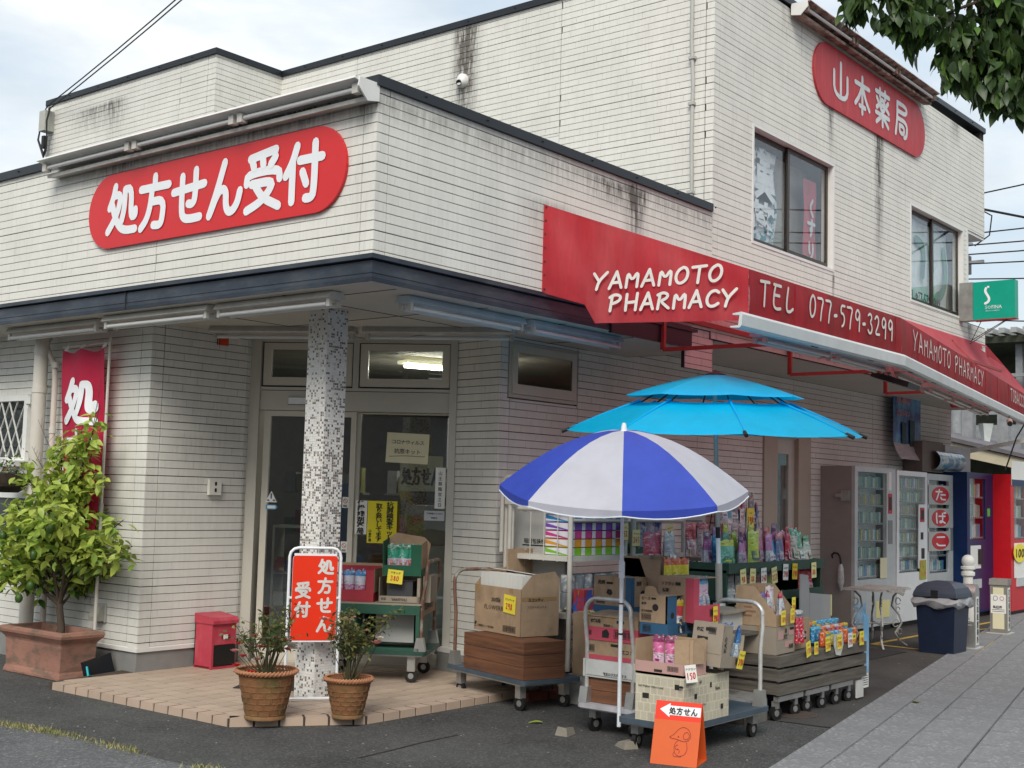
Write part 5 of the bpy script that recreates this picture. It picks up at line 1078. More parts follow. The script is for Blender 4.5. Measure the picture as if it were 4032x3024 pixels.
for k in range(8):
    a, b, ps = ends[k]; top = ends2[k][1]; d_ = (b-a).normalized()
    mb = MB(); mb.tube([Vector((-.01, 0, 1.72)), ends2[k][2][3]-Z*.02, a-Z*.004, b], .006, n=6); mb.tube([b-d_*.03, b+d_*.03], .014, n=8); mb.build('rib', M_BLACK, u2); mb = MB(); mb.tube([a+Z*.012, a.lerp(b, .5)+Z*.014, b-d_*.04+Z*.006], [.010, .007, .004], n=6); mb.build('rib_sleeve', M_CY, u2)
mb = MB(); tp = Vector((-.01, 0, 1.355)) + Mx2 @ Vector((0, 0, .41)); mb.lathe([(.085, -.01), (.075, .015), (.03, .03), (.0, .05)], tuple(tp), n=16); mb.build('hub_cap', M_BLACK, u2)

# --- big grey slatted crate platform with casters
cp2 = thing('slatted_crate', 'large weathered grey slatted crate on casters carrying the right hand goods', 'crate', (7.99, 4.03, 0))
L2, W2 = 1.46, .30
for k, (z0, z1) in enumerate(((.175, .25), (.268, .347), (.363, .438))):
    for s0, s1 in ((0, .70), (.703, L2)):
        mb = MB(); mb.bbox((s0, rnd.uniform(-.003, .003), z0+rnd.uniform(-.002, .002)), (s1, .02, z1)); mb.build('slat', M_WOODG, cp2)
    mb = MB(); mb.bbox((.002, .021, z0+.004), (.022, W2+.3, z1+.004)); mb.build('slat', M_WOODG, cp2)
    mb = MB(); mb.bbox((L2-.02, .021, z0), (L2, W2+.3, z1)); mb.build('slat', M_WOODG, cp2)
mb = MB(); mb.bbox((.03, .03, .425), (L2-.03, .6, .437)); mb.build('top_board', M_WOODG, cp2)
for x in (.03, .69, 1.42): mb = MB(); mb.bbox((x, .022, .17), (x+.03, .045, .43)); mb.build('corner_post', M_WOODG, cp2)
for x0 in (.0, .42, .84): mb = MB(); mb.bbox((x0+.02, .012, .13), (x0+.40, .05, .165)); mb.build('dolly_frame', M_STEEL, cp2)
for x in (.05, .33, .52, .76, 1.0, 1.22): mb = MB(); caster(mb, (x, .05, 0), .05, ang_=1.3); mb.bbox((x-.02, .03, .08), (x+.02, .07, .13), 1); mb.build('caster', [M_BLACK, M_STEEL], cp2)
cb_ = thing('concrete_block', 'cracked stained concrete block on the ground at the left end of the slatted crate', 'block', (7.76, 4.12, 0))
M_BLK = mat('cracked_concrete', (.155, .15, .135), rough=.95, var=.25, scale=4, c2=(.05, .05, .045), f2=(.55, .62), s2=3, bump=.5, bscale=24)
mb = MB(); mb.prism([(0, 0, 0), (.24, 0, 0), (.235, 0, .15), (.15, 0, .165), (.0, 0, .155)], (0, .5, .0)); mb.build('block', M_BLK, cb_)
mb = MB(); mb.prism([(-.2, -.02, .150), (.10, -.03, .158), (.2, 0, .166), (.22, .5, .17), (-.22, .5, .165)], (0, 0, .016)); mb.build('torn_cover', mat('grey_sheet', (.26, .25, .23), rough=.7, var=.25, scale=6, c2=(.12, .11, .1), f2=(.5, .6)), cb_)
mb = MB(); mb.bbox((-.05, -.02, 0), (-.02, .02, .14)); mb.build_each('stake', M_WOODG, cb_)
st_ = thing('side_board', 'grey weathered board table under the white box behind the trolley handle', 'table', (7.62, 4.20, 0))
mb = MB(); mb.prism([(0, 0, .575), (.5, -.02, .58), (1.1, .05, .585), (1.15, .55, .585), (.02, .6, .58)], (0, 0, .02)); mb.build('board', M_WOODG, st_)
for p in ((.06, .1), (.06, .5), (.5, .5)): mb = MB(); mb.bbox((p[0], p[1], 0), (p[0]+.03, p[1]+.03, .575)); mb.build('leg', M_WOODG, st_)
mb = MB(); mb.prism([(.46, -.022, .603), (.82, .0, .603), (.86, .2, .603), (.5, .25, .603)], (0, 0, .006)); mb.build('plastic_sheet', mat('dusty_plastic', (.33, .32, .31), rough=.35, var=.3, scale=14), st_)
wb_ = thing('foam_box', 'white box with a torn cardboard lid standing between the trolleys and the slatted crate', 'box', (7.72, 4.32, .60))
mb = MB(); mb.bbox((0, 0, 0), (.30, .22, .115)); mb.build('body', mat('foam_white', (.58, .58, .55), rough=.8, var=.05), wb_)
mb = MB(); mb.prism([(-.04, -.03, .118), (.15, -.04, .122), (.38, -.02, .128), (.40, .26, .125), (-.02, .27, .12)], (0, 0, .012)); mb.build('lid', M_CARDG, wb_)
# goods on the slatted crate
pb = carton('carton', 'pink printed carton with a smiling figure, left end of the slatted crate', (8.00, 4.06, .445), R(4), .33, .26, .185, M_CARDG)
t = MB(); block(t, (.03, -.0016, .10), X, .10, .06, 0, .0004); block(t, (.15, -.0016, .04), X, .14, .045, 0, .0004); block(t, (.22, -.0016, .12), X, .09, .04, 0, .0004); t.build('pink_print', M_PINKP, pb)
t = MB(); typ(t, '洗顔', (.12, -.0022, .10), X, Z, .038, bold=.01); block(t, (.24, -.0022, .155), X, .07, .018); barcode(t, (.22, -.0022, .03), X, .08, .03); t.prism([(.17+.014*math.cos(a*.52), -.0022, .155+.018*math.sin(a*.52)) for a in range(12)], (0, -.0005, 0)); t.build('print', M_INK, pb)
ob = carton('carton', 'open brown carton with sloping side, full of pouches, above the pink printed carton', (8.02, 4.07, .633), R(4), .36, .30, .27, M_CARD, open_='front')
t = MB()
for k in range(4): block(t, (-.0012, .24, .06+k*.03), -Y, .06+.03*(k % 2), .012)
t.build('red_print', mat('faded_red_print', (.24, .12, .07), rough=.8), ob)
mx_ = [((.62, .62, .66), (.60, .66, .74), (.52, .02, .05), (.05, .08, .45)), ((.55, .50, .52), (.62, .62, .66), (.60, .52, .55), WH), ((.52, .10, .22), (.60, .62, .66), (.5, .08, .2), WH), ((.50, .53, .55), (.40, .42, .5), (.12, .08, .3), WH)]
for k, (x, y, nm_) in enumerate(((8.24, 4.15, 'white pouch with a red flower mark at the front of the open brown carton'), (8.32, 4.28, 'pale pink topped pouch at the back right of the open brown carton'), (8.10, 4.18, 'small pink and white pouch at the left of the open brown carton'), (8.17, 4.26, 'clear and violet pouch in the middle of the open brown carton'))): pouch((x, y, .66), R(rnd.uniform(-20, 25)), nm_, .13 if k == 0 else .11, .20 if k == 0 else .25-.02*k, .06, mx_[k])
price_card((8.08, 4.045, .745), R(4), 'yellow price card reading 189, left of two on the open brown carton', '189', 'ソフト', M_YEL, .075, .10); price_card((8.23, 4.05, .752), R(6), 'yellow price card reading 187, right of two on the open brown carton', '187', 'ソフト', M_YEL, .075, .10)
price_card((8.35, 4.10, .82), R(6), 'yellow card reading 158 sticking up behind the open brown carton', '158', 'ファ', M_YEL, .07, .12)
bx_ = carton('carton', 'brown carton with red pouches leaning on its face, middle of the slatted crate', (8.40, 4.12, .443), R(6), .32, .26, .21, M_CARD)
t = MB(); block(t, (.20, -.0016, .10), X, .04, .018); block(t, (.20, -.0016, .06), X, .04, .018); t.build('print', M_INK, bx_)
REDp = ((.48, .01, .03), (.50, .01, .04), (.50, .02, .05), (.60, .45, .50))
for k, nm_ in enumerate(('left', 'right')): pouch((8.36+.075*k, 4.08, .50), R(5), 'glossy red pouch, %s of the pair leaning on the slatted crate carton' % nm_, .075, .18, .035, REDp)
price_card((8.375, 4.0, .515), R(5), 'tilted yellow price card reading 178 below the red pouches', '178', 'バス', M_YEL, .085, .105, roll=R(-10))
tubc = [((.60, .10, .02), (.65, .16, .02)), ((.62, .12, .02), (.65, .16, .02)), ((.03, .25, .50), (.05, .40, .62)), ((.05, .30, .45), (.62, .48, .05)), ((.45, .02, .10), (.60, .55, .60)), ((.04, .22, .45), (.10, .42, .65)), ((.55, .45, .05), (.03, .3, .55))]
def tub(loc, label, a, b, w=.07, d=.045, h=.10, rz=0.0):
    r_ = thing('scented_tub', label, 'tub', loc, rz, 'small lidded tubs on the slatted crate')
    mb = MB(); mb.lathe([(.5, 0), (.52, .02*10), (.5, .8), (.42, .82)], n=10, sx=1, sy=1)
    for i, v in enumerate(mb.v): mb.v[i] = Vector((v.x*w, v.y*d, v.z*h))
    mb.build('tub_body', film(a), r_); mb = MB(); mb.lathe([(.53, .80), (.56, .84), (.54, .96), (.40, 1.0)], n=10)
    for i, v in enumerate(mb.v): mb.v[i] = Vector((v.x*w, v.y*d, v.z*h))
    mb.build('lid', film(b), r_); return r_
names_ = ['first', 'second', 'third', 'fourth', 'fifth', 'sixth', 'seventh', 'eighth']
for row in range(3):
    for k in range(8):
        a, b = tubc[(k*3+row*2+ (k > 4)) % 7] if not (row == 0 and k in (4, 5)) else tubc[k-4]
        tub((8.80+k*.078+rnd.uniform(-.004, .004), 4.09+row*.075, .445+row*.018), '%s tub from the left in the %s row of tubs on the slatted crate' % (names_[k], ('front', 'middle', 'back')[row]), a, b, rz=rnd.uniform(-.1, .1), h=.10+.012*row)
for x, y, lb in ((8.60, 4.28, 'white lidded wipes tub, left of two beside the brown carton'), (8.78, 4.30, 'white lidded wipes tub, right of two beside the brown carton')): tub((x, y, .60 if x < 8.7 else .56), lb, (.30, .32, .40) if x < 8.7 else (.03, .18, .22), (.70, .70, .70), .16, .09, .13)
for x, dg, m_, rr_, lb in ((8.73, '358', M_YEL, -4, 'yellow price card reading 358, leftmost on the top slat under the tubs'), (8.93, '398', M_YEL, -3, 'yellow price card in a clear sleeve, second on the top slat under the tubs'), (9.12, '298', M_WCARD, -2, 'white price card, third on the top slat under the tubs'), (9.33, '198', M_YEL, 0, 'dark yellow price card at the right end of the top slat')):
    price_card((x, 4.015, .525), R(2), lb, dg, 'ピジョン' if x < 9.2 else 'ハブ', m_, .085, .105, roll=R(rr_))
sv = thing('clear_sleeve', 'crumpled clear plastic sleeve behind the second yellow card on the top slat', 'sleeve', (8.93, 4.022, .40)); mb = MB(); mb.add([(-.09, 0, .13), (.07, 0, .14), (.085, 0, .05), (.03, -.003, -.03), (-.05, -.002, -.02), (-.085, 0, .05)], [(0, 5, 4, 3, 2, 1)]); mb.add([(-.09, .003, .13), (.07, .003, .14), (.085, .003, .05), (.03, .001, -.03), (-.05, .001, -.02), (-.085, .003, .05)], [(0, 1, 2, 3, 4, 5)]); mb.build('sleeve', mat('sleeve_film', (.50, .50, .47), rough=.25, var=.2, scale=20), sv)
gb = thing('grey_display_board', 'plain grey folded cardboard screen behind the tubs at the right end of the crate', 'board', (9.38, 4.47, .45))
mb = MB(); mb.prism([(.0, 0, .02), (.50, .05, .0), (.50, .05, .29), (.0, 0, .33)], (0, .008, 0)); mb.prism([(-.13, .02, .02), (-.005, 0, .02), (-.005, 0, .33), (-.03, .0, .47), (-.13, .02, .48)], (0, .008, 0)); mb.build('board', mat('grey_board', (.36, .35, .34), rough=.7, var=.04), gb)
mb = MB(); mb.bbox((.495, .045, .12), (.508, .06, .29)); mb.build('yellow_edge', M_YELP, gb)
bp = thing('hanging_poster', 'light blue poster strip hanging from the right end of the slatted crate', 'poster', (9.47, 4.05, .08))
mb = MB(); mb.bbox((-.02, 0, .11), (.075, .004, .56)); mb.build('blue_sheet', mat('poster_sky_blue', (.16, .38, .60), rough=.4, var=.2, scale=3, c2=(.50, .62, .70), f2=(.45, .7)), bp); mb = MB(); mb.bbox((-.055, .002, 0), (.075, .005, .108)); mb.build('notice', M_WCARD, bp)
t = MB()
for k in range(5): block(t, (-.03, -.001+.0025, .02+k*.017), X, .09, .005)
t.build('print', M_INK, bp)
wf = thing('foam_board', 'white foam board leaning under the right end of the slatted crate', 'board', (9.30, 4.04, .02)); mb = MB(); mb.bbox((0, 0, 0), (.12, .012, .13)); mb.build('panel', mat('foam_white'), wf)

# --- green wooden shelf with pouches
gs_ = thing('green_shelf', 'dark green wooden shelf rack of pouches behind the slatted crate', 'shelf', (8.30, 4.60, 0))
M_GRN = mat('painted_dark_green', (.018, .055, .038), rough=.45, var=.2, scale=5)
mb = MB(); mb.bbox((0, -.005, .955), (1.60, .015, 1.03)); mb.build('front_rail', M_GRN, gs_); mb = MB(); mb.bbox((.55, -.005, .73), (1.60, .015, .80)); mb.build('front_rail', M_GRN, gs_)
for z in (.96, .735, .5): mb = MB(); mb.bbox((0, .016, z), (1.6, .34, z+.018)); mb.build('shelf_board', M_GRN, gs_)
for x in (0, 1.58): mb = MB(); mb.bbox((x, .016, 0), (x+.02, .34, 1.03)); mb.build('side_panel', M_GRN, gs_)
mb = MB(); mb.bbox((.02, .335, .1), (1.58, .345, 1.0)); mb.build('back_panel', mat('shelf_dark', (.012, .012, .012), rough=.8), gs_)
row1 = [(.10, .145, .22, ((.10, .42, .30), (.15, .45, .33), (.55, .55, .05), (.02, .18, .10)), 'pale green handled pouch'), (.22, .13, .22, ((.10, .42, .30), (.15, .45, .33), (.55, .55, .05), (.02, .18, .10)), 'second pale green handled pouch'),
 (.33, .08, .24, ((.55, .50, .54), (.50, .20, .40), (.12, .04, .15), (.4, .1, .3)), 'white and violet pouch'), (.41, .08, .26, ((.55, .50, .54), (.45, .12, .30), (.14, .04, .12), (.4, .1, .3)), 'white and magenta pouch'),
 (.53, .14, .29, ((.42, .52, .06), (.50, .60, .08), (.50, .60, .10), (.05, .12, .10)), 'lime green pouch with dark lettering'), (.68, .13, .30, ((.50, .16, .26), (.52, .20, .32), (.45, .14, .24), (.5, .4, .45)), 'rose pink pouch'),
 (.79, .10, .26, ((.55, .55, .60), (.45, .20, .40), (.50, .20, .42), WH), 'white and mauve pouch'), (.875, .10, .25, ((.03, .25, .50), (.04, .30, .58), (.35, .15, .35), WH), 'sky blue pouch'),
 (.96, .09, .27, ((.15, .20, .35), (.14, .18, .33), (.50, .18, .20), (.4, .4, .5)), 'slate blue pouch'), (1.04, .10, .27, ((.50, .06, .09), (.52, .08, .12), (.48, .10, .12), (.6, .5, .5)), 'red pouch'), (1.10, .08, .27, ((.42, .01, .05), (.45, .02, .05), (.4, .02, .06), WH), 'deep red pouch')]
nth = ['first', 'second', 'third', 'fourth', 'fifth', 'sixth', 'seventh', 'eighth', 'ninth', 'tenth', 'eleventh']
for k, (x, w, h, cs, nm_) in enumerate(row1): pouch((8.30+x, 4.68+.03*(k % 2), .98), R(rnd.uniform(-12, 12)), '%s, %s from the left on the upper green shelf' % (nm_, nth[k]), w*1.3, h, .06, cs, spout=k in (2, 3))
for k, (x, lb) in enumerate(((1.22, 'bag pack at the right of the upper green shelf, left of three'), (1.33, 'bag pack at the right of the upper green shelf, middle of three'), (1.47, 'green topped clear pack at the far right of the upper green shelf'))): pouch((8.30+x, 4.70, .98), R(-6+8*k), lb, .14, .30-.03*k, .10, (((.50, .48, .42), (.45, .46, .42), (.02, .22, .12), (.55, .5, .42)), ((.56, .56, .52), (.10, .30, .20), (.02, .24, .14), WH), ((.55, .57, .55), (.40, .5, .45), (.02, .20, .10), (.5, .45, .35)))[k], cat='bag pack')
for k in range(2): pouch((9.66+.12*k, 4.68, .75), R(0), '%s large glossy red pouch on the lower green shelf' % ('left' if not k else 'right'), .13, .20, .06, REDp)
low = [(.12, .10, ((.25, .5, .55), (.3, .55, .6), (.3, .55, .6), WH), 'pale aqua pouch'), (.21, .08, ((.5, .52, .52), (.45, .47, .5), (.5, .5, .5), WH), 'light grey bottle shaped pouch'), (.32, .10, ((.55, .57, .6), (.5, .52, .55), (.5, .55, .6), WH), 'white bottle shaped pouch'), (.50, .11, ((.4, .15, .17), (.45, .2, .2), (.5, .4, .4), WH), 'dusty pink pouch'), (.62, .11, ((.4, .15, .17), (.35, .12, .14), (.5, .4, .4), WH), 'second dusty pink pouch'), (.86, .13, ((.4, .5, .45), (.35, .45, .1), (.3, .28, .28), WH), 'grey pack with a lime label')]
for x, w, cs, nm_ in low: pouch((8.30+x, 4.70, .755), R(rnd.uniform(-8, 8)), nm_ + ' on the lower green shelf behind the price cards', w, .19, .06, cs)
cards = [(.20, '98', M_YELP, 'leftmost pale yellow card'), (.36, '88', M_YELP, 'pale yellow card second from the left'), (.53, '240', M_WCARD, 'cream card third from the left'), (.70, '237', M_YELP, 'tilted yellow card fourth from the left'), (.90, '398', M_WCARD, 'white card fifth from the left'), (1.06, '198', mat('card_orange_yellow', (.75, .50, .02), rough=.5), 'orange yellow card sixth from the left'), (1.40, '88', M_YELP, 'pale card at the right end')]
for k, (x, dg, m_, nm_) in enumerate(cards): price_card((8.30+x, 4.588, 1.005 if k > 3 else .985-.0*k), 0, nm_ + ' on the upper rail of the green shelf', dg, ('キレイ', 'トイレ', 'エマール', 'ハミング', 'ふんわり', 'ボールド', 'アリエ')[k], m_, .088, .125, roll=R((-7, 3, -3, -9, 2, 2, -3)[k]))
price_card((8.26, 4.50, .74), 0, 'small pale card beside the white foam box', '398', 'パック', M_YELP, .07, .10)
for k in range(2): b_ = carton('small_box', ('left orange and green small box', 'right orange and green small box')[k] + ' at the right of the slatted crate', (8.62+.06*k, 4.34, .70), 0, .05, .08, .06, mat('tea_orange', (.55, .16, .03), rough=.5, c2=(.12, .25, .08), f2=(.45, .55), s2=20), cat='small box')

# --- white pipe rack with tissue boxes
wr = thing('pipe_rack', 'off white tubular rack full of tissue boxes and paper rolls against the street wall', 'rack', (7.70, 5.60, 0))
M_RACK = mat('rack_offwhite', (.50, .48, .43), rough=.45, var=.1)
for a, b, r_ in [((0, 0, .2), (0, 0, 1.40), .02), ((.74, 0, .2), (.74, 0, 1.40), .017), ((.85, 0, .2), (.85, 0, 1.40), .022), ((1.62, 0, .2), (1.62, 0, 1.40), .017), ((0, .56, .2), (0, .56, 1.40), .017), ((0, .62, .2), (0, .62, 1.40), .017), ((0, .5, 1.39), (0, 0, 1.39), .017), ((0, 0, 1.31), (.74, 0, 1.31), .014), ((.85, 0, 1.31), (1.62, 0, 1.31), .014)]:
    mb = MB(); mb.tube([a, b], r_, n=10); mb.build('rack_tube', M_RACK, wr)
for y0, y1 in ((.56, .42), (.64, .5)):
    mb = MB(); pts = [(-.03, y0, 1.05), (-.03, y0, 1.56)] + [(-.03, y0-.06+.06*math.cos(R(a)), 1.57+.06*math.sin(R(a))) for a in (20, 45, 70, 90)] + [(-.03, y0-.35, 1.63)]; mb.tube(pts, .017, n=10); mb.build('rack_handle', M_RACK, wr)
mb = MB(); mb.bbox((-.05, .5, 1.42), (-.01, .60, 1.48)); mb.build_each('latch', M_RACK, wr)
for z in (1.045, .62): 
    mb = MB(); mb.bbox((.0, -.01, z-.04), (.74, .5, z)); mb.bbox((.86, -.01, z-.04), (1.62, .5, z)); mb.build('rack_shelf', M_RACK, wr)
for y in (.12, .25, .38): mb = MB(); mb.tube([(-.0, y, 1.0), (0, y, 1.39)], .004, n=6); mb.build_each('wire', M_RACK, wr)
mb = MB(); mb.bbox((.0, .0, .22), (1.62, .5, .25)); mb.build('rack_base', M_RACK, wr)
tcols = [(.18, .42, .02), (.60, .26, .02), (.48, .04, .20), (.16, .06, .36), (.02, .20, .45)]
lvl = ['bottom green', 'second orange', 'third pink', 'fourth purple', 'top blue']
for z in range(5):
    for k in range(5):
        c = tcols[z]; cm = mat('tissue_%d' % z, c, rough=.45, var=.08); x = .035+k*.137; b_ = thing('tissue_box', '%s layer tissue pack, %s from the left on the white rack' % (lvl[z], names_[k]), 'tissue box', (7.70+x, 5.62, 1.047+z*.063), 0, 'stacked tissue packs on the white rack')
        mb = MB(); mb.bbox((0, 0, 0), (.128, .24, .058)); mb.build('box_body', cm, b_); mb = MB(); mb.bbox((.0, -.001, .002), (.045, -.0001, .056)); mb.build('white_end', mat('tissue_white', (.62, .62, .66), rough=.4), b_)
        if k == 0: mb = MB(); mb.add([(-.001, .0, .004), (-.001, .0, .054), (-.001, .12, .054), (-.001, .24, .05), (-.001, .10, .02), (-.001, .02, .004)], [(0, 1, 2, 3, 4, 5)]); mb.add([(-.0015, .24, .004), (-.0015, .24, .02), (-.0015, .06, .004)], [(0, 1, 2)]); mb.build('side_print', mat('tissue_white'), b_)
RL = [((.50, .52, .58), 'white plastic wrapped roll pack'), ((.50, .52, .56), 'blue lettered roll pack')]
def rolls(x, y, z, w, h, label, c, n=3, c2=None):
    r_ = thing('paper_roll_pack', label, 'paper roll pack', (x, y, z), 0, 'wrapped paper roll packs on the white rack')
    for i in range(n):
        for j in range(2): mb = MB(); mb.lathe([(.42, 0), (.5, .02), (.5, .48), (.42, .5)], n=12); q = w/n; mb.v = [Vector((v.x*q+q*(i+.5), v.y*q, v.z*h + j*h/2)) for v in mb.v]; mb.build('roll', mat('roll_wrap_'+c, dict(w=(.50, .52, .57), g=(.38, .45, .30), p=(.30, .07, .12), d=(.22, .25, .28))[c], rough=.3, var=.18, scale=16, c2=c2, f2=(.5, .6), s2=14) , r_)
    return r_
rolls(8.76, 5.72, 1.047, .36, .30, 'white roll pack with blue marks on the right half of the white rack', 'w', c2=(.04, .08, .30)); rolls(8.58, 5.70, 1.10, .18, .20, 'green and white roll pack at the middle of the white rack', 'g', 2, c2=(.05, .28, .08))
b_ = carton('carton', 'green bottomed carton under the green and white rolls on the white rack', (8.57, 5.62, 1.047), 0, .2, .2, .05, M_GREENC)
rolls(7.76, 5.70, .64, .34, .26, 'grey and green roll pack on the lower shelf of the white rack', 'd', c2=(.55, .57, .55)); rolls(8.16, 5.70, .64, .26, .26, 'pale grey roll pack with small print on the lower rack shelf', 'd', 2, c2=(.35, .38, .42)); rolls(8.62, 5.70, .64, .30, .26, 'dark pink roll pack, left one on the lower rack shelf', 'p'); rolls(8.96, 5.70, .64, .30, .26, 'dark pink roll pack, right one on the lower rack shelf', 'p')
b_ = carton('display_carton', 'red white and blue snack coloured pack at the left of the lower rack shelf', (7.75, 5.50, .60), 0, .22, .1, .20, mat('pack_redblue', (.42, .05, .06), rough=.4, var=.3, scale=9, c2=(.04, .10, .40), f2=(.48, .54), s2=7), cat='pack')
for x, y, z, dg, lb in ((8.38, 5.57, 1.29, '352', 'yellow card reading 352 hanging by the tissue packs'), (8.55, 5.57, 1.24, '345', 'yellow card reading 345 tied to the right half of the white rack'), (9.05, 5.57, 1.28, '498', 'tilted yellow card in a sleeve at the right end of the white rack')): price_card((x, y, z), 0, lb, dg, 'ティシュ', M_YELP, .11, .13, roll=R(0 if x < 9 else -14))
gp = thing('steel_locker', 'pale grey steel locker with a printed line behind the white rack', 'locker', (7.88, 5.78, 0)); mb = MB(); mb.bbox((0, .42, .2), (.05, .60, 1.42)); mb.bbox((.0, .0, .2), (.02, .42, 1.36)); mb.build('panel', mat('locker_grey', (.40, .40, .38), rough=.5, var=.05), gp)
t = MB(); typ(t, '稲田包装株式会社', (-.0012, .40, 1.12), -Y, Z, .042, bold=.01); block(t, (-.0012, .415, 1.098), -Y, .40, .010); t.build('print', M_INK, gp)
oa = thing('wall_notice', 'orange brown notice on the wall behind the rack handles', 'notice', (7.98, YG-.012, 1.27)); mb = MB(); mb.bbox((-.08, 0, 0), (.2, .004, .24)); mb.build('sheet', mat('notice_orange', (.36, .09, .03), rough=.6, var=.1), oa)
sb_ = carton('carton', 'plain brown taped carton standing low behind the stacked trolley', (7.62, 5.25, .20), 0, .32, .25, .45, M_CARD); lg = thing('low_platform', 'low grey platform under the plain taped carton', 'platform', (7.5, 5.1, 0)); mb = MB(); mb.bbox((0, 0, .12), (1.5, .45, .195)); mb.bbox((.05, .05, 0), (1.4, .4, .12)); mb.build('platform', M_PVCG, lg)

# --- trolley with flower print tissues
tr_c = trolley('rusty handled trolley with the brown slatted crate and flower tissues, right of the entrance', (7.0, 5.36, 0), 0, 1.0, .52, .22, .92, M_DECKB, M_RUST, end=1)
rzC = math.atan2(.96, .28); tr_c.location = (7.44, 5.28, 0); tr_c.rotation_euler.z = rzC
woc = thing('slatted_wood_crate', 'brown stained wooden crate turned upside down on the rusty handled trolley', 'crate', (6.955, 5.43, .222), math.atan2(-.28, .96))
for k in range(3):
    mb = MB(); mb.bbox((0, rnd.uniform(0, .004), k*.086), (.36, .76, k*.086+.083)); mb.build('plank', M_WOOD, woc)
fb = thing('flower_tissue_carton', 'big open brown carton of flower print tissue boxes with a yellow 298 card', 'carton', (7.18, 5.645, .482), math.atan2(-.28, .96))
mb = MB(); mb.bbox((0, 0, 0), (.004, .60, .335)); mb.prism([(0, 0, 0), (.34, 0, 0), (.34, 0, .40), (.30, 0, .46), (.10, 0, .44), (.0, 0, .335)], (0, .004, 0)); mb.prism([(0, .596, 0), (.34, .596, 0), (.34, .596, .40), (.30, .596, .46), (.10, .596, .44), (.0, .596, .335)], (0, .004, 0)); mb.bbox((.336, .004, 0), (.34, .596, .42)); mb.bbox((.004, .004, 0), (.336, .596, .01)); mb.build('box_body', M_CARD, fb)
t = MB(); typ(t, 'scottie', (-.002, .37, .225), -Y, Z, .060, bold=.018, sx=.7); typ(t, 'FLOWERBOX', (-.002, .465, .165), -Y, Z, .048, bold=-.004, sx=1.15); typ(t, '日本製紙クレシア株式会社', (-.002, .55, .03), -Y, Z, .018, bold=.02); barcode(t, (-.002, .22, .02), -Y, .16, .045); t.prism([(-.002, .59, .04), (-.002, .57, .04), (-.002, .562, .062), (-.002, .585, .062)], (-.0004, 0, 0)); t.prism([(-.002, .59, .025), (-.002, .565, .025), (-.002, .572, .034)], (-.0004, 0, 0))
typ(t, 'スコッティ', (.06, -.002, .25), X, Z, .028, bold=.03); typ(t, 'フラワーボックス', (.05, -.002, .20), X, Z, .022, bold=0); t.build('print', M_INK, fb)
t = MB(); t.bbox((-.0012, .54, .28), (-.0001, .597, .335)); t.bbox((-.0012, .10, .30), (-.0001, .15, .335)); t.bbox((.0, -.0012, .25), (.32, -.0001, .28)); t.build('tape', M_TAPE, fb)
M_FLO = mat('flower_print', (.66, .66, .62), rough=.5, var=.03, scale=4, c2=(.55, .16, .05), f2=(.60, .64), s2=26)
for k in range(10):
    q = fb.matrix_basis @ Vector((.03, .545-k*.054, .30)); tb_ = thing('flower_tissue_box', '%s flower print tissue box from the left in the open carton' % (names_ + ['ninth', 'tenth'])[k], 'tissue box', q, math.atan2(-.28, .96), 'flower print tissue boxes in the open carton')
    mb = MB(); mb.bbox((0, -.0245, -.05), (.115, .0245, .13+rnd.uniform(-.003, .003))); mb.build('box_body', M_FLO, tb_)
mb = MB(); mb.prism([(.12, .03, .44), (.33, .03, .42), (.33, .58, .42), (.12, .58, .455)], (0, 0, .004)); mb.build('tissue_wrap', M_CLEAR, fb)
cw = fb.matrix_basis @ Vector((-.006, .13, .285)); price_card(cw, math.atan2(-.28, .96)-R(90), 'bright yellow price card reading 298 taped on the flower tissue carton', '298', 'スコッティ 5P', M_YEL, .15, .13, roll=R(4))
sh_ = thing('cardboard_screen', 'tall flattened cardboard sheet standing behind the flower tissue carton', 'cardboard', (6.92, 5.56, .30)); sh_.location = (7.58, 6.10, .22); 
mb = MB(); mb.bbox((.0, 0, .0), (.20, .008, .86)); mb.prism([(.205, -.004, 0), (.80, -.03, 0), (.78, -.03, .80), (.205, -.004, .85)], (0, .008, 0)); mb.build('sheet', M_CARD, sh_); t = MB(); t.bbox((.22, -.014, .76), (.29, -.012, .86)); t.bbox((.50, -.032, .28), (.60, -.031, .33)); t.build('tape', M_TAPE, sh_)
M_BRICKR = mat('red_brick', (.22, .07, .045), rough=.9, var=.2)
for x, y, a, lb in ((7.48, 5.74, -8, 'loose red brick at the edge of the tiled step, left one'), (7.72, 5.66, 5, 'loose red brick at the edge of the tiled step, right one')): tag(MB().box((0, 0, .03), (.20, .10, .06)).build('loose_brick', M_BRICKR), lb, 'brick', 'loose bricks beside the trolley'); o_ = [o for o in col.objects if o.name.startswith('loose_brick')][-1]; o_.location = (x, y, 0); o_.rotation_euler.z = R(a)

# --- green trolley parallel to the entrance doors
azd = math.atan2(DD.y, DD.x)      # trolley x axis runs along the doors to the right
td = trolley('rusty handled trolley carrying the green bench, right in front of the glass doors', (0, 0, 0), azd, .92, .66, .24, .91, mat('deck_greenish', (.02, .06, .045), rough=.5, var=.2), M_RUST, end=1, bar=(.50, .66, mat('name_board_wood', (.32, .20, .12), rough=.7)))
nr = Vector((7.16, 6.53, .052)); td.location = nr - DD*.92
def TD(a, b, z): return nr - DD*(.92-a) - DN*b + Z*z
t = MB(); typ(t, '山本薬局', (.877, .12, .545), Y, Z, .075, bold=.01, sx=1.2); t.build('lettering', M_INK, td)
gb_ = thing('green_bench', 'dark green wooden bench on the trolley by the glass doors', 'bench', TD(.10, .02, .24), azd)
for z0, z1 in ((0, .02), (.27, .34)): mb = MB(); mb.bbox((0, 0, z0), (.76, .02, z1)); mb.build('rail', mat('bench_green', (.022, .085, .055), rough=.5, var=.15), gb_)
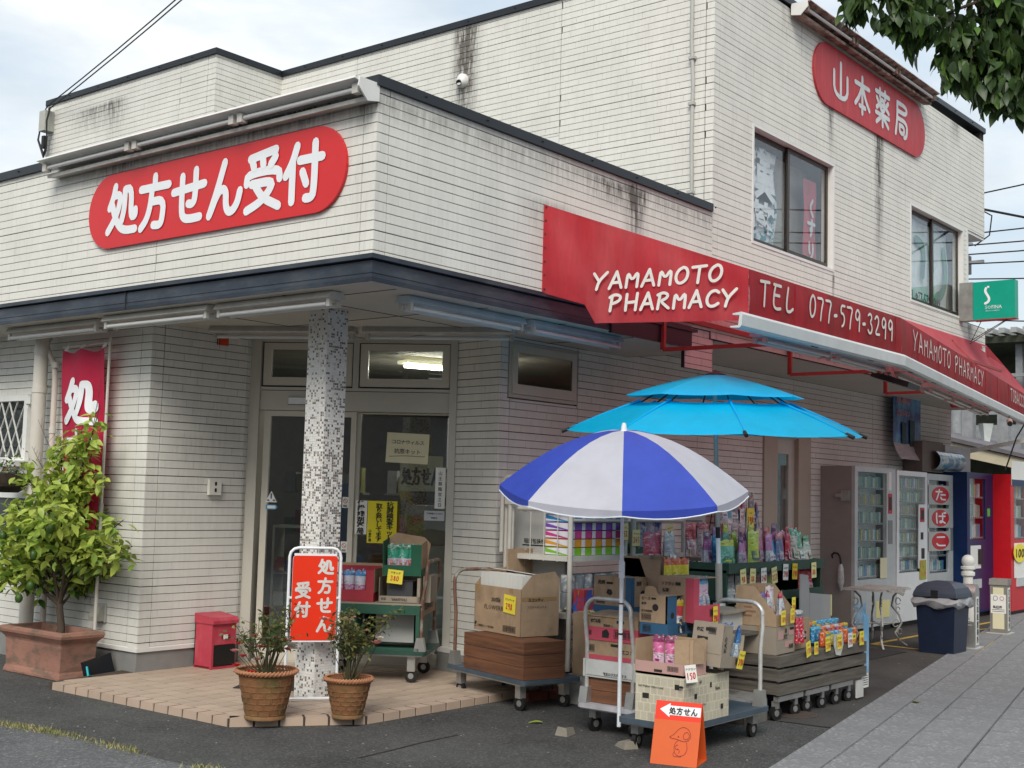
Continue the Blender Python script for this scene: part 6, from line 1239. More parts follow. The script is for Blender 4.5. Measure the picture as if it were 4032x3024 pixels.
mb = MB(); mb.bbox((-.0, .0, .341), (.77, .40, .353)); mb.build('top', M_CARDG, gb_)
for x in (0, .24, .73): mb = MB(); mb.bbox((x, .003, .02), (x+.03, .40, .27)); mb.build('upright', mat('bench_green'), gb_)
mb = MB(); mb.bbox((0, .39, .02), (.76, .40, .27)); mb.build('back', mat('shelf_dark'), gb_)
ws_ = thing('white_sheet_board', 'plain white board standing inside the green bench', 'board', TD(.48, .22, .28), azd); mb = MB(); mb.bbox((0, 0, 0), (.30, .01, .22)); mb.bbox((-.3, .02, 0), (-.1, .03, .2)); mb.build('board', M_PVCG, ws_)
rb = thing('red_display_carton', 'red and brown display carton of pink pouches on the green bench', 'carton', TD(.13, .05, .595), azd)
mb = MB(); mb.bbox((0, 0, 0), (.36, .004, .09)); mb.bbox((0, .26, 0), (.36, .264, .26)); mb.bbox((.356, .004, 0), (.36, .26, .24)); mb.bbox((0, .004, 0), (.004, .26, .24)); mb.bbox((.30, -.001, .09), (.36, .004, .24)); mb.bbox((0, -.001, .09), (.05, .004, .24)); mb.bbox((.004, .004, 0), (.356, .26, .006)); mb.build('box_body', mat('carton_red', (.34, .03, .045), rough=.7, var=.08), rb)
mb = MB(); mb.bbox((-.003, .265, .0), (.40, .269, .28)); mb.bbox((.362, -.0, .07), (.364, .26, .25)); mb.build('liner', M_CARD, rb)
PB = ((.42, .14, .28), (.52, .52, .60), (.03, .18, .42), (.50, .35, .45))
for k in range(3): pouch(TD(.20+.085*k, .10+.03*(k % 2), .61), azd+R(rnd.uniform(-12, 12)), '%s pink bodied blue topped pouch in the red display carton' % ('left', 'middle', 'right')[k], .09, .22, .05, PB, spout=True)
gc = thing('green_display_carton', 'green and brown display carton of green pouches tilted on the right of the bench', 'carton', TD(.555, .06, .80), azd, rot=None); gc.rotation_euler = (R(6), 0, azd)
mb = MB(); mb.bbox((0, 0, 0), (.30, .004, .08)); mb.bbox((0, .0, 0), (.004, .22, .26)); mb.bbox((.296, 0, 0), (.30, .22, .24)); mb.bbox((.22, -.001, .08), (.30, .004, .24)); mb.bbox((0.004, .004, 0), (.296, .22, .006)); mb.build('box_body', M_GREENC, gc)
mb = MB(); mb.prism([(0, .22, 0), (.30, .22, 0), (.33, .22, .22), (.28, .22, .27), (.06, .22, .30), (0, .22, .26)], (0, .004, 0)); mb.bbox((.302, 0, .05), (.304, .22, .24)); mb.build('liner', M_CARD, gc)
GP = ((.50, .50, .55), (.03, .28, .18), (.02, .16, .10), (.50, .04, .10))
for k in range(3): pouch(TD(.62+.075*k, .14, .82), azd+R(10-12*k), '%s green and white pouch in the green display carton' % ('left', 'middle', 'right')[k], .095, .22, .05, GP)
price_card(TD(.66, .045, .845), azd, 'yellow price card reading 380 on the green display carton', '380', 'アタック', M_YEL, .12, .105, roll=R(5))
vb = thing('banana_box', 'open greyish box lettered VANTOLI under the green display carton', 'carton', TD(.53, .06, .595), azd)
mb = MB(); mb.bbox((0, 0, 0), (.32, .004, .05)); mb.bbox((0, 0, 0), (.004, .3, .19)); mb.bbox((.296, .0, .0), (.32, .3, .19)); mb.bbox((0, .296, 0), (.3, .3, .2)); mb.bbox((.0, .0, 0), (.3, .3, .005)); mb.build('box_body', M_CARDG, vb); t = MB(); typ(t, 'VANTOLI', (.10, -.0012, .015), X, Z, .028, bold=.03); typ(t, 'KG', (.02, -.0012, .02), X, Z, .025, bold=.03); t.build('print', M_INK, vb)
pb_ = carton('brown_grocery_box', 'dark box inside the greyish lettered box', TD(.58, .12, .605), azd, .2, .15, .15, mat('box_charcoal', (.06, .06, .065), rough=.5), cat='box')
tl = carton('long_box', 'tall pale box standing at the handle end of the green bench', TD(.86, .12, .60), azd, .06, .3, .20, M_CARDG)

# --- wire basket on the wall, second rows and loose packs
bk2 = thing('wire_basket', 'black wire basket of packs hanging on the wall behind the cyan parasol pole', 'basket', (10.75, 6.18, 1.14)); mb = MB()
for k in range(12): x = k*.085; mb.tube([(x, .2, .0), (x, .0, .02), (x, -.04, .24)], .005, n=5)
for z, y in ((.02, 0), (.13, -.02), (.24, -.04)): mb.tube([(0, y, z), (.94, y, z)], .006, n=5)
mb.build_each('wire', M_BLACK, bk2); mb = MB(); mb.bar((-.05, .1, -.35), (-.02, .05, .7), .03, .02); mb.build('hanger', M_BRONZE, bk2)
BP = [((.40, .42, .45), (.05, .12, .32), (.45, .10, .20), WH), ((.55, .55, .60), (.40, .10, .22), (.10, .12, .30), WH), ((.50, .52, .55), (.12, .35, .50), (.55, .30, .35), WH), ((.30, .30, .33), (.20, .20, .24), (.30, .22, .22), WH)]
for k in range(9): pouch((10.85+.098*k, 6.14, 1.16+.10*(k % 2)), R(rnd.uniform(-30, 30)), '%s pack from the left in the wire basket on the wall' % (nth[k]), .16, .26+.03*(k % 3), .07, BP[k % 4], cat='pack')
for k, (x, z, dg, m_, lb) in enumerate(((11.45, 1.42, '198', M_YEL, 'yellow price card hanging on the front of the wall basket'), (11.28, 1.41, '98', M_WCARD, 'small white price card beside the yellow one on the wall basket'))): price_card((x, 6.10, z), 0, lb, dg, 'パック', m_, .15 if k == 0 else .10, .20 if k == 0 else .14)
nt_ = thing('wall_notice', 'white and orange notice pinned above the wire basket', 'notice', (11.2, YG-.015, 1.36)); mb = MB(); mb.bbox((0, 0, 0), (.45, .004, .22)); mb.build('sheet', M_WCARD, nt_); mb = MB(); mb.bbox((.33, -.003, .0), (.45, -.0005, .22)); mb.build('orange_block', mat('tea_orange'), nt_)
tn = thing('wall_notice', 'small black and white notice by the frame of the side door', 'notice', (11.95, YG-.015, 1.36)); mb = MB(); mb.bbox((0, 0, 0), (.16, .004, .24)); mb.build('sheet', M_WCARD, tn); t = MB(); block(t, (.03, -.001, .05), X, .10, .10); typ(t, '防犯', (.02, -.001, .17), X, Z, .06, bold=.02); t.build('print', M_INK, tn)
for k in range(11):
    cs = row1[(k*4+3) % 11][3]; pouch((8.37+.135*k, 4.82, .985), R(rnd.uniform(-15, 15)), '%s pouch from the left in the back row of the upper green shelf' % nth[k], .12, .27+.03*(k % 3), .07, cs)
XP = [('crumpled clear and grey pack, left of the parasol pole behind the trolleys', 7.72, 4.75, ((.45, .46, .46), (.30, .30, .33), (.4, .4, .4), WH)), ('red and white pack beside the orange topped pouches', 7.62, 4.82, ((.52, .06, .10), (.55, .10, .14), (.5, .08, .1), WH)), ('dark red long pack right of the white rack', 9.42, 5.60, ((.5, .45, .45), (.35, .04, .07), (.45, .1, .12), WH)), ('clear pack right of the white rack, second', 9.62, 5.58, ((.5, .5, .5), (.45, .42, .42), (.3, .05, .08), WH)), ('red pack right of the white rack, third', 9.85, 5.52, ((.5, .05, .1), (.55, .07, .12), (.5, .1, .1), WH)), ('grey pack right of the white rack, fourth', 10.1, 5.50, ((.42, .42, .40), (.3, .3, .3), (.5, .5, .5), WH)), ('small white pack right of the white rack, fifth', 10.35, 5.45, ((.6, .6, .6), (.5, .5, .55), (.3, .3, .4), WH))]
lt_ = thing('goods_table', 'low grey table of packs between the white rack and the green shelf', 'table', (9.3, 5.2, 0)); mb = MB(); mb.bbox((0, 0, .98), (1.35, .5, 1.01)); mb.build('top', M_CARDG, lt_)
for q in ((.03, .03), (1.28, .03), (.03, .43), (1.28, .43)): mb = MB(); mb.bbox((q[0], q[1], 0), (q[0]+.04, q[1]+.04, .98)); mb.build('leg', M_WOODG, lt_)
for lb, x, y, cs in XP: pouch((x, y, 1.012 if x > 9 else .98), R(rnd.uniform(-30, 30)), lb, .15, .28, .08, cs, cat='pack')
ln_ = thing('hanging_notice', 'clear sleeve with a grey printed notice right of the white rack', 'notice', (9.36, 5.62, 1.16)); mb = MB(); mb.bbox((0, 0, 0), (.36, .004, .30)); mb.build('sheet', mat('sleeve_print', (.36, .36, .35), rough=.3), ln_); t = MB(); [block(t, (.03, -.001, .05+.045*k), X, .28-.05*(k % 2), .014) for k in range(5)]; t.build('print', mat('print_grey', (.12, .12, .12)), ln_)
for k, (x, y, z, a, dg, m_, lb) in enumerate(((7.14, 4.40, .62, -80, '258', M_YELP, 'small card tucked beside the blue corner carton'), (8.55, 4.02, .50, 3, '178', M_YEL, 'yellow price card on the slat right of the tilted one'), (9.22, 4.03, .51, 2, '258', M_YEL, 'yellow price card between the white card and the dark yellow card'), (9.42, 5.57, 1.10, 0, '198', M_YELP, 'pale card at the right post of the white rack'))): price_card((x, y, z), R(a), lb, dg, 'お得', m_, .07, .09)
# ------------------------------------------------------------------ notices on the entrance glass
def note(name, label, a0, a1, z0, z1, t=.004, m=None, cat='notice', roll=0.0):
    c = E((a0+a1)/2, (z0+z1)/2, t); r_ = thing(name, label, cat, c, math.atan2(DD.y, DD.x)); r_.rotation_euler = (0, roll, math.atan2(DD.y, DD.x))
    mb = MB(); w, h = (a1-a0)/2, (z1-z0)/2; mb.bbox((-w, -.0015, -h), (w, 0, h)); mb.build('sheet', m or M_WCARD, r_); return r_, w, h
def ink(r_, fn, mats=None, name='writing'):
    t = MB(); fn(t); t.build(name, mats or M_INK, r_)
M_NOTE = mat('note_cream', (.66, .62, .42), rough=.6, var=.03); M_NOTEY = mat('note_yellow', (.78, .66, .02), rough=.45, var=.03)
r_, w, h = note('handwritten_notice', 'cream handwritten notice about virus test kits on the right glass door', 1.19, 1.55, 1.73, 1.98, m=M_NOTE, roll=R(2))
ink(r_, lambda t: (typ(t, 'コロナウィルス', (0, -.002, .035), X, Z, .040, center=True, bold=.006), typ(t, '抗原キット', (0, -.002, -.045), X, Z, .046, center=True, bold=.006), stroke(t, [(-.15, -.075), (0, -.062), (.14, -.066), (.15, -.058)], .004, lambda x, y, l: Vector((x, -.0025-l, y)), .0)))
r_, w, h = note('yellow_notice', 'bright yellow notice with two columns of bold black characters on the glass', 1.05, 1.30, 1.06, 1.41, m=M_NOTEY)
ink(r_, lambda t: (typ(t, '抗原検査キット', (.035, -.002, .165), X, Z, .054, vert=True, adv=.86, bold=.03, sx=1.15), typ(t, '取り扱いしてます', (-.055, -.002, .150), X, Z, .047, vert=True, adv=.84, bold=.03, sx=1.2), typ(t, '山本薬局', (-.112, -.002, -.06), X, Z, .026, vert=True, adv=1.0, bold=.03)))
r_, w, h = note('white_notice', 'narrow white vertical notice beside the yellow one on the glass', .945, 1.045, 1.13, 1.41)
ink(r_, lambda t: typ(t, '保険調剤薬局', (-.034, -.002, .14), X, Z, .054, vert=True, adv=.86, bold=.03, sx=1.2))
r_, w, h = note('prescription_notice', 'pale notice with large black characters inside the right glass door', 1.27, 1.64, 1.50, 1.80, t=-.20, m=M_NOTE)
ink(r_, lambda t: strokes(t, '処方せん', (-.165, -.002, -.10), X, Z, .15, .02, adv=.56, gw=.52, lift=.0005))
r_, w, h = note('festival_strip', 'narrow white paper strip with brushed characters at the right edge of the glass', 1.615, 1.70, 1.36, 1.70)
ink(r_, lambda t: typ(t, '山王祭臨宮之日', (-.018, -.002, .15), X, Z, .035, vert=True, adv=1.25, bold=.01))
for k, (z, lb) in enumerate(((1.39, 'upper no smoking sticker on the meeting stile of the doors'), (1.02, 'lower no smoking sticker on the meeting stile of the doors'))):
    r_, w, h = note('no_smoking_sticker', lb, .83, .885, z-.045, z+.045, t=.003, cat='sticker'); ring = [(.018*math.cos(a), .012+.018*math.sin(a)) for a in [i*.45 for i in range(15)]]
    ink(r_, lambda t: (stroke(t, ring, .004, lambda x, y, l: Vector((x, -.002-l, y)), .0), stroke(t, [(-.012, .024), (.012, 0)], .004, lambda x, y, l: Vector((x, -.0025-l, y)), .0)), M_SIGN2, 'ring'); ink(r_, lambda t: typ(t, '禁煙', (0, -.002, -.035), X, Z, .018, center=True, bold=.03))
c = E(.215, 1.42, .003); r_ = thing('warning_sticker', 'white triangular warning sticker low on the left glass door', 'sticker', c, math.atan2(DD.y, DD.x)); mb = MB(); mb.prism([(-.05, 0, -.045), (.05, 0, -.045), (0, 0, .05)], (0, -.001, 0)); mb.build('sheet', M_WCARD, r_)
ink(r_, lambda t: (block(t, (-.006, -.0015, -.015), X, .012, .045), block(t, (-.035, -.0015, -.035), X, .02, .012), block(t, (.015, -.0015, -.035), X, .02, .012)), M_BLUEC)
c = E(.22, 1.335, .003); r_ = thing('arrow_sticker', 'blue and white arrow sticker under the warning triangle', 'sticker', c, math.atan2(DD.y, DD.x)); mb = MB(); mb.prism([(-.05, 0, -.02), (.035, 0, -.02), (.055, 0, 0), (.035, 0, .02), (-.05, 0, .02)], (0, -.001, 0)); mb.build('sheet', mat('sticker_blue', (.08, .30, .50), rough=.4), r_); ink(r_, lambda t: block(t, (-.035, -.0015, -.012), X, .07, .024), M_WCARD, 'inset')
r_, w, h = note('oval_decals', 'pair of white oval opening hours decals at the right edge of the glass', 1.53, 1.70, 1.26, 1.34, m=mat('decal_white', (.5, .52, .53), rough=.5), cat='sticker'); ink(r_, lambda t: (typ(t, '受付時間 9:00-18:00', (0, -.002, .012), X, Z, .016, center=True, bold=.02), typ(t, '休診日', (0, -.002, -.025), X, Z, .018, center=True, bold=.02)))
# ------------------------------------------------------------------ inside the shop
aD = math.atan2(DD.y, DD.x)
def IN(a, t, z): return JL + DD*a - DN*t + Z*z
sh = thing('display_shelf', 'white display shelf with medicine boxes just inside the left glass door', 'shelf', IN(.10, .45, .05), aD)
mb = MB(); mb.bbox((0, 0, 0), (.02, .3, 1.12)); mb.build('side_panel', M_PVC, sh); mb = MB(); mb.bbox((.38, 0, 0), (.40, .3, 1.12)); mb.build('side_panel', M_PVC, sh)
for z in (.1, .4, .7, 1.1): mb = MB(); mb.bbox((.02, .0, z), (.38, .3, z+.02)); mb.build('shelf_board', M_PVC, sh)
pc_ = [(.40, .33, .06), (.30, .06, .05), (.06, .10, .35), (.45, .45, .42), (.10, .30, .12)]
for k in range(9): z = (.12, .42, .72)[k//3]; tag(MB().box((0, 0, .06), (.09, .06, .12+.02*(k % 3))).build('medicine_box', mat('medicine_box_%d' % (k % 5), pc_[k % 5], rough=.5, var=.2, scale=12, c2=(.5, .4, .2), f2=(.55, .6), s2=18)), '%s box on the %s shelf inside the left glass door' % (('left', 'middle', 'right')[k % 3], ('bottom', 'middle', 'top')[k//3]), 'box', 'boxes on the shelf inside the door'); o_ = sorted([o for o in col.objects if o.name.startswith('medicine_box')], key=lambda q: q.name)[-1]; o_.location = IN(.18+.11*(k % 3), .35+.1, .05+z+.005); o_.rotation_euler.z = aD
bl = thing('blue_cabinet', 'dark blue cabinet inside the left glass door', 'cabinet', IN(.56, .5, .05), aD); mb = MB(); mb.bbox((0, 0, 0), (.12, .5, 1.5)); mb.build('body', mat('cabinet_blue', (.015, .06, .20), rough=.4), bl)
ct = thing('counter', 'white counter cabinet inside the right glass door', 'counter', IN(1.18, .55, .05), aD); mb = MB(); mb.bbox((0, 0, 0), (.62, .5, .98)); mb.build('body', mat('counter_white', (.66, .70, .68), rough=.4), ct)
cs = thing('counter_carton', 'whitish carton with a colourful product picture on the counter', 'carton', IN(1.26, .62, 1.035), aD); mb = MB(); mb.bbox((.0, 0, 0), (.42, .25, .34)); mb.build('box_body', mat('carton_whitish', (.42, .43, .42), rough=.5), cs); mb = MB(); mb.bbox((0.0, -.002, .08), (.15, -.0002, .25)); mb.build('picture', mat('picture_greenyellow', (.35, .40, .03), rough=.4, c2=(.50, .12, .05), f2=(.52, .56), s2=12), cs)
tbz = thing('tablet_screen', 'dark tablet screen on the counter behind the large character notice', 'screen', IN(1.32, .58, 1.40), aD); mb = MB(); mb.bbox((0, 0, 0), (.24, .02, .10)); mb.build('screen', M_BLACK, tbz)
wf_ = thing('stacked_logs', 'stack of brown wooden sticks inside behind the right glass', 'wood stack', IN(.98, .4, .05), aD); mb = MB()
for k in range(9): mb = MB(); mb.cyl((.0, .02*(k % 2), .08+k*.11), (.16, .02*(k % 2), .08+k*.11), .05, n=8); mb.build('log', M_WOOD, wf_)
hy = [(-.04, 'upper'), (.05, 'lower')]
for k, (da, lb) in enumerate(hy):
    r_ = thing('hanging_pack', '%s yellow pack hanging on the display inside the right glass' % lb, 'pack', IN(1.14+.05*k, .9, 1.40-.22*k), aD); mb = MB(); mb.prism([(0, 0, 0), (.10, 0, .03), (.08, 0, .2), (.02, 0, .24), (-.02, 0, .1)], (0, .02, 0)); mb.build('pack', mat('pack_yellow', (.50, .38, .02), rough=.4), r_)
for k in range(3):
    r_ = thing('shop_shelf', '%s dark gondola shelf deep inside the shop' % ('left', 'middle', 'right')[k], 'shelf', IN(-.2+.95*k, 1.7+.3*k, .05), aD)
    for j in range(4):
        mb = MB(); mb.bbox((0, 0, .2+j*.4), (.8, .3, .22+j*.4)); mb.build('shelf_board', M_ROOM, r_)
        for i in range(7): mb = MB(); hh = rnd.uniform(.12, .26); mb.bbox((.02+i*.11, .02, .22+j*.4), (.115+i*.11, .2, .22+j*.4+hh)); mb.build('packet', mat('packet_%d' % ((i*3+j) % 5), [(.25, .05, .05), (.3, .28, .1), (.08, .2, .1), (.3, .3, .32), (.05, .1, .25)][(i*3+j) % 5], rough=.5), r_)
M_LAMP = mat('lamp_emitter', (.9, .9, .85), emit=(1, .97, .85), es=30.0)
cl = thing('ceiling_lamp', 'lit white tube ceiling lamp seen through the right transom window', 'ceiling lamp', IN(1.45, 1.7, 2.66), aD+R(38)); mb = MB(); mb.prism([(-.55, -.10, .05), (.55, -.10, .05), (.55, .10, .05), (-.55, .10, .05)], (0, 0, .03)); mb.build('reflector', mat('reflector_lit', (.7, .68, .5), emit=(.9, .85, .55), es=.6), cl); mb = MB(); mb.cyl((-.55, -.06, .02), (.55, -.06, .02), .016, n=10); mb.build('tube', M_LAMP, cl)
cl2 = thing('ceiling_lamp', 'small round lit downlight seen at the top of the right glass door', 'ceiling lamp', IN(1.30, 2.0, 2.35), aD); mb = MB(); mb.lathe([(.0, -.02), (.06, -.015), (.09, 0), (.10, .02)], n=16); mb.build('lamp', M_LAMP, cl2)
# things behind the upstairs windows
ub = thing('window_banner', 'wrinkled white and teal banner in the left pane of the first upstairs window', 'banner', (10.36, YR+.17, 3.92)); g_ = [[(x*.09, .02*math.sin(x*1.7+z*1.1), z*.12) for x in range(9)] for z in range(9)]; mb = MB(); mb.sheet(g_); mb.build('cloth', mat('banner_teal_white', (.66, .72, .76), rough=.5, var=.1, c2=(.08, .26, .32), f2=(.52, .55), s2=7), ub)
t = MB(); typ(t, '漢', (.10, -.03, .50), X, Z, .50, bold=.03, sx=1.1); typ(t, '薬', (.10, -.03, .0), X, Z, .50, bold=.03, sx=1.1); t.build('lettering', mat('banner_white', (.80, .82, .84), rough=.5), ub)
kb = thing('window_banner', 'narrow red banner with three white kana in the first upstairs window', 'banner', (11.66, YR+.15, 3.9)); g_ = [[(x*.07, .008*math.sin(x+z), z*.11) for x in range(5)] for z in range(9)]; mb = MB(); mb.sheet(g_); mb.build('cloth', mat('banner_red', (.50, .10, .13), rough=.6), kb)
t = MB(); [strokes(t, ch, (.05, -.02, z), X, Z, .18, .036, gw=.95) for ch, z in (('く', .50), ('す', .29), ('り', .05))]; t.build('lettering', M_SIGNW2, kb)
vb_ = thing('window_blind', 'pale slatted blind behind the red banner upstairs', 'blind', (11.2, YR+.30, 3.85))
for k in range(24): mb = MB(); mb.box((.4, 0, .02+k*.045), (.85, .004, .04), rot=Matrix.Rotation(R(20), 3, 'X')); mb.build('slat', mat('blind_grey', (.60, .58, .53), rough=.6), vb_)
wb2 = thing('window_banner', 'white banner with big green shapes and a telephone number in the second upstairs window', 'banner', (14.18, YR+.17, 3.87)); mb = MB(); g_ = [[(x*.16, .015*math.sin(x*1.3+z), z*.13) for x in range(11)] for z in range(9)]; mb.sheet(g_); mb.build('cloth', mat('banner_white2', (.74, .78, .78), rough=.5), wb2)
t = MB(); TWc = lambda x, y, l: Vector((x, -.03-l, y)); stroke(t, [(.1, .95), (.25, .75), (.15, .5), (.05, .35)], .12, TWc, 0); stroke(t, [(.5, .8), (.75, .75), (.7, .4)], .12, TWc, .001); stroke(t, [(1.0, .8), (1.02, .5)], .10, TWc, .001); stroke(t, [(1.4, .8), (1.5, .5), (1.35, .25), (1.15, .18)], .13, TWc, .001); t.build('shapes', mat('banner_green', (.12, .26, .26), rough=.5, c2=(.10, .30, .16), f2=(.5, .6)), wb2)
t = MB(); typ(t, 'TEL 077-579-3299', (.18, -.035, .05), X, Z, .17, bold=.03, sx=.85); t.build('lettering', mat('banner_dark', (.03, .06, .06)), wb2)

# ------------------------------------------------------------------ red banner on its pole
nb = thing('red_banner', 'tall red banner with white characters on a pole behind the lemon tree', 'banner', (5.80, 8.80, -.05)); nb.scale = (1.035,)*3
mb = MB(); mb.tube([(0, 0, 0), (0, 0, 1.32)], .013, n=10); mb.tube([(0, 0, 1.3), (0, 0, 2.62)], .011, n=10); mb.build('pole', M_PVC, nb)
mb = MB(); mb.tube([(0, -.01, 2.58), (0, .64, 2.575)], .008, n=8); mb.build('crossbar', M_PVC, nb); mb = MB(); mb.tube([(0, 0, 1.28), (0, 0, 1.34)], .017, n=10); mb.build('collar', M_PVCG, nb)
M_BAN = mat('banner_cloth', (.50, .012, .055), rough=.6, var=.08, trans=.2)
def bw(v): return .58 - .06*v - .16*max(0, v-.35)
def bpt(u, v): # u 0..1 from pole, v 0..1 down
    s_ = .03*math.sin(u*6+v*5)*min(v*3, 1) + .035*math.sin(u*11+v*3)*v + (.02*math.sin(u*3.1*3)*(1-v*6) if v < .16 else 0)
    return Vector((-.012 + s_ - .02, .02+u*bw(v)+.02*math.sin(v*7)*v, 2.545 - v*1.72 - (.03*abs(math.sin(u*math.pi*2)) if v < .01 else 0)))
mb = MB(); mb.sheet([[bpt(u/14, v/40) for u in range(15)] for v in range(41)]); mb.build('cloth', M_BAN, nb)
for u in (.04, .5, .95): mb = MB(); p = bpt(u, 0); mb.bar(p+Z*.0, (p.x*.3, p.y, 2.58), .045, .003, up=(0, 0, 1) if False else (1, 0, 0)); mb.build_each('loop', M_WHITE, nb)
for ch, v0 in (('処', .155), ('方', .395), ('せ', .635), ('ん', .86)):
    t = MB()
    for k, st in enumerate(GL[ch]):
        def tfb(x, y, l): 
            p = bpt(1-(.14+x*.72), v0+.09-(y-.5)*.215+.0); return p + Vector((-.006-l, 0, 0))
        stroke(t, [(px, py) for px, py in st], 0.165, tfb, .0008+k*.0006, sm=3)
    t.build('letter', M_SIGNW, nb)

# ------------------------------------------------------------------ planter with lemon tree
M_TERR = mat('terracotta_stained', (.33, .165, .12), rough=.85, var=.25, scale=2.5, stretch=(1, 1, 3), c2=(.16, .105, .075), f2=(.45, .62), s2=5, bump=.3, bscale=50)
plt = thing('terracotta_planter', 'large weathered rectangular terracotta planter at the left corner of the building', 'planter', (5.44, 8.68, 0))
def rect_loft(mb, secs, cx, cy):
    vs = []; fs = []
    for hx, hy, z in secs: vs += [(cx-hx, cy-hy, z), (cx+hx, cy-hy, z), (cx+hx, cy+hy, z), (cx-hx, cy+hy, z)]
    for i in range(len(secs)-1):
        for k in range(4): a, b = i*4+k, i*4+(k+1) % 4; fs.append((a, b, b+4, a+4))
    mb.add(vs, fs)
mb = MB(); rect_loft(mb, [(.19, .385, 0), (.215, .40, .005), (.215, .40, .02), (.205, .39, .045), (.198, .382, .06), (.205, .395, .26), (.212, .40, .275), (.235, .425, .30), (.25, .44, .315), (.255, .445, .335), (.248, .438, .355), (.235, .425, .36), (.195, .385, .36), (.19, .38, .28)], .205, .39); mb.v = [Vector((v.x*.74, v.y, v.z)) for v in mb.v]; mb.build('planter_body', M_TERR, plt)
mb = MB(); mb.bbox((.02, .02, .2), (.28, .76, .30)); mb.build('soil', mat('dark_soil', (.035, .025, .018), rough=.95, var=.4, bump=.6, bscale=40), plt)
M_BARK = mat('bark_brown', (.075, .055, .04), rough=.9, var=.3, scale=10, stretch=(1, 1, .3), bump=.5, bscale=40)
def leaf_mesh(name, m, L_=.085, w=.036, fold=.25, curl=.2):
    mb = MB(); n = 5; vs = []; fs = []
    for i in range(n+1):
        t = i/n; ww = w/2*math.sin(math.pi*min(max(t, .02), .985)**.85)*(1.05-.1*t); z = -curl*L_*t*t; vs += [(t*L_, -ww, z+ww*fold), (t*L_, 0, z), (t*L_, ww, z+ww*fold)]
    for i in range(n): a = i*3; fs += [(a, a+3, a+4, a+1), (a+1, a+4, a+5, a+2)]
    mb.add(vs, fs, 0, True); return mb.mesh(name, m)
def leafy(m1, hues, trans=.35):
    m = mat(m1, hues[0], rough=.42, var=.18, scale=9, c2=hues[1], f2=(.42, .62), s2=4, trans=trans, spec=.4, rand=.35); return m
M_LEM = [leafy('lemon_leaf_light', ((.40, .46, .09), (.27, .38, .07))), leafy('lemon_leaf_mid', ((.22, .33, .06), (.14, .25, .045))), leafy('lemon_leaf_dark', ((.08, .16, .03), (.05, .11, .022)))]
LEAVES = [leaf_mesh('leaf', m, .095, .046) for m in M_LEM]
def grow(root, twigs, leafset, nobj, per, seed, stuff_name='small_leaves', size=(.75, 1.2), droop=.25, lightfn=None, spread=.06):
    r = random.Random(seed); cnt = 0; mbs = [MB() for _ in leafset]; mats_ = [l.materials[0] for l in leafset]; tot = []
    for (a, b) in twigs:
        a, b = Vector(a), Vector(b); n = per if isinstance(per, int) else per(a, b)
        for k in range(n):
            t = r.uniform(.25, 1.05); p = a.lerp(b, t) + Vector((r.gauss(0, spread*.3), r.gauss(0, spread*.3), r.gauss(0, spread*.3)))
            ang_ = r.uniform(0, 2*math.pi); el = r.gauss(-droop, .45); d = Vector((math.cos(ang_)*math.cos(el), math.sin(ang_)*math.cos(el), math.sin(el)))
            s_ = r.uniform(*size); li = lightfn(p, r) if lightfn else r.randrange(len(leafset)); tot.append((p, d, s_, li, r.uniform(-.9, .9)))
    r.shuffle(tot)
    for (p, d, s_, li, roll) in tot:
        x = d.normalized(); y = Z.cross(x); y = y.normalized() if y.length > .05 else X.copy(); z = x.cross(y); M4 = Matrix((x, y, z)).transposed().to_4x4(); M4 = Matrix.Translation(p) @ M4 @ Matrix.Rotation(roll, 4, 'X') @ Matrix.Scale(s_, 4)
        if cnt < nobj:
            o = bpy.data.objects.new('leaf', leafset[li]); col.objects.link(o); o.parent = root; o.matrix_basis = M4; cnt += 1
        else: me = leafset[li]; mbs[li].M = M4; mbs[li].add([v.co for v in me.vertices], [tuple(q.vertices) for q in me.polygons], 0, True)
    allm = MB()
    for i, m_ in enumerate(mbs):
        if m_.f: m_.M = Matrix(); allm.add(m_.v, m_.f, i, True)
    if allm.f: allm.build(stuff_name, mats_, root, kind='stuff')
lt = thing('lemon_tree', 'bushy lemon tree with yellow green leaves growing in the terracotta planter', 'tree', (5.63, 9.02, .28))
mb = MB(); mb.tube([(0, 0, 0), (.01, -.01, .08), (0, .01, .22), (.01, .03, .36)], [.04, .03, .026, .022], n=9); mb.build('trunk', M_BARK, lt)
rr = random.Random(5); limbs = []; twigs = []
for k in range(15):
    a = k*2.4; reach = rr.uniform(.25, .5); top = Vector((math.cos(a)*reach*.75, math.sin(a)*reach*1.25+.18, rr.uniform(.42, 1.02))); st = Vector((.01, .03, rr.uniform(.2, .36)))
    mid = st.lerp(top, .5) + Vector((0, 0, .06)); limbs.append([st, mid, top])
    for j in range(9): q = mid.lerp(top, rr.uniform(.1, 1.0)); e_ = q + Vector((rr.gauss(0, .14), rr.gauss(0, .16), rr.gauss(.02, .11))); twigs.append((q, e_))
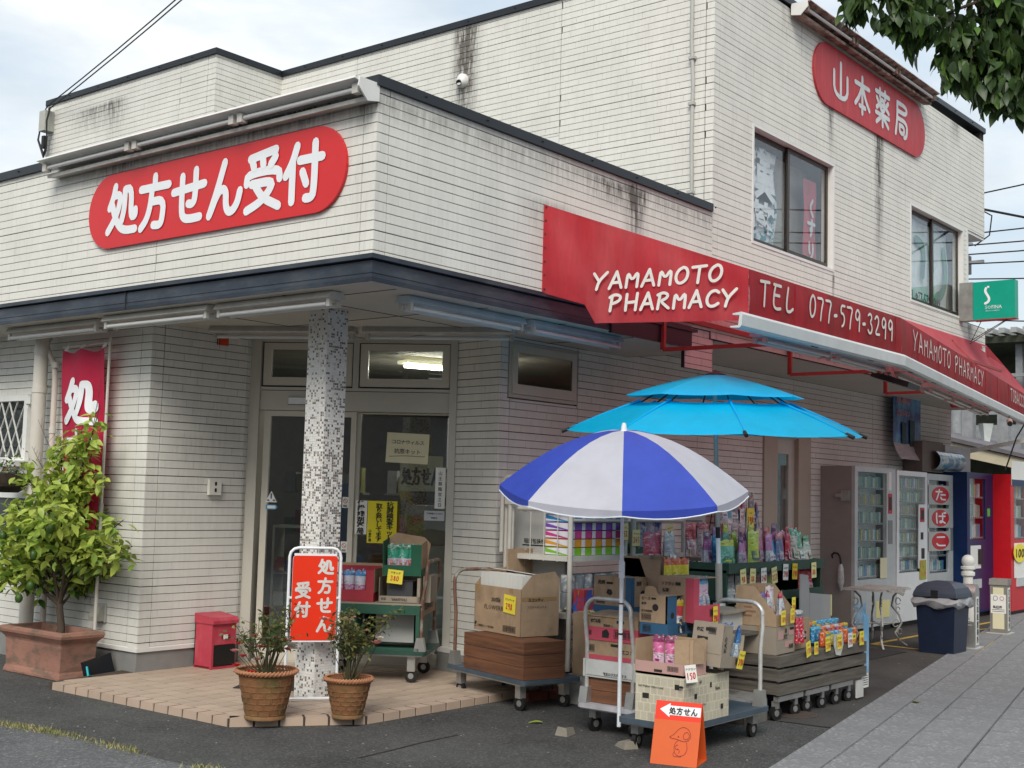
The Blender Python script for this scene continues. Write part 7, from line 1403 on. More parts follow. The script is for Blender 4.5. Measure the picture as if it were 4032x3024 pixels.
for tp_, ln in (((-.05, -.3, 1.32), 1), ((-.1, .1, 1.28), 1), ((-.1, .3, 1.18), 1), ((-.1, -.15, 1.22), 1), ((-.05, -.35, 1.55), 1), ((.0, .0, 1.42), 1), ((-.02, -.42, 1.30), 1), ((.0, .35, 1.25), 1), ((-.05, -.98, .76), 1), ((-.05, -.85, .95), 1), ((-.02, -.42, 1.80), 1), ((-.05, -.25, 1.68), 1), ((-.05, .05, 1.55), 1), ((-.1, .5, 1.3), 1), ((-.05, -.62, .75), 1), ((0, -.66, .62), 1), ((-.1, .62, 1.05), 1)):
    st = Vector((0, -.05, .8)) if tp_[2] > 1.1 else Vector((0, -.1, .5)); tp_ = Vector(tp_); mid = st.lerp(tp_, .5)+Vector((0, .04, .02)); limbs.append([st, mid, tp_])
    for j in range(7): q = mid.lerp(tp_, j/7); twigs.append((q, q + Vector((rr.gauss(0, .06), rr.gauss(0, .06), rr.gauss(.03, .04)))))
for k, l_ in enumerate(limbs): mb = MB(); mb.tube(l_, [.013, .008, .003], n=6); mb.build('branch', M_BARK, lt)
mb = MB()
for a, b in twigs: mb.tube([a, b], [.003, .0015], n=4, cap=False)
for st, en in (((0, -.1, 1.1), (-.02, .45, 1.72)), ((0, -.3, 1.3), (0, -.38, 2.02)), ((0, -.2, 1.2), (-.02, .1, 1.70)), ((0, .2, 1.2), (-.03, .5, 1.5))):
    st, en = Vector(st), Vector(en); mb.tube([st, st.lerp(en, .5)+Vector((.01, .04, 0)), en], [.004, .003, .0012], n=4)
    for k in range(6): q = st.lerp(en, .4+.1*k); mb.tube([q, q+Vector((rr.gauss(0, .02), rr.gauss(0, .06), rr.uniform(.03, .10)))], [.0015, .0008], n=4)
mb.build('twigs', M_BARK, lt, kind='stuff')
def lf(p, r):  # light put into leaf colour: paler high and sunward, darker low and inside
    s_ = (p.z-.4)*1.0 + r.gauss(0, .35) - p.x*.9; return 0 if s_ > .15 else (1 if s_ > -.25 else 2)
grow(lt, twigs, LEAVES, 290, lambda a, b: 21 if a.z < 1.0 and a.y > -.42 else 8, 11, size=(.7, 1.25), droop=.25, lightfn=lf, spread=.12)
for k, (y, z, lb) in enumerate(((.42, .78, 'a'), (.36, .70, 'b'), (.20, .82, 'c'), (-.12, .66, 'd'), (-.25, .86, 'e'), (.05, .32, 'f'), (-.02, .42, 'g'), (.55, .55, 'h'))):
    mb = MB(); mb.lathe([(0, -.036), (.018, -.030), (.028, -.012), (.029, .010), (.020, .028), (.006, .037), (0, .04)], (-.28-.05*(k % 2), y, z), n=12); mb.build('lemon', mat('unripe_lemon', (.045, .10, .018), rough=.4, var=.1, bump=.2, bscale=160), lt)
# book leaning, turquoise strap
bk = thing('black_folder', 'black flat case leaning against the planter with a turquoise strap', 'case', (5.56, 8.50, .0), math.atan2(.12, .33)); mb = MB(); mb.box((.17, .03, .085), (.35, .02, .17), rot=Matrix.Rotation(R(-14), 3, 'X') @ Matrix.Rotation(R(-6), 3, 'Y')); mb.build('case', mat('case_black', (.008, .010, .015), rough=.45), bk)
mb = MB(); mb.tube([(-.01, .0, .12), (-.03, -.03, .06), (.03, -.03, .05), (-.06, -.03, .012), (-.10, -.02, .006), (-.03, -.035, .008), (.02, -.03, .03)], .009, n=6); mb.build('strap', mat('turquoise', (.0, .38, .42), rough=.5), bk)
# hanging flower basket on the far left and window ledge planks
hb = thing('hanging_basket', 'dark mossy hanging basket with a straggling plant below the lattice window', 'plant basket', (5.62, 9.93, 1.40)); mb = MB(); mb.lathe([(.10, 0), (.17, .05), (.19, .14), (.185, .16), (.17, .15)], n=14, sy=1.2); mb.build('basket', mat('moss_dark', (.03, .022, .015), rough=.95, var=.5, bump=.8, bscale=30), hb)
tw = [((rr.gauss(0, .06), rr.gauss(0, .09), .15), (rr.gauss(0, .13), rr.gauss(0, .16), rr.uniform(.2, .36))) for _ in range(30)]; grow(hb, tw, [leaf_mesh('leaf', m, .035, .015) for m in (M_LEM[1], M_LEM[2], mat('dry_leaf', (.12, .07, .03), rough=.8))], 40, 9, 3, size=(.6, 1.2))
lg_ = thing('window_ledge', 'white bracketed ledge below the lattice window beside the thick downpipe', 'ledge', (5.72, 9.98, 1.62)); mb = MB(); mb.bbox((0, 0, 0), (.18, .35, .05)); mb.bbox((.06, .02, -.16), (.18, .06, 0)); mb.build('ledge', M_WHITE, lg_)
lo = thing('window_louvres', 'lower lattice window behind the lemon tree at the far left', 'window', (5.905, 10.0, .9)); mb = MB(); mb.bbox((0, 0, 0), (.03, 1.6, .45)); mb.build('glass_panel', mat('louvre_glass'), lo); mb = MB(); mb.bbox((-.02, -.04, -.05), (.02, 0, .5)); mb.bbox((-.02, 0, .45), (.02, 1.6, .5)); mb.build('frame', M_WHITE, lo)

# ------------------------------------------------------------------ mail bin, pots, sign stand
rbx = thing('red_parcel_bin', 'faded red plastic bin with a dark lower half, left of the entrance', 'bin', (6.44, 8.16, .052)); rbx.scale = (.68, 1, 1)
M_RP = mat('faded_red_plastic', (.46, .05, .08), rough=.45, var=.2, scale=3, c2=(.48, .12, .14), f2=(.5, .75))
mb = MB(); mb.bbox((0, .0, .0), (.35, .02, .02)); mb.bbox((0, 0, .02), (.03, .22, .36)); mb.bbox((.32, 0, .02), (.35, .22, .36)); mb.bbox((.03, 0, .19), (.32, .22, .36)); mb.bbox((0, .21, 0), (.35, .22, .36)); mb.bbox((.03, .02, 0), (.32, .21, .03)); mb.build('body', M_RP, rbx)
mb = MB(); mb.prism([(-.012, -.02, .355), (-.012, -.02, .38), (-.012, .0, .405), (-.012, .22, .43), (-.012, .22, .355)], (.374, 0, 0)); mb.build('lid', M_RP, rbx); mb = MB(); mb.bbox((.035, -.004, .03), (.34, .0, .185)); mb.build('hatch', M_BLACK, rbx)
mb = MB(); mb.bbox((.14, -.004, .235), (.26, -.0003, .265)); mb.build('slot', mat('slot_dark_red', (.15, .01, .015)), rbx); mb = MB(); mb.bbox((.16, -.006, .232), (.225, -.0045, .268)); mb.build('name_tag', M_WCARD, rbx)
def basket_pot(label, loc, rt, rb_, h):
    r_ = thing('basket_weave_pot', label, 'plant pot', loc, rnd.uniform(0, 1)); M_P = mat('pot_terracotta_mossy', (.25, .115, .05), rough=.85, var=.2, scale=7, c2=(.125, .095, .035), f2=(.42, .62), s2=5, bump=.3, bscale=60)
    prof = [(rb_*1.06, 0), (rb_*1.07, .012), (rb_, .024)] + [(rb_+(rt*.90-rb_)*(i/6)**.9, .024+(h-.06)*i/6) for i in range(1, 7)] + [(rt*.93, h-.02), (rt*.86, h-.02), (rt*.80, h-.05), (rt*.7, h-.06)]
    mb = MB(); mb.lathe(prof, n=32, cap=False); mb.build('pot_body', M_P, r_)
    mb = MB(); nR = 6
    for i in range(nR):      # woven relief: staggered uprights and courses
        z0 = .03+(h-.08)*i/nR; z1 = .03+(h-.08)*(i+1)/nR; ra = lambda z: rb_+(rt*.90-rb_)*((z-.024)/(h-.06))**.9
        for k in range(11):
            a = 2*math.pi*(k+.5*(i % 2))/11
            for da in (-.035, .035): p0 = ((ra(z0)+.001)*math.cos(a+da), (ra(z0)+.001)*math.sin(a+da), z0); p1 = ((ra(z1)+.001)*math.cos(a+da), (ra(z1)+.001)*math.sin(a+da), z1); mb.tube([p0, p1], .0032, n=4)
            pts = [((ra(z0)+.001)*math.cos(a+q), (ra(z0)+.001)*math.sin(a+q), z0) for q in (.06, .16, .26, .36, .46, .53)]; mb.tube(pts, .003, n=4)
    mb.build('woven_relief', M_P, r_, kind='stuff')
    M_RM = mat('pot_rim_terracotta', (.38, .17, .085), rough=.8, var=.15, scale=20)
    mb = MB(); n = 46
    for k in range(n):   # rope rim: slanting strands
        a0 = 2*math.pi*k/n; a1 = a0 + 2*math.pi/n*1.5; mb.tube([(rt*.955*math.cos(a0)*(1), rt*.955*math.sin(a0), h-.022), ((rt*1.0)*math.cos((a0+a1)/2), (rt*1.0)*math.sin((a0+a1)/2), h-.008), (rt*.945*math.cos(a1), rt*.945*math.sin(a1), h+.004)], [.006, .010, .006], n=6)
    mb.build('rope_rim', M_RM, r_, kind='stuff'); mb = MB(); mb.lathe([(0, h-.065), (rt*.8, h-.062)], n=20, cap=False); mb.build('soil', mat('dark_soil'), r_); return r_
pa = basket_pot('larger basket weave terracotta pot left of the orange sign', (5.39, 6.27, .052), .195, .122, .30); pb2 = basket_pot('smaller basket weave terracotta pot right of the orange sign', (5.79, 5.94, .052), .155, .095, .25)
def rose(label, loc, h, sprd, seed, flowers, nst=13, per=5, ff=.9):
    r = random.Random(seed); r_ = thing('rose_bush', label, 'rose bush', loc); tw = []; mb = MB(); tips = []
    for k in range(nst):
        a = r.uniform(0, 6.28); rd = r.uniform(.25, 1)*sprd; top = Vector((math.cos(a)*rd*.8, math.sin(a)*rd, h*r.uniform(.6, 1))); st = Vector((r.gauss(0, .02), r.gauss(0, .02), 0)); m1 = st.lerp(top, .35)+Vector((r.gauss(0, .02), r.gauss(0, .02), .05)); m2 = st.lerp(top, .7)+Vector((r.gauss(0, .02), r.gauss(0, .03), .04))
        mb.tube([st, m1, m2, top], [.005, .004, .003, .0015], n=5); tw.append((m2, top)); tw.append((m1, m2)); tips.append(top)
        for j in range(5):
            q = m1.lerp(top, r.uniform(.1, .9)); e_ = q + Vector((r.gauss(0, .06), r.gauss(0, .06), r.uniform(.0, .09))); mb.tube([q, q.lerp(e_, .5)+Vector((0, 0, .01)), e_], [.0025, .002, .001], n=4); tw.append((q, e_)); tips.append(e_)
    mb.build('stems', mat('rose_stem', (.075, .075, .035), rough=.8, var=.3, c2=(.12, .05, .03), f2=(.5, .6)), r_, kind='stuff')
    lm = [leaf_mesh('leaf', m_, .034, .020, .2) for m_ in (leafy('rose_leaf_olive', ((.11, .13, .035), (.07, .10, .03))), leafy('rose_leaf_green', ((.045, .09, .025), (.035, .06, .02))), leafy('rose_leaf_yellowed', ((.22, .20, .06), (.16, .15, .05))))]
    grow(r_, tw, lm, 120, per, seed, size=(.6, 1.15), lightfn=lambda p, q: q.choice((0, 0, 1, 1, 2) if ff > .5 else (0, 2, 2, 1, 0)), spread=.05)
    for (dx, dy, z, c, s_) in flowers:
        mb = MB(); mb.tube([(0, 0, 0), (dx*.6, dy*.6, z*.5), (dx, dy, z)], [.004, .0025, .0012], n=4); mb.build('flower_stem', mat('rose_stem'), r_); mb = MB(); 
        for ring, (n, rad, tilt) in enumerate(((6, 1.0, .5), (5, .75, .9), (4, .45, 1.25))):
            for k in range(n):
                a = 6.283*k/n + ring*.5; u = Vector((math.cos(a), math.sin(a), 0)); t_ = Vector((-math.sin(a), math.cos(a), 0)); o_ = Vector((dx, dy, z)); e_ = u*math.cos(tilt)*rad*s_ + Z*math.sin(tilt)*rad*s_
                mb.add([o_, o_+e_*.55+t_*s_*.36, o_+e_*1.0+t_*s_*.18, o_+e_*1.05-t_*s_*.18, o_+e_*.55-t_*s_*.36], [(0, 1, 2, 3, 4)])
        mb.build('flower', mat('petal_'+c, dict(red=(.62, .03, .02), coral=(.65, .10, .08), pink=(.68, .30, .28), white=(.70, .62, .52))[c], rough=.6, trans=.3, var=.15), r_)
V = lambda s_, z: (.0+s_*.56-.04, -s_*.70-.03, z)
rose('rose bush with red and pink blossoms in the larger pot', (5.39, 6.27, .29), .44, .32, 21, [(*V(-.20, .08), 'red', 0.035), (*V(-.16, .14), 'coral', 0.032), (*V(-.22, .17), 'pink', 0.032), (*V(-.19, .22), 'red', 0.027), (*V(-.08, .27), 'red', 0.024), (*V(-.04, .20), 'coral', 0.032), (*V(-.06, .12), 'pink', 0.032), (*V(-.10, .04), 'red', 0.035), (*V(-.13, .0), 'pink', 0.035), (*V(.01, -.01), 'red', 0.038), (*V(.12, .24), 'coral', 0.041), (*V(.07, .26), 'red', 0.024), (*V(.15, .19), 'coral', 0.030), (*V(-.20, .04), 'pink', 0.030)], nst=16, per=4)
rose('leggy rose bush with a few pale blossoms in the smaller pot', (5.79, 5.94, .24), .52, .30, 33, [(*V(-.18, .42), 'pink', 0.038), (*V(-.09, .40), 'white', 0.032), (*V(.0, .42), 'white', 0.030), (*V(.02, .44), 'pink', 0.027), (*V(.20, .28), 'pink', 0.041), (*V(.22, .31), 'white', 0.032), (*V(.12, .36), 'pink', 0.019)], nst=14, per=7, ff=.3)
ss = thing('pavement_sign', 'orange red sign in a white tubular stand in front of the mosaic pillar', 'sign', (5.87, 6.64, .052), math.atan2(-.19, .25))
mb = MB(); pts = [(0, 0, .02)] + [(.0, 0, .9)] + [(.06-.06*math.cos(R(a)), 0, .98+.06*math.sin(R(a))) for a in (0, 30, 60, 90)] + [(.29+.06*math.sin(R(a)), 0, .98+.06*math.cos(R(a))) for a in (0, 30, 60, 90)] + [(.35, 0, .02)]; mb.tube(pts, .0105, n=10); mb.build('frame', M_SIGNW, ss)
mb = MB(); mb.tube([(0, 0, .02), (.35, 0, .02)], .009, n=8); mb.build('base_bar', M_SIGNW, ss)
for x in (0, .35): mb = MB(); mb.prism([(x-.012, -.20, 0), (x+.012, -.20, 0), (x+.012, .20, 0), (x-.012, .20, 0)], (0, 0, .025)); mb.build('foot', M_SIGNW, ss)
for y, nm in ((-.012, 'panel'), (.010, 'back_plate')):
    mb = MB(); 
    pts = []
    for cx, cz, a0 in ((.305, .965, 0), (.045, .965, 90), (.045, .435, 180), (.305, .435, 270)):
        for k in range(5): a = R(a0+k*22.5); pts.append((cx+.022*math.cos(a), y, cz+.022*math.sin(a)))
    mb.prism(pts, (0, .002 if y > 0 else -.002, 0)); mb.build(nm, M_ORR if y < 0 else M_SIGNW, ss)
mb = MB()
for z in (.995, .41): mb.bbox((.03, -.012, z-.008), (.32, -.008, z+.008))
mb.bbox((-.005, -.012, .695), (.03, -.006, .71)); mb.bbox((.32, -.012, .695), (.355, -.006, .71)); mb.build_each('bracket', M_SIGNW, ss)
t = MB(); LW = lambda dx, dz: (lambda x, y, l: Vector((dx+x, -.0148-l, dz+y)))
for ch, x, z in (('処', .195, .86), ('方', .195, .73), ('せ', .195, .60), ('ん', .195, .47), ('受', .045, .70), ('付', .045, .57)): strokes(None, ch, (0, 0, 0), X, Z, .105, .0175, gw=1.0, tf=LW(x, z), lift=.0005, each=(mat('letter_silver', (.60, .60, .57), rough=.4), ss))
dm = thing('door_mat', 'thin dark mat on the tiled step behind the pots', 'mat', (6.35, 7.02, .0525), aD); mb = MB(); mb.bbox((-.45, -.15, 0), (.45, .35, .006)); mb.build('mat', mat('mat_dark', (.03, .028, .028), rough=.95), dm)
for x, y, a, s_, lb in ((6.56, 4.78, .3, 1.0, 'pale wedge stone by the left wheel of the silver handled trolley'), (6.50, 4.28, 1.2, .9, 'flat pale stone under the front of the trolleys')):
    mb = MB(); mb.add([(-.07, -.04, 0), (.06, -.05, 0), (.08, .03, 0), (-.05, .05, 0), (-.06, -.03, .05*s_), (.04, -.04, .045*s_), (.055, .02, .03*s_), (-.04, .035, .055*s_)], [(3, 2, 1, 0), (4, 5, 6, 7), (0, 1, 5, 4), (1, 2, 6, 5), (2, 3, 7, 6), (3, 0, 4, 7)]); o_ = tag(mb.build('stone', mat('stone_pale', (.24, .22, .18), rough=.9, var=.2, bump=.4)), lb, 'stone'); o_.location = (x, y, 0); o_.rotation_euler.z = a
# ------------------------------------------------------------------ vending machines along the far end of the wall
M_VG = mat('vending_grey', (.46, .49, .49), rough=.4, var=.08); M_VW = mat('vending_white', (.74, .76, .77), rough=.35, var=.05); M_VT = mat('vending_taupe_side', (.30, .275, .255), rough=.5, var=.06); M_VB = mat('vending_navy', (.0, .018, .085), rough=.35, var=.1); M_VR = mat('vending_red', (.50, .008, .015), rough=.35, var=.08)
M_PAN = mat('panel_glass_grey', (.20, .22, .22), rough=.2, var=.15, scale=3)
vg = glass('vending_glass', (.93, .95, .95), .5)
PKC = [(.6, .62, .62), (.10, .32, .30), (.12, .25, .50), (.55, .56, .52), (.40, .30, .28), (.25, .42, .25), (.55, .45, .2), (.30, .33, .36)]
def vending(label, x0, x1, y, d, H, m, ms, wx0, wx1, wz0, wz1, rows, per, hpack, door=None, rz=0.0):
    w = x1-x0; r_ = thing('vending_machine', label, 'vending machine', (x0, y, 0), rz, 'vending machines along the street wall')
    mb = MB(); zb = .07
    for a in ((0, .02, zb, wz0, 0, w), (0, .02, wz1, H, 0, w), (0, .02, wz0, wz1, 0, wx0), (0, .02, wz0, wz1, wx1, w)): mb.bbox((a[4], a[0], a[2]), (a[5], a[1]+.02, a[3]))
    mb.build('front', m, r_)
    mb = MB(); mb.bbox((0, .041, zb), (w, .12, H)); mb.v = mb.v[:0]; mb.f = []; mb.mi = []; mb.sm = []
    for q in ((0, .012), (w-.012, w)): mb.bbox((q[0], .041, zb), (q[1], d, H))
    mb.bbox((.012, .041, H-.02), (w-.012, d, H)); mb.bbox((.012, d-.02, zb), (w-.012, d, H-.02)); mb.bbox((.012, .041, zb), (w-.012, d-.02, zb+.02)); mb.build('cabinet', ms, r_)
    mb = MB(); mb.bbox((.03, .05, 0), (w-.03, d-.05, zb)); mb.build('plinth', M_BLACK, r_)
    mb = MB(); mb.bbox((wx0, .14, wz0), (wx1, .15, wz1)); mb.build('display_back', mat('display_back', (.72, .75, .75), rough=.5), r_)
    rh = (wz1-wz0)/rows; k = 0
    for j in range(rows):
        z = wz0 + j*rh; mb = MB(); mb.bbox((wx0+.005, .03, z+.01), (wx1-.005, .06, z+.028)); mb.build('button_rail', M_VW, r_)
        bt = MB()
        for i in range(per): x = wx0+.012+(wx1-wx0-.024)*(i+.5)/per; bt.box((x, .027, z+.019), (.6*(wx1-wx0)/per, .006, .012))
        bt.build('buttons', mat('button_dark', (.06, .06, .07), rough=.4), r_, kind='stuff')
        for c in range(4):
            pk = MB()
            for i in range(c, per, 4):
                x = wx0+.012+(wx1-wx0-.024)*(i+.5)/per; ww = .38*(wx1-wx0)/per; hh = min(hpack*rnd.uniform(.9, 1.05), rh-.05); pk.bbox((x-ww, .07, z+.03), (x+ww, .10, z+.03+hh))
            cc2 = PKC[(j*3+c*(1+j % 2)) % 8]; pk.build('sample_packs', mat('pack_%d' % ((j*3+c*(1+j % 2)) % 8), cc2, rough=.4, var=.25, scale=30), r_, kind='stuff')
    mb = MB(); mb.bbox((wx0, .012, wz0), (wx1, .016, wz1)); mb.build('display_glass', vg, r_)
    return r_, w
v1, w = vending('grey cigarette vending machine nearest the camera with a taupe side', 13.74, 14.93, 6.00, .45, 1.92, M_VG, M_VT, .08, .92, .62, 1.86, 6, 14, .13)
mb = MB(); mb.bbox((.96, -.004, 1.38), (1.08, 0, 1.62)); mb.build('red_panel', M_VR, v1); mb = MB(); mb.bbox((.98, -.006, 1.42), (1.06, -.0042, 1.58)); mb.build('screen', M_BLACK, v1); mb = MB(); mb.bbox((.96, -.004, 1.02), (1.09, 0, 1.30)); mb.build('coin_panel', M_PAN, v1)
mb = MB(); mb.bbox((.97, -.003, 1.66), (1.06, 0, 1.88)); mb.build('notice', M_WCARD, v1); mb = MB(); mb.bbox((.70, -.012, .62), (.90, -.008, .86)); mb.build('leaflet', M_NOTE, v1); mb = MB(); mb.box((-.02, .1, 1.58), (.05, .10, .12)); mb.box((-.015, .14, 1.58), (.05, .16, .04)); mb.build('hinge_lock', M_STEEL, v1)
mb = MB(); mb.bbox((.0, -.006, 0.12), (.30, -.002, .36)); mb.build('blue_picture', mat('poster_sky_blue'), v1); mb = MB(); mb.bbox((.60, -.006, .16), (1.0, -.002, .36)); mb.build('price_sheet', M_YELP, v1)
v2, w = vending('white cigarette vending machine second in the row', 15.00, 15.99, 6.01, .44, 1.91, M_VW, M_VW, .07, .93, .66, 1.85, 7, 12, .115)
mb = MB(); mb.bbox((.70, -.004, .70), (.95, .010, 1.50)); mb.build('control_column', M_VW, v2); mb = MB(); mb.bbox((.74, -.008, 1.28), (.88, -.0045, 1.46)); mb.build('red_panel', M_VR, v2); mb = MB(); mb.bbox((.76, -.010, 1.31), (.86, -.0085, 1.43)); mb.bbox((.76, -.009, 1.06), (.84, -.0045, 1.15)); mb.bbox((.78, -.009, .82), (.88, -.0045, .95)); mb.build('slot', M_BLACK, v2)
mb = MB(); mb.bbox((.72, -.007, .56), (.94, -.0045, .80)); mb.build('picture', mat('picture_greenyellow'), v2)
v3, w = vending('grey vending machine with three red disc signs reading tobacco in kana', 16.05, 17.00, 6.03, .42, 1.90, M_VG, M_VG, .07, .78, .62, 1.82, 6, 11, .13)
for z, ch in ((1.63, 'た'), (1.33, 'ば'), (1.03, 'こ')):
    mb = MB(); mb.bbox((.02, -.012, z-.125), (.80, -.008, z+.125)); mb.build('film', M_PVCG, v3); mb = MB(); mb.cyl((.0, -.0125, z), (.0, -.017, z), .108, n=28); mb.v = [Vector((.43+v.x*2.8, v.y, v.z)) for v in mb.v]; mb.build('red_disc', mat('disc_red', (.52, .015, .02), rough=.4), v3)
    t = MB(); strokes(t, ch, (0, 0, 0), X, Z, .15, .02, gw=1.0, tf=lambda x, y, l: Vector((.24+x*2.5, -.0175-l, z-.075+y))); t.build('letter', M_SIGNW, v3)
mb = MB(); mb.bbox((.82, -.004, .9), (.92, 0, 1.2)); mb.build('coin_panel', M_PAN, v3)
v4, w = vending('dark navy drinks vending machine beyond the grey one', 16.98, 18.05, 5.84, .6, 1.95, M_VB, M_VB, .10, .72, 1.05, 1.87, 3, 7, .17)
mb = MB(); mb.bbox((.12, -.004, .66), (.52, 0, .97)); mb.build('notice', M_WCARD, v4); mb = MB(); mb.bbox((.40, -.02, .72), (.56, -.005, .92)); mb.build('coin_cover', M_BLACK, v4); mb = MB(); mb.bbox((.18, -.02, .40), (.50, .0, .52)); mb.build('chute', M_VG, v4); mb = MB(); mb.bbox((.80, -.004, 1.36), (.90, 0, 1.47)); mb.build('green_label', mat('label_green', (.10, .45, .08)), v4)
v5, w = vending('bright red drinks vending machine last in the row', 18.02, 19.05, 5.60, .7, 1.95, M_VR, M_VR, .16, .70, 1.05, 1.87, 3, 7, .17)
mb = MB(); mb.bbox((.02, -.012, 1.80), (.82, -.006, 2.14)); mb.bbox((.12, -.01, .52), (.60, -.004, 1.0)); mb.bbox((.74, -.01, 1.1), (.92, -.004, 1.75)); mb.build('price_sheet', M_WCARD, v5); mb = MB(); mb.bbox((.02, -.014, 1.80), (.82, -.0125, 1.88)); mb.build('blue_strip', M_VB, v5); mb = MB(); mb.cyl((-.0, -.023, .86), (-.0, -.028, .86), .13, n=26); mb.v = [Vector((.30+v.x*2.0, v.y, v.z)) for v in mb.v]; mb.build('yellow_disc', M_YEL, v5)
t = MB(); strokes(t, '100', (0, 0, 0), X, Z, .11, .018, adv=.66, gw=.56, tf=lambda x, y, l: Vector((.09+x*1.9, -.029-l, .805+y))); t.build('lettering', M_INK, v5); mb = MB(); mb.bbox((.22, -.02, .40), (.62, .0, .52)); mb.build('chute', M_VG, v5)
# things on top of and around the machines
po = thing('ice_poster', 'tall blue poster with pink characters hanging curled above the vending machines', 'poster', (15.55, 6.28, 1.97)); mb = MB(); g_ = [[(x*.155+.02*(z < 1), -.10*max(0, 1-z/2.5)**2, .10+z*.105) for x in range(7)] for z in range(10)]; mb.sheet([r for r in g_[2:]]); mb.build('sheet', mat('poster_blue', (.02, .07, .25), rough=.35, var=.35, scale=2.5, c2=(.10, .33, .52), f2=(.45, .62), s2=3.2), po); mb = MB(); mb.sheet(g_[:3]); mb.build('curled_foot', mat('poster_foot', (.45, .38, .38), rough=.4, var=.2, stretch=(1, 1, 8)), po)
t = MB(); typ(t, '氷撃が', (.06, -.02, .82), X, Z, .19, bold=.02, sx=.9); typ(t, '止まらない', (.06, -.02, .66), X, Z, .10, bold=.02, sx=.9); t.build('lettering', mat('poster_pink', (.60, .25, .24)), po); mb = MB(); mb.bbox((.25, -.018, .30), (.40, -.014, .58)); mb.bbox((.52, -.018, .28), (.68, -.014, .62)); mb.build('bottle_print', mat('poster_dark', (.02, .05, .06), var=.5, scale=30), po)
wb3 = thing('stored_box', 'grey brown box stored on top of the vending machines behind the film', 'box', (16.20, 6.15, 1.93)); mb = MB(); mb.bbox((0, 0, 0), (.75, .25, .40)); mb.build('body', mat('box_taupe', (.17, .14, .12), rough=.8), wb3)
wb4 = thing('white_case', 'white box panel on top of the machines at the right', 'box', (16.95, 6.12, 1.95)); mb = MB(); mb.bbox((0, 0, 0), (.98, .28, .36)); mb.build('body', mat('panel_white', (.42, .41, .40), rough=.6), wb4)
fr = thing('film_roll', 'big curled sheet of printed clear film lying on the vending machines', 'film roll', (16.50, 6.02, 1.95)); mb = MB(); mb.sheet([[(x*.12, .12-.12*math.cos(R(a)), .14+.13*math.sin(R(a))) for x in range(9)] for a in range(-80, 81, 16)]); mb.build('sheet', mat('film_print', (.42, .50, .52), rough=.12, var=.2, c2=(.10, .25, .36), f2=(.5, .54), s2=5, spec=.8), fr)
um = thing('hanging_umbrella', 'folded clear umbrella with a black hook handle hanging on the vending machine side', 'umbrella', (13.68, 6.15, .50)); mb = MB(); mb.tube([(0, .09, .36), (0, .10, .40), (0, .07, .425), (0, .03, .42), (0, .0, .38), (0, -.01, .30)], .011, n=8); mb.build('handle', M_BLACK, um); mb = MB(); mb.tube([(0, -.01, .30), (0, -.01, .24), (0, -.012, .10), (0, -.01, .0)], [.018, .035, .04, .008], n=10); mb.build('canopy', mat('umbrella_film', (.50, .50, .50), rough=.15, var=.2, scale=20), um)
# ornate table
tb = thing('garden_table', 'white cast iron garden table with scrolled legs and a newspaper on it', 'table', (12.98, 5.42, 0)); M_CI = mat('chipped_white_iron', (.45, .45, .43), rough=.5, var=.25, scale=14, c2=(.20, .18, .16), f2=(.55, .62))
mb = MB(); mb.box((0, 0, .60), (.72, .46, .02)); mb.build('top', M_CI, tb); mb = MB(); mb.box((0, 0, .614), (.70, .44, .004), rz=.04); mb.prism([(-.20, -.28, .59), (.06, -.28, .57), (.02, -.28, .54)], (0, .004, 0)); mb.prism([(-.30, -.24, .612), (.2, -.24, .612), (.15, -.245, .57), (-.2, -.245, .575)], (0, .003, 0)); mb.build('newspaper', mat('newspaper_grey', (.36, .34, .31), rough=.8, var=.3, scale=20, stretch=(1, 4, 1)), tb)
for sx, sy in ((-1, -1), (1, -1), (-1, 1), (1, 1)):
    mb = MB(); ps = [(.26, .60), (.18, .52), (.16, .42), (.24, .33), (.27, .24), (.20, .14), (.24, .06), (.33, .0)]; mb.tube([(sx*p*.95, sy*p*.62, z) for p, z in ps], .011, n=8)
    for (p, z, r) in ((.23, .47, .035), (.205, .24, .04), (.25, .15, .03), (.23, .38, .028)): mb.tube([(sx*(p*.95+r*math.cos(a)), sy*(p*.62+r*.4*math.cos(a)), z+r*math.sin(a)) for a in [i*.7 for i in range(9)]], .006, n=5)
    mb.build('leg', M_CI, tb)
mb = MB(); mb.tube([(-.19, -.12, .24), (.19, .12, .24)], .007, n=5); mb.tube([(-.19, .12, .24), (.19, -.12, .24)], .007, n=5); mb.build('stretcher', M_CI, tb)
dm2 = thing('door_mat', 'flat dark rubber mat on the apron in front of the side door', 'mat', (11.80, 4.97, .006)); mb = MB(); mb.bbox((0, 0, 0), (.85, .5, .006)); mb.build('mat', mat('mat_dark'), dm2)
# bin
bn = thing('waste_bin', 'dark navy plastic bin with a domed lid and a clear bag around its rim', 'bin', (12.98, 4.72, 0)); M_NB = mat('bin_navy', (.012, .020, .045), rough=.4, var=.15)
mb = MB(); rect_loft(mb, [(.17, .165, 0), (.18, .175, .01), (.21, .20, .52), (.215, .205, .54), (.18, .17, .54)], 0, 0); mb.add([(-.17, -.165, .001), (.17, -.165, .001), (.17, .165, .001), (-.17, .165, .001)], [(0, 1, 2, 3)]); mb.build('bin_body', M_NB, bn)
mb = MB(); rect_loft(mb, [(.225, .215, .565), (.235, .225, .575), (.228, .218, .61), (.20, .195, .665), (.14, .14, .71), (.06, .07, .727), (.0, .0, .728)], 0, 0); mb.build('domed_lid', mat('lid_navy', (.035, .045, .065), rough=.45, var=.2), bn); mb = MB(); mb.box((-.225, .0, .60), (.02, .07, .08)); mb.build('latch', M_BLACK, bn)
mb = MB(); gr = []
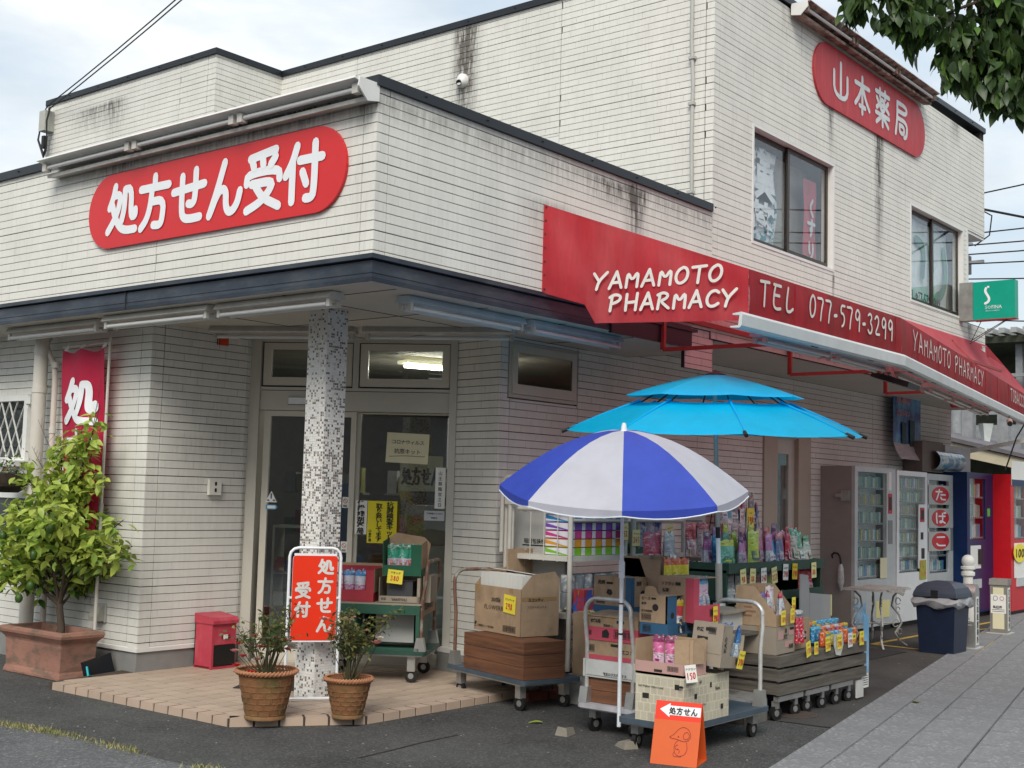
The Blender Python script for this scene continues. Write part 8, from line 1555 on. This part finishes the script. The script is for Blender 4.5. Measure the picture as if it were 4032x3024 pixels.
for j, (k, z) in enumerate(((1.02, .57), (1.10, .55), (1.22, .52), (1.14, .485), (1.06, .47))):
    gr.append([(.215*k*(1+.06*math.sin(a*7+j))*max(-1, min(1, 1.35*math.cos(a))), .205*k*(1+.06*math.sin(a*5+j*2))*max(-1, min(1, 1.35*math.sin(a))), z+.018*math.sin(a*6+j)) for a in [2*math.pi*i/40 for i in range(41)]])
mb.sheet(gr); bm = mat('bag_film', (.55, .56, .58), rough=.2, var=.15, scale=12, trans=.5); mb.build('bag', bm, bn)
def ashtray(label, x, y, rz, boxy, grp='standing ashtrays'):
    r_ = thing('standing_ashtray', label, 'ashtray', (x, y, 0), rz, grp); mb = MB(); mb.box((0, 0, .012), (.30, .26, .024)); mb.build('base', M_PVCG, r_)
    mb = MB(); mb.box((0, 0, .30), (.20, .19, .56)); mb.build('body', M_STEEL if not boxy else mat('ashtray_grey', (.20, .19, .17), rough=.5), r_)
    mb = MB(); mb.box((-.1015, 0, .20 if boxy else .38), (.003, .13, .26)); mb.box((-.1015, 0, .5), (.003, .12, .10)) if boxy else None; mb.build('front_plate', M_NOTE if boxy else M_PVCG, r_)
    if boxy: mb = MB(); mb.prism([(-.11, -.105, .58), (-.11, .105, .58), (-.09, .105, .65), (-.09, -.105, .65)], (.20, 0, 0)); mb.build('hood', mat('ashtray_grey'), r_)
    else: mb = MB(); mb.tube([(0, -.097, .58), (0, .097, .58)], .10, n=20); mb.build('domed_hood', M_STEEL, r_)
    mb = MB(); mb.box((-.1035, 0, .36 if boxy else .40), (.002, .17, .22)); mb.build('notice', M_WCARD, r_)
    t = MB(); typ(t, '喫煙所' if boxy else 'お願い', (-.106, .06, .31), -Y, Z, .035, bold=.02); [block(t, (-.1047, .07, .29-.02*k), -Y, .14, .006) for k in range(2)]
    if boxy: stroke(t, [(.055, .40), (.055, .45), (.01, .45), (.01, .40), (.055, .40)], .005, lambda a, b, l: Vector((-.1048-l, a, b)), 0)
    t.build('print', M_INK, r_)
    if boxy: t = MB(); stroke(t, [(-.04+.022*math.cos(a), .425+.022*math.sin(a)) for a in [i*.5 for i in range(14)]], .005, lambda a, b, l: Vector((-.1048-l, a, b)), 0); t.build('no_smoking_ring', M_SIGN2, r_)
    mb = MB(); mb.box((0, -.0965, .30), (.12, .002, .50)); mb.build('side_label', M_WCARD, r_); t = MB(); typ(t, '灰皿設置場所', (-.035, -.0985, .54), X, Z, .075, vert=True, adv=1.05, bold=.02); t.build('side_print', M_INK, r_); return r_
ashtray('steel domed standing ashtray right behind the navy bin', 13.55, 4.66, .1, False); ashtray('boxy grey standing ashtray with notices near the yellow line', 15.42, 4.92, .1, True)
bo = thing('bollard', 'white ball topped bollard post between the bin and the navy vending machine', 'bollard', (16.3, 5.60, 0)); mb = MB(); mb.lathe([(.06, 0), (.06, .60), (.085, .62), (.085, .66), (.065, .67), (.065, .69), (.09, .70), (.09, .73), (.05, .74)], n=18); mb.build('post', M_WHITE, bo); mb = MB(); mb.lathe([(.08*math.cos(R(a)), .80+.08*math.sin(R(a))) for a in range(-80, 91, 17)], n=18); mb.build('ball', M_WHITE, bo)
# painted lines, manhole, cracks, fallen leaf
M_YL = mat('yellow_line_paint', (.46, .30, .05), rough=.8, var=.3, scale=20, c2=(.10, .09, .07), f2=(.60, .7), s2=22)
g = MB()
for a, b in (((13.05, 5.50), (12.96, 4.42)), ((12.96, 4.42), (23.0, 6.02)), ((13.05, 5.5), (17.0, 5.48)), ((14.6, 5.5), (16.4, 5.1))): g.bar((*a, .0092), (*b, .0092), .06, .0012, up=(0, 0, 1))
g.build('yellow_line', M_YL, kind='structure')
mh = thing('manhole_cover', 'oval looking ribbed manhole cover in the ground beside the slatted crate casters', 'manhole cover', (8.33, 4.08, .006)); mb = MB(); mb.cyl((0, 0, 0), (0, 0, .006), .16, n=28); mb.build('cover', mat('cover_brown', (.075, .058, .05), rough=.8, var=.2), mh); mb = MB()
for k in range(-5, 6): h_ = math.sqrt(.15**2-(k*.027)**2); mb.bbox((k*.027-.004, -h_, .006), (k*.027+.004, h_, .009))
mb.build('ribs', mat('cover_brown'), mh, kind='stuff')
fl_ = leaf_mesh('fallen_leaf', M_LEM[0], .13, .06); o_ = obj('fallen_leaf', fl_, None, (9.42, 3.62, .03), .5); tag(o_, 'pale green fallen leaf lying on the paving slabs', 'leaf'); o_ = obj('fallen_leaf', fl_, None, (6.75, 5.10, .012), 2.0); tag(o_, 'pale fallen leaf on the asphalt in front of the tiled step', 'leaf')
# weeds along the seam of the two asphalts
r = random.Random(8); gm = MB(); path = [(4.349, 4.597), (4.346, 5.591), (4.33, 5.947), (4.344, 6.254), (4.343, 6.544), (4.343, 6.745), (4.301, 7.072), (4.247, 7.397), (4.132, 8.179)]
for i in range(len(path)-1):
    a, b = Vector((*path[i], 0)), Vector((*path[i+1], 0)); n = int((b-a).length*900)
    for k in range(n):
        t = r.random(); q = a.lerp(b, t) + Vector((r.gauss(0, .032), r.gauss(0, .03), .003)); dens = math.sin(q.y*5.1)*math.sin(q.y*2.3+1)
        if dens < r.uniform(-.6, .5): continue
        h = r.uniform(.010, .032); aa = r.uniform(0, 6.28); w_ = Vector((math.cos(aa), math.sin(aa), 0))*.003; tip = Vector((r.gauss(0, .012), r.gauss(0, .012), h)); gm.add([q-w_, q+w_, q+tip], [(0, 1, 2)], r.randrange(2))
gm.build('weeds', [mat('weed_green', (.16, .18, .05), rough=.8), mat('weed_straw', (.34, .31, .14), rough=.8)], kind='stuff')
# asphalt cracks (filled seam)
mb = MB(); r = random.Random(3); pts = [(5.14, 5.17), (5.43, 5.19), (5.68, 5.22), (6.05, 5.23)]
for a, b in zip(pts[:-1], pts[1:]): mb.bar((*a, .003), (*b, .003), .012, .001, up=(0, 0, 1))
mb.build('asphalt_crack', M_GROOVE, kind='structure')

# ------------------------------------------------------------------ street tree overhead, right
stt = thing('street_tree', 'dark leafy street tree overhanging the top right of the street wall', 'tree', (8.6, .35, 0))
mb = MB(); mb.tube([(0, 0, 0), (.03, .02, 1.2), (-.05, .1, 2.6), (-.2, .3, 3.8), (-.4, .5, 5.0)], [.14, .12, .11, .08, .05], n=12); mb.build('trunk', M_BARK, stt)
ML = [leafy('tree_leaf_dark', ((.045, .085, .024), (.028, .055, .018)), .25), leafy('tree_leaf_mid', ((.07, .12, .03), (.045, .08, .022)), .3), leafy('tree_leaf_bright', ((.16, .32, .05), (.11, .22, .035)), .4)]
TL = [leaf_mesh('leaf', m, .098, .046, .2, .35) for m in ML]; rr = random.Random(4)
O = Vector((8.6, .35, 0)); tw = []
cl_ = [((6.50, 2.10, 4.10), .22), ((6.47, 2.12, 3.94), .20), ((6.44, 2.14, 3.78), .15), ((6.54, 1.98, 3.74), .17), ((6.58, 1.93, 3.93), .22), ((6.68, 1.80, 4.05), .26), ((6.55, 1.95, 3.60), .10), ((6.46, 2.08, 3.62), .10), ((6.62, 1.86, 3.74), .10), ((6.30, 2.36, 4.16), .15), ((6.15, 2.50, 4.20), .10), ((6.04, 2.66, 4.22), .07), ((6.75, 1.9, 4.4), .4), ((6.35, 2.4, 4.45), .25), ((6.95, 1.7, 4.6), .5), ((6.68, 1.78, 3.72), .08), ((6.14, 2.44, 4.0), .09), ((6.22, 2.38, 3.93), .08), ((6.0, 2.62, 4.06), .06), ((6.36, 2.22, 3.74), .09), ((6.40, 2.2, 3.86), .10), ((7.0, 1.5, 4.0), .4), ((7.4, 1.3, 4.7), .6)]
for c, rd in cl_:
    c = Vector(c) - O; hub = Vector((-.35, .45, 4.7)); mb = MB(); m1 = hub.lerp(c, .5)+Vector((0, 0, .25)); mb.tube([hub, m1, c+Vector((0, 0, rd*.5)), c], [.022, .014, .007, .003], n=6); mb.build('branch', M_BARK, stt)
    n = int(14+rd*110)
    for k in range(n):
        q = c + Vector((rr.gauss(0, rd*.52), rr.gauss(0, rd*.52), rr.gauss(0, rd*.42))); tw.append((q+Vector((0, 0, .06)), q))
mb = MB()
for a, b in tw[::3]: mb.tube([a+Vector((.02, 0, .04)), b], [.003, .001], n=3, cap=False)
mb.build('twigs', M_BARK, stt, kind='stuff')
grow(stt, tw, TL, 290, 5, 17, size=(.7, 1.15), droop=.95, lightfn=lambda p, q: 2 if q.random() < .05 else q.choice((0, 0, 1)), spread=.07)

# ------------------------------------------------------------------ neighbours beyond the pharmacy and across the street
hl = MB(); r = random.Random(12); gr = []
for j in range(4):
    row = []
    for i in range(61):
        az = R(-26 + i*1.4); d = 420+j*60; h = (0, .45, .9, 1)[j]*(76+14*math.sin(i*.35)+9*math.sin(i*.9+2)+5*math.sin(i*2.1)); row.append((d*math.cos(az), d*math.sin(az), h-2))
    gr.append(row)
hl.sheet(gr); hl.build('wooded_hills', mat('hill_forest', (.075, .10, .105), rough=1, var=.35, scale=.06, c2=(.05, .075, .07), f2=(.4, .6), s2=.03), kind='structure')
hz_ = thing('neighbour_house', 'low neighbouring house with a cream barge board and grey roof beyond the vending machines', 'house', (22.0, 7.3, 0))
M_BB = mat('barge_cream', (.52, .47, .34), rough=.6, var=.06); M_RF = mat('roof_slate', (.13, .12, .13), rough=.7, var=.15, stretch=(1, 1, 4), scale=5); M_DK = mat('porch_dark', (.05, .055, .035), rough=.8, var=.3)
mb = MB(); mb.prism([(-.3, 1.6, 2.62), (-.3, -1.2, 2.02), (-.3, -1.2, 2.20), (-.3, 1.6, 2.86)], (.06, 0, 0)); mb.build('barge_board', M_BB, hz_); mb = MB(); mb.prism([(-.36, 1.6, 2.87), (-.36, -1.25, 2.21), (-.36, -1.25, 2.27), (-.36, 1.6, 2.95)], (5, 0, 0)); mb.build('roof', M_RF, hz_)
mb = MB(); mb.bbox((.5, -.6, 0), (4.2, 1.6, 2.05)); mb.prism([(.5, -.6, 2.05), (.5, 1.6, 2.05), (.5, 1.6, 2.8), (.5, -.6, 2.3)], (3.7, 0, 0)); mb.build('wall', M_DK, hz_)
for k in range(2): mb = MB(); mb.bbox((.47, .0+k*.75, 1.1), (.497, .6+k*.75, 1.9)); mb.build('window_frame', mat('frame_greenish', (.16, .17, .10), rough=.6), hz_)
gc_ = thing('parked_car', 'lime green small car parked beyond the red vending machine', 'car', (23.0, 6.0, 0), R(12)); M_LG = mat('car_lime', (.26, .36, .06), rough=.3, coat=.4)
mb = MB(); mb.prism([(0, -.8, .25), (3.4, -.8, .25), (3.4, -.8, .9), (3.2, -.8, 1.0), (2.8, -.8, 1.5), (.7, -.8, 1.52), (.1, -.8, 1.0), (-.05, -.8, .7)], (0, 1.5, 0)); mb.build('body', M_LG, gc_); mb = MB(); mb.prism([(.28, -.805, 1.02), (2.9, -.805, 1.02), (2.65, -.805, 1.42), (.72, -.805, 1.42)], (0, 1.51, 0)); mb.prism([(.05, -.7, 1.04), (.05, .6, 1.04), (.62, .55, 1.48), (.62, -.65, 1.48)], (-.02, 0, .02)); mb.build('window', M_BLACK, gc_)
for x in (.6, 2.75):
    for y in (-.82, .72): mb = MB(); mb.cyl((x, y-.01, .3), (x, y+.14, .3), .3, n=20); mb.build('wheel', M_BLACK, gc_)
stn = thing('railway_station', 'elevated station platform with a corrugated canopy far beyond the awning', 'station', (38, 8.5, 0)); M_STC = mat('station_concrete', (.24, .25, .26), rough=.8, var=.2); M_COR = mat('corrugated', (.34, .35, .34), rough=.5, var=.1)
mb = MB(); mb.bbox((0, -10, 3.0), (5, 6, 3.9)); mb.bbox((.5, -10, 0), (1.2, 6, .4)); mb.build('deck', M_STC, stn)
for k in range(46): mb = MB(); mb.bbox((-.6, -10+k*.34, 6.55), (5, -9.83+k*.34, 6.7)); mb.build('roof_sheet', M_COR, stn)
mb = MB(); mb.bbox((-.3, -10, 6.3), (5, 6, 6.5)); mb.build('roof_underside', M_DK, stn)
for k in range(8):
    mb = MB(); mb.bbox((.2, -9.6+k*2.1, 3.9), (.4, -9.4+k*2.1, 6.3)); mb.build('post', M_STC, stn)
for z in (4.2, 4.6, 5.3): mb = MB(); mb.bbox((-.1, -10, z), (0, 6, z+.10)); mb.build('rail', M_STC, stn)
mb = MB(); mb.bbox((3, -10, 3.9), (3.1, 6, 6.3)); mb.build('back_wall', M_DK, stn)
rw = thing('far_wall', 'long pale grey wall of the station building behind the lamps', 'wall', (34, 4, 0)); mb = MB(); mb.bbox((0, -6, 0), (.5, 8, 2.9)); mb.build('wall', mat('far_wall_grey', (.33, .35, .35), rough=.7), rw)
for i, (x, y, z, lb) in enumerate(((24.3, 8.0, 3.05, 'lantern lamp in the gap beneath the awning end, left'), (24.7, 7.35, 2.72, 'lantern lamp in the gap beneath the awning end, right'))):
    la = thing('lantern_lamp', lb, 'street lamp', (x, y, 0), 0, 'white lantern lamps in front of the station'); mb = MB(); mb.cyl((0, 0, 0), (0, 0, z-.35), .05, n=10); mb.build('post', M_STC, la); mb = MB(); mb.lathe([(.07, z-.35), (.14, z), (.15, z+.01)], n=4); mb.build('lantern', mat('lantern_white', (.60, .64, .62), rough=.3), la)
for i, (x, y, lb) in enumerate(((24.1, 8.25, 'grey steel column left of the lantern lamps'), (24.5, 7.72, 'grey steel column between the two lantern lamps'))): cn_ = thing('steel_column', lb, 'column', (x, y, 0), 0, 'station forecourt columns'); mb = MB(); mb.bbox((-.1, -.1, 0), (.1, .1, 4.0)); mb.build('shaft', M_STC, cn_)
sg = thing('shop_sign', 'white neighbouring shop sign with grey characters at the right edge', 'sign', (30.0, 8.2, 3.9), R(-90)); mb = MB(); mb.prism([(.0, 0, 0), (2.4, 0, 0.6), (2.4, 0, 1.3), (.0, 0, .62)], (0, .1, 0)); mb.build('panel', M_SIGNW, sg); t = MB(); typ(t, '本町', (.35, -.01, .48), X, Z, .28, bold=.0); typ(t, '灯店', (.6, -.01, .16), X, Z, .34, bold=.01); t.build('lettering', mat('letter_grey', (.18, .2, .21)), sg)
def pole(name, label, x, y, h, arms=(), grp=None):
    r_ = thing(name, label, 'utility pole', (x, y, 0), 0, grp); mb = MB(); mb.tube([(0, 0, 0), (0, 0, h)], [.16, .11], n=12); mb.build('shaft', M_STC, r_)
    for z, l_ in arms: mb = MB(); mb.bar((-.1, -l_, z), (-.1, l_, z), .08, .08); mb.build('cross_arm', M_STC, r_)
    mb = MB(); mb.bbox((-.3, -.4, h-2.6), (.1, -.1, h-2.1)); mb.build('transformer', M_BRONZE, r_); return r_
pole('utility_pole', 'grey utility pole with tangled cables beyond the green sign', 34.35, 12.1, 10.4, ((8.6, .5), (8.1, .8)))
A0 = Vector((34.3, 12.0, 8.2)); k = 0
for z0, y1, z1, lb in ((9.9, -8, 12.5, 'uppermost'), (8.9, -8, 9.9, 'second'), (8.6, -8, 9.2, 'third'), (8.35, -8, 8.9, 'fourth'), (8.1, -8, 8.3, 'fifth'), (7.7, -8, 7.4, 'sixth'), (6.6, -8, 6.0, 'lowest')):
    a = Vector((34.3, 12.3, z0)); b = Vector((30.5, y1, z1)); mb = MB(); mb.tube([a.lerp(b, i/10)-Z*.5*4*(i/10)*(1-i/10) for i in range(11)], .022, n=4); tag(mb.build('overhead_wire', M_CABLE), '%s dark wire running right from the far utility pole' % lb, 'wire')
a, b = Vector((16.75, 5.6, 5.45)), Vector((26, -6, 5.4)); mb = MB(); mb.tube([a.lerp(b, i/10)-Z*.7*4*(i/10)*(1-i/10) for i in range(11)], .016, n=6); mb.tube([a, a+Vector((.1, -.15, -.1)), a+Vector((.15, -.1, -.35)), a+Vector((.02, .05, -.5))], .01, n=5); tag(mb.build('service_cable', M_CABLE), 'thick black cable leaving the upper right corner of the building', 'cable')
cb2 = thing('cable_bundle', 'black cables dangling from the awning end in front of the low house', 'cable bundle', (17.9, 5.5, 2.75)); 
for dx, dy, dz in ((.1, -.45, -.75), (.15, -.1, -.55), (-.1, .1, -.75)): mb = MB(); mb.tube([(0, -.2, 0), (dx*.6, dy*.6-.1, dz*.4), (dx, dy, dz)], .011, n=5); mb.build('cable', M_CABLE, cb2)
br_ = thing('awning_brace', 'pale rusty diagonal brace under the far end of the awning', 'brace', (17.9, 6.2, 2.25)); mb = MB(); mb.bar((0, 0, 0), (1.2, -1.35, .40), .05, .06); mb.build('brace', M_OLD, br_)
# across the street (seen only in the glass)
M_H1 = mat('opposite_wall', (.16, .15, .14), rough=.8, var=.15); M_H2 = mat('opposite_roof', (.05, .05, .055), rough=.7, var=.2)
for i, (x, y, w_, d_, h, rz, lb) in enumerate(((-8, 16, 9, 7, 3.4, .2, 'dark roofed house across the street to the left'), (-12, 3, 8, 7, 3.6, .5, 'dark roofed house across the street, second'), (-6, -10, 9, 7, 3.8, .9, 'dark roofed house across the street behind the camera'), (8, -14, 11, 7, 5.2, 0, 'two storey house opposite the street wall'), (24, -12, 10, 7, 4.6, 0, 'two storey house further along the opposite side'))):
    h_ = thing('opposite_house', lb, 'house', (x, y, 0), rz); mb = MB(); mb.bbox((-w_/2, -d_/2, 0), (w_/2, d_/2, h)); mb.build('wall', M_H1, h_); mb = MB(); mb.prism([(-w_/2-.5, -d_/2-.5, h), (-w_/2-.5, d_/2+.5, h), (-w_/2-.5, 0, h+2)], (w_+1, 0, 0)); mb.build('roof', M_H2, h_)
    for k in range(3): mb = MB(); mb.bbox((-w_/2+1+k*2.6, -d_/2-.03, 1), (-w_/2+2.4+k*2.6, -d_/2+.0, 2.1)); mb.bbox((-w_/2+1+k*2.6, d_/2, 1), (-w_/2+2.4+k*2.6, d_/2+.03, 2.1)); mb.build('window', M_BLACK, h_)
pole('utility_pole', 'utility pole across the street behind the camera', -3.5, 4.5, 8.5, ((7.6, .9), (7.0, .9)))
van = thing('parked_van', 'white van parked across the forecourt behind the camera', 'van', (-3.8, 8.4, 0), R(70)); mb = MB(); mb.prism([(0, 0, .3), (3.6, 0, .3), (3.6, 0, 1.0), (3.1, 0, 1.2), (2.6, 0, 1.85), (0, 0, 1.9)], (0, 1.6, 0)); mb.build('body', M_VW, van); mb = MB(); mb.prism([(.2, -.01, 1.15), (2.9, -.01, 1.15), (2.5, -.01, 1.7), (.2, -.01, 1.7)], (0, 1.62, 0)); mb.build('window', M_BLACK, van)
for x in (.7, 2.9): mb = MB(); mb.cyl((x, -.02, .32), (x, 1.62, .32), .32, n=18); mb.build('wheel', M_BLACK, van)
